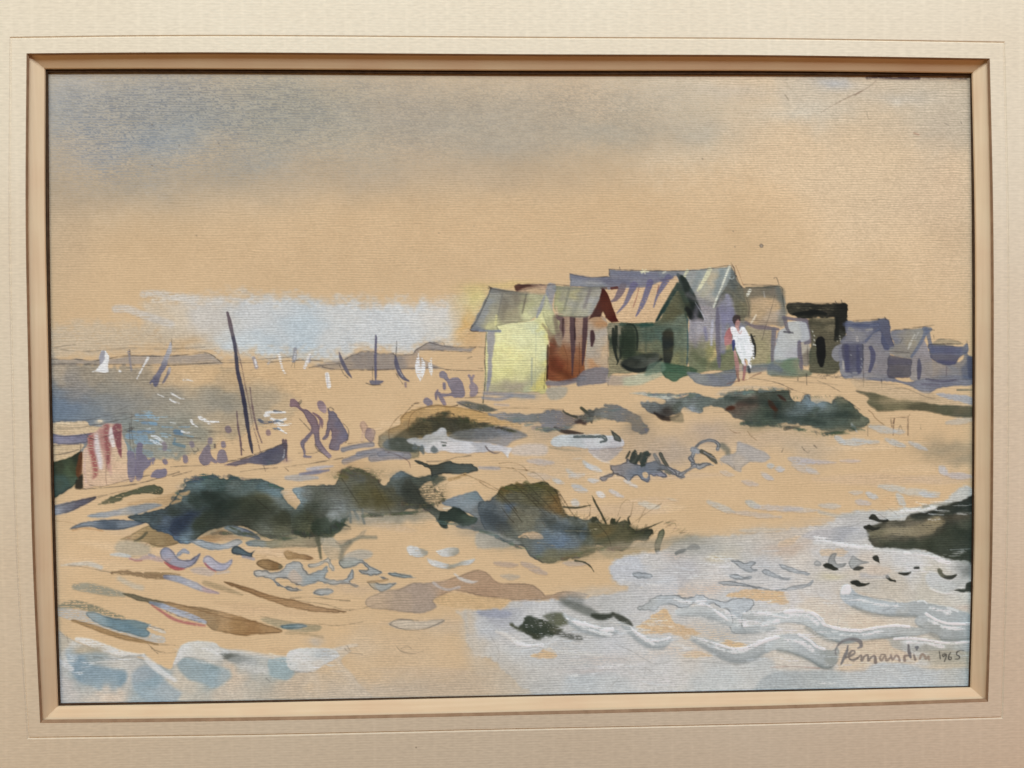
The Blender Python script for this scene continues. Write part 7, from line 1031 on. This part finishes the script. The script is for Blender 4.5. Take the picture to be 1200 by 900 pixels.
S([(1078, 772, 2.4), (1080, 767, 2.4), (1083, 768, 2.6), (1085, 772, 2.4), (1088, 769, 2.4), (1088.5, 773, 2.4)], 2.4, (158, 134, 116), .9)
begin('date_mark', 'thin black date 1965 beside the signature')
DB = (48, 46, 44)
S([(1100.6, 763.5, 1.2), (1101.2, 767, 1.2), (1101.8, 772, 1)], 1.2, DB, .92); S([(1107.5, 766, .9), (1104.5, 767, .9), (1105.5, 769.5, .9), (1108.5, 766.5, .9), (1108.5, 770, .9), (1106.6, 775, .9)], .9, DB, .8); S([(1114, 764.5, .9), (1111.8, 768.5, 1), (1111.8, 772.4, 1), (1114, 773, .9), (1115, 770.4, .9), (1112.6, 769.8, .8)], .9, DB, .8)
S([(1121.5, 764, 1), (1121, 767.4, 1), (1124, 769, 1.1), (1123.5, 772, 1), (1119.5, 772.4, 1.1)], 1, DB, .9); S([(1121.5, 764, 1), (1125, 762.4, 1.2), (1129.5, 762.4, .9)], 1, DB, .85)
end()

# ------------------------------------------------------------------ dry pigments are duller than wet ones; the laid paper shows through
mg = np.clip(np.minimum(P_.rgb[..., 0], P_.rgb[..., 2]) - P_.rgb[..., 1], 0, None)
P_.rgb[..., 1] += .5 * mg
lu = P_.rgb @ np.array([.3, .59, .11], np.float32)
P_.rgb = (lu * (.80 + .0009 * lu))[..., None] + (P_.rgb - lu[..., None]) * .80
thick = 1 - .6 * np.clip(P_.hgt / .1, 0, 1)
g = 1 + thick * (.02 * P_.laid * (.3 + 1.2 * nz(8, 2.6, 41)) + .055 * (P_.tooth - .5) + .02 * (nz(1.6, 1.3, 43) - .5))
P_.rgb *= g[..., None]
P_.rgb = np.clip(P_.rgb, 4, 250)

WORLD_S = .02
WORLD_C = (1.0, .72, .5)
LAMPS = [('window_light', (0, .62, .62), (0, .08, 0), 1.6, .3, 14.1, (.779, .894, 1.0)),
         ('side_fill', (-.62, -.22, .42), (-.2, -.1, 0), .2, .5, 1.15, (1.0, .62, .28)),  # unseen warm side fills, added to brighten the mount's sides and lower corners
         ('side_fill', (.62, -.22, .42), (.2, -.1, 0), .2, .5, 1.02, (1.0, .42, .17))]  # matching added fill from the right

# ------------------------------------------------------------------ scene
import bpy
scene = bpy.context.scene
COL = scene.collection

def lin(c):
    c = np.asarray(c, np.float64) / 255.0
    return np.where(c <= .04045, c / 12.92, ((c + .055) / 1.055) ** 2.4)

def empty(name, label, cat):
    o = bpy.data.objects.new(name, None); COL.objects.link(o)
    o.empty_display_size = .02; o['label'] = label; o['category'] = cat
    return o

def mesh_obj(name, verts, faces, m, parent=None, smooth=False):
    me = bpy.data.meshes.new(name)
    me.from_pydata([tuple(v) for v in verts], [], faces); me.update()
    if smooth: me.polygons.foreach_set('use_smooth', [True] * len(me.polygons))
    me.materials.append(m)
    o = bpy.data.objects.new(name, me); COL.objects.link(o); o.parent = parent
    return o

class NT:
    """tiny helper for node materials"""
    def __init__(self, name):
        self.m = bpy.data.materials.new(name); self.m.use_nodes = True
        self.t = self.m.node_tree; self.b = self.t.nodes['Principled BSDF']
    def n(self, kind, **kw):
        o = self.t.nodes.new(kind)
        for k, v in kw.items():
            if k.startswith('i_'): o.inputs[k[2:].replace('_', ' ')].default_value = v
            else: setattr(o, k, v)
        return o
    def l(self, a, b): self.t.links.new(a, b)
    def mix(self, kind, fac, a, b):
        o = self.n('ShaderNodeMix', data_type='RGBA', blend_type=kind)
        for s, v in ((o.inputs[0], fac), (o.inputs[6], a), (o.inputs[7], b)):
            if hasattr(v, 'links') or hasattr(v, 'is_linked'): self.l(v, s)
            else: s.default_value = v
        return o.outputs[2]

def mat_paper():
    """ribbed cream mount paper: fine horizontal ribs, faint chain lines, specks"""
    k = NT('ribbed_cream_paper')
    co = k.n('ShaderNodeTexCoord').outputs['Object']
    def mapped(scale):
        mp = k.n('ShaderNodeMapping'); mp.inputs['Scale'].default_value = scale; k.l(co, mp.inputs['Vector']); return mp.outputs[0]
    rib = k.n('ShaderNodeTexWave', wave_type='BANDS', bands_direction='Y', wave_profile='SIN'); k.l(mapped((1, 1, 1)), rib.inputs['Vector'])
    rib.inputs['Scale'].default_value = RIB; rib.inputs['Distortion'].default_value = 1.6; rib.inputs['Detail'].default_value = 2; rib.inputs['Detail Scale'].default_value = .35
    chain = k.n('ShaderNodeTexWave', wave_type='BANDS', bands_direction='X', wave_profile='SIN'); k.l(mapped((1, 1, 1)), chain.inputs['Vector'])
    chain.inputs['Scale'].default_value = 30; chain.inputs['Distortion'].default_value = 1.2; chain.inputs['Detail Scale'].default_value = .3
    n1 = k.n('ShaderNodeTexNoise'); k.l(mapped((260, 900, 1)), n1.inputs['Vector']); n1.inputs['Scale'].default_value = 1; n1.inputs['Detail'].default_value = 4
    n2 = k.n('ShaderNodeTexNoise'); k.l(mapped((9, 14, 1)), n2.inputs['Vector']); n2.inputs['Scale'].default_value = 1; n2.inputs['Detail'].default_value = 3
    sp = k.n('ShaderNodeTexVoronoi', feature='F1'); k.l(mapped((55, 55, 1)), sp.inputs['Vector']); sp.inputs['Scale'].default_value = 1
    spk = k.n('ShaderNodeMapRange'); k.l(sp.outputs['Distance'], spk.inputs['Value']); spk.inputs['From Min'].default_value = .015; spk.inputs['From Max'].default_value = .035; spk.inputs['To Min'].default_value = .55; spk.inputs['To Max'].default_value = 0
    rare = k.n('ShaderNodeSeparateColor'); k.l(sp.outputs['Color'], rare.inputs[0])
    gate = k.n('ShaderNodeMath', operation='GREATER_THAN'); k.l(rare.outputs[0], gate.inputs[0]); gate.inputs[1].default_value = .86
    spf = k.n('ShaderNodeMath', operation='MULTIPLY'); k.l(spk.outputs[0], spf.inputs[0]); k.l(gate.outputs[0], spf.inputs[1])
    r1 = k.n('ShaderNodeValToRGB'); k.l(rib.outputs['Fac'], r1.inputs[0])
    base = np.array(MOUNT_COL)
    r1.color_ramp.elements[0].position = .1; r1.color_ramp.elements[0].color = (*(base * .972), 1)
    r1.color_ramp.elements[1].position = .8; r1.color_ramp.elements[1].color = (*base, 1)
    c = k.mix('MULTIPLY', .30, r1.outputs[0], n1.outputs['Fac'])
    c = k.mix('OVERLAY', .10, c, n2.outputs['Fac'])
    cr = k.n('ShaderNodeMapRange'); k.l(chain.outputs['Fac'], cr.inputs['Value']); cr.inputs['From Min'].default_value = .9; cr.inputs['To Max'].default_value = .10
    c = k.mix('MIX', cr.outputs[0], c, (*(base * 1.08), 1))
    c = k.mix('MIX', spf.outputs[0], c, (.16, .10, .06, 1))
    k.l(c, k.b.inputs['Base Color']); k.b.inputs['Roughness'].default_value = .82; k.b.inputs['Specular IOR Level'].default_value = .2
    ad = k.n('ShaderNodeMath', operation='MULTIPLY_ADD'); k.l(n1.outputs['Fac'], ad.inputs[0]); ad.inputs[1].default_value = .7; k.l(rib.outputs['Fac'], ad.inputs[2])
    bp = k.n('ShaderNodeBump'); bp.inputs['Strength'].default_value = .16; bp.inputs['Distance'].default_value = .00012
    k.l(ad.outputs[0], bp.inputs['Height']); k.l(bp.outputs[0], k.b.inputs['Normal'])
    return k.m

def mat_core(name, col, dark, grain=(30, 900, 1), rough=.7, spec=.22):
    """cut or covered edges: card core, bare wood slip, dark stained fillet"""
    k = NT(name)
    co = k.n('ShaderNodeTexCoord').outputs['Object']
    mp = k.n('ShaderNodeMapping'); mp.inputs['Scale'].default_value = grain; k.l(co, mp.inputs['Vector'])
    n1 = k.n('ShaderNodeTexNoise'); k.l(mp.outputs[0], n1.inputs['Vector']); n1.inputs['Scale'].default_value = 1; n1.inputs['Detail'].default_value = 5
    mp2 = k.n('ShaderNodeMapping'); mp2.inputs['Scale'].default_value = (40, 40, 40); k.l(co, mp2.inputs['Vector'])
    n2 = k.n('ShaderNodeTexNoise'); k.l(mp2.outputs[0], n2.inputs['Vector']); n2.inputs['Scale'].default_value = 1; n2.inputs['Detail'].default_value = 3
    r = k.n('ShaderNodeValToRGB'); k.l(n1.outputs['Fac'], r.inputs[0])
    r.color_ramp.elements[0].position = .3; r.color_ramp.elements[0].color = (*dark, 1)
    r.color_ramp.elements[1].position = .68; r.color_ramp.elements[1].color = (*col, 1)
    c = k.mix('OVERLAY', .16, r.outputs[0], n2.outputs['Fac'])
    k.l(c, k.b.inputs['Base Color']); k.b.inputs['Roughness'].default_value = rough; k.b.inputs['Specular IOR Level'].default_value = spec
    bp = k.n('ShaderNodeBump'); bp.inputs['Strength'].default_value = .2; bp.inputs['Distance'].default_value = .0001
    k.l(n1.outputs['Fac'], bp.inputs['Height']); k.l(bp.outputs[0], k.b.inputs['Normal'])
    return k.m

def mat_paint():
    """watercolour and gouache on laid paper"""
    k = NT('painted_paper')
    at = k.n('ShaderNodeAttribute', attribute_name='pigment')
    co = k.n('ShaderNodeTexCoord').outputs['Object']
    def mapped(scale):
        mp = k.n('ShaderNodeMapping'); mp.inputs['Scale'].default_value = scale; k.l(co, mp.inputs['Vector']); return mp.outputs[0]
    n1 = k.n('ShaderNodeTexNoise'); k.l(mapped((700, 1500, 1)), n1.inputs['Vector']); n1.inputs['Scale'].default_value = 1; n1.inputs['Detail'].default_value = 3
    w = k.n('ShaderNodeTexWave', wave_type='BANDS', bands_direction='Y', wave_profile='SIN'); k.l(mapped((1, 1, 1)), w.inputs['Vector'])
    w.inputs['Scale'].default_value = 2 * math.pi / (20 * .00122); w.inputs['Distortion'].default_value = 1.5; w.inputs['Detail Scale'].default_value = .4
    mr = k.n('ShaderNodeMapRange'); k.l(n1.outputs['Fac'], mr.inputs['Value']); mr.inputs['From Min'].default_value = .3; mr.inputs['From Max'].default_value = .7; mr.inputs['To Min'].default_value = .97; mr.inputs['To Max'].default_value = 1.025
    c = k.mix('MULTIPLY', 1.0, at.outputs['Color'], mr.outputs[0])
    k.l(c, k.b.inputs['Base Color']); k.b.inputs['Roughness'].default_value = .78; k.b.inputs['Specular IOR Level'].default_value = .18
    ad = k.n('ShaderNodeMath', operation='MULTIPLY_ADD'); k.l(w.outputs['Fac'], ad.inputs[0]); ad.inputs[1].default_value = .8; k.l(n1.outputs['Fac'], ad.inputs[2])
    bp = k.n('ShaderNodeBump'); bp.inputs['Strength'].default_value = .14; bp.inputs['Distance'].default_value = .0001
    k.l(ad.outputs[0], bp.inputs['Height']); k.l(bp.outputs[0], k.b.inputs['Normal'])
    return k.m

RIB = 2 * math.pi / (20 * .00136)
MOUNT_COL = (.85, .705, .512)
M_PAPER = mat_paper()
M_CORE = mat_core('brown_card_core', (.34, .205, .115), (.26, .15, .08), (200, 200, 1))
M_WOOD_H = mat_core('bare_wood_slip', (.77, .56, .35), (.71, .505, .305), (22, 800, 60))
M_WOOD_V = mat_core('bare_wood_slip_upright', (.77, .56, .35), (.71, .505, .305), (800, 22, 60))
M_DARK = mat_core('dark_stained_fillet', (.085, .048, .026), (.05, .028, .016), (300, 300, 1), .8, .05)
M_PAINT = mat_paint()

# ------------------------------------------------------------------ the mount and its wooden slip
mount = empty('picture_mount', 'cream ribbed paper mount with a pressed line and a sloping wooden slip', 'picture mount')
SPLIT = 28
def loop(sides, z):
    """closed outline of the opening: four gently bowed sides, each given by points along it, clockwise from the upper left"""
    out = []
    for k in range(4):
        pts = list(sides[k]) + [sides[(k + 1) % 4][0]]
        c = spline(pts, False, 24)
        d = np.concatenate([[0], np.cumsum(np.hypot(*np.diff(c[:, :2], axis=0).T))])
        t = np.arange(SPLIT) / SPLIT * d[-1]
        for u, v in zip(np.interp(t, d, c[:, 0]), np.interp(t, d, c[:, 1])): out.append((*to_plane(u, v, z), z))
    return out
NRM = ((0, 1), (1, 0), (0, -1), (-1, 0))
def grow(lp, d, z=None, bottom=None):
    out = []
    for i, (x, y, q) in enumerate(lp):
        k, j = divmod(i, SPLIT)
        dd = [d, d, d if bottom is None else bottom, d]
        nx, ny = NRM[k][0] * dd[k], NRM[k][1] * dd[k]
        if j == 0: nx += NRM[k - 1][0] * dd[k - 1]; ny += NRM[k - 1][1] * dd[k - 1]
        out.append((x + nx, y + ny, q if z is None else z))
    return out
OPEN = loop((((31, 62.5), (160, 61.4), (300, 61.4), (600, 63.4), (900, 64.6)), ((1160, 68.5), (1164, 250), (1164.6, 425), (1163, 650)), ((1158, 822.5), (900, 831), (600, 838.3), (300, 844.6)), ((47, 847.5), (38, 650), (32.8, 425), (29.9, 250))), 0)
LINE = loop((((12.5, 44.5), (160, 42.6), (300, 42.2), (600, 44.2), (900, 45.8)), ((1176.5, 50), (1181, 250), (1181.5, 450), (1179.5, 650)), ((1174, 841), (900, 848.8), (600, 855), (300, 861.6)), ((33, 865), (20, 650), (14, 430), (11.3, 250))), 0)
def rings(name, loops, m, parent):
    V, Fc = [], []
    n = 4 * SPLIT
    for lp in loops: V += list(lp)
    for r in range(len(loops) - 1):
        for i in range(n):
            j = (i + 1) % n
            Fc.append((r * n + i, r * n + j, (r + 1) * n + j, (r + 1) * n + i)[::-1])
    return mesh_obj(name, V, Fc, m, parent)
def rect(x0, y1, x1, y0, z):
    c = ((x0, y1), (x1, y1), (x1, y0), (x0, y0)); out = []
    for k in range(4):
        for j in range(SPLIT):
            t = j / SPLIT; out.append((c[k][0] + (c[(k + 1) % 4][0] - c[k][0]) * t, c[k][1] + (c[(k + 1) % 4][1] - c[k][1]) * t, z))
    return out
OUTER = rect(-.42, .34, .42, -.34, 0)
GW2 = .00062
board = rings('mount_board', [rect(-.42, .34, .42, -.34, -.0012), OUTER, grow(LINE, GW2), grow(LINE, GW2 * .25, -.00048), grow(LINE, -GW2 * .25, -.00048), grow(LINE, -GW2), OPEN], M_PAPER, mount)
core = rings('cut_edge', [grow(OPEN, .00002, -.00004), grow(OPEN, -.00018, -.0002, -.0003), grow(OPEN, -.00050, -.0014, -.00125), grow(OPEN, .003, -.0015)], M_CORE, board)
# sloping slip, four mitred lengths
IN = loop((((52, 80.2), (160, 79.9), (300, 80.4), (600, 82), (900, 82.3)), ((1140, 85), (1143.6, 250), (1144, 425), (1142.4, 650)), ((1138.3, 806.2), (900, 811.6), (600, 817.6), (300, 824.4)), ((67, 828.2), (60.6, 650), (55.5, 425), (52, 250))), -.0062)
TOP = grow(OPEN, .0012, -.0012)
def lerp(a, b, t): return tuple(a[i] + (b[i] - a[i]) * t for i in range(3))
for k, (m, lab) in enumerate(((M_WOOD_H, 'upper length of the wooden slip, in shade'), (M_WOOD_V, None), (M_WOOD_H, 'lower length of the wooden slip, catching the light'), (M_WOOD_V, None))):
    V = []; Fc = []
    for j in range(SPLIT + 1):
        i = (k * SPLIT + j) % (4 * SPLIT)
        a, b = TOP[i], IN[i]
        V += [a, lerp(a, b, .97), (b[0], b[1], b[2] - .00012), (b[0], b[1], -.0073), (a[0], a[1], -.0073)]
    for j in range(SPLIT):
        for q in range(5):
            a, b = j * 5 + q, j * 5 + (q + 1) % 5
            Fc.append((a, a + 5, b + 5, b)[::-1])
    Fc += [(0, 1, 2, 3, 4)[::-1], tuple(SPLIT * 5 + q for q in range(5))]
    o = mesh_obj('wooden_slip', V, Fc, m, mount)
    if lab: o['label'] = lab
FIL = loop((((56, 85), (160, 84.6), (300, 85), (600, 87), (900, 87.5)), ((1137.5, 89.2), (1139.6, 250), (1140.2, 425), (1139.2, 650)), ((1135.5, 804.3), (900, 808.8), (600, 815), (300, 821)), ((70.5, 824.4), (65, 650), (59.6, 425), (57, 250))), -.0082)
fi = rings('fillet', [grow(IN, .002, -.0081), grow(FIL, .0013, -.0081), grow(FIL, .0010, -.0077), grow(FIL, .00030, -.0077), grow(FIL, 0, -.0079), grow(FIL, 0, -.0087), grow(FIL, .003, -.0087)], M_DARK, mount)
fi['label'] = 'dark brown fillet framing the sheet'

# ------------------------------------------------------------------ the painted sheet
painting = empty('beach_painting', 'watercolour of bathing huts, dunes and sails on tan laid paper inside the mount', 'painting')
painting.location = (0, 0, SHEET_Z)
gy, gx = np.mgrid[0:GH, 0:GW].astype(np.float64)
PX = SX0 + gx / RES; PY = SY1 - gy / RES
PZ = P_.hgt * .001
def light(x, y):
    """how much light the lamps bring to each point of the sheet (fitted once from a grey card render)"""
    b = np.stack([np.ones_like(x), x, y, x * x, x * y, y * y], -1)
    return b @ np.array(CARD)
CARD = [[0.8966, 0.9048, 0.9364], [-0.0300, -0.0696, -0.0373], [1.0945, 1.4036, 1.6576], [0.3785, -0.0421, -0.3481], [-0.0067, 0.0816, 0.0316], [0.9798, 1.1847, 1.3462]]
ALB = np.clip(lin(P_.rgb) / light(PX, PY), .004, .92)
ALB = np.concatenate([ALB, np.ones((GH, GW, 1))], 2).astype(np.float32)

def grid_mesh(name, sel, lift, parent):
    """the faces of the paint grid chosen by sel, as one mesh"""
    j, i = np.nonzero(sel)
    c = np.stack([j * GW + i, (j + 1) * GW + i, (j + 1) * GW + i + 1, j * GW + i + 1], 1)
    u, inv = np.unique(c.ravel(), return_inverse=True)
    n = len(c)
    me = bpy.data.meshes.new(name)
    me.vertices.add(len(u)); me.loops.add(4 * n); me.polygons.add(n)
    co = np.stack([PX.ravel()[u], PY.ravel()[u], PZ.ravel()[u] + lift], 1).astype(np.float32)
    me.vertices.foreach_set('co', co.ravel())
    me.loops.foreach_set('vertex_index', inv.astype(np.int32).ravel())
    me.polygons.foreach_set('loop_start', np.arange(0, 4 * n, 4, dtype=np.int32))
    me.polygons.foreach_set('loop_total', np.full(n, 4, np.int32))
    me.polygons.foreach_set('use_smooth', np.ones(n, bool))
    a = me.color_attributes.new('pigment', 'FLOAT_COLOR', 'POINT')
    a.data.foreach_set('color', ALB.reshape(-1, 4)[u].ravel())
    me.update(calc_edges=True)
    me.materials.append(M_PAINT)
    o = bpy.data.objects.new(name, me); COL.objects.link(o); o.parent = parent
    return o
sel = np.ones((GH - 1, GW - 1), bool)
grid_mesh('paper_sheet', sel, 0.0, painting)
ids = P_.ids[:-1, :-1]
made = {}
for n, (name, label, par) in enumerate(PARTS, 1):
    s = ids == n
    if s.sum() < 6: continue
    o = grid_mesh(name, s, .00006, made.get(par, painting))
    if label: o['label'] = label
    made[n] = o

# ------------------------------------------------------------------ light and camera
world = bpy.data.worlds.new('World'); scene.world = world; world.use_nodes = True
bg = world.node_tree.nodes['Background']
bg.inputs[0].default_value = (*WORLD_C, 1); bg.inputs[1].default_value = WORLD_S
def area(name, loc, target, sx, sy, power, col):
    d = bpy.data.lights.new(name, 'AREA'); d.shape = 'RECTANGLE'; d.size, d.size_y = sx, sy; d.energy = power; d.color = col
    o = bpy.data.objects.new(name, d); COL.objects.link(o); o.location = loc
    from mathutils import Vector
    o.rotation_euler = (Vector(target) - Vector(loc)).to_track_quat('-Z', 'Y').to_euler()
    return o
for a in LAMPS: area(*a)
from mathutils import Matrix
cam = bpy.data.cameras.new('camera'); co = bpy.data.objects.new('camera', cam); COL.objects.link(co); scene.camera = co
cam.sensor_fit = 'HORIZONTAL'; cam.sensor_width = 36.0; cam.lens = 36.0 * F_PX / PIC_W
cam.clip_start = .01; cam.clip_end = 100
mw = Matrix.Identity(4)
for r in range(3):
    for c in range(3): mw[r][c] = float(CAM_R[r, c])
    mw[r][3] = float(CAM_LOC[r])
co.matrix_world = mw
vs = scene.view_settings
vs.view_transform = 'Standard'; vs.look = 'None'; vs.exposure = 0; vs.gamma = 1
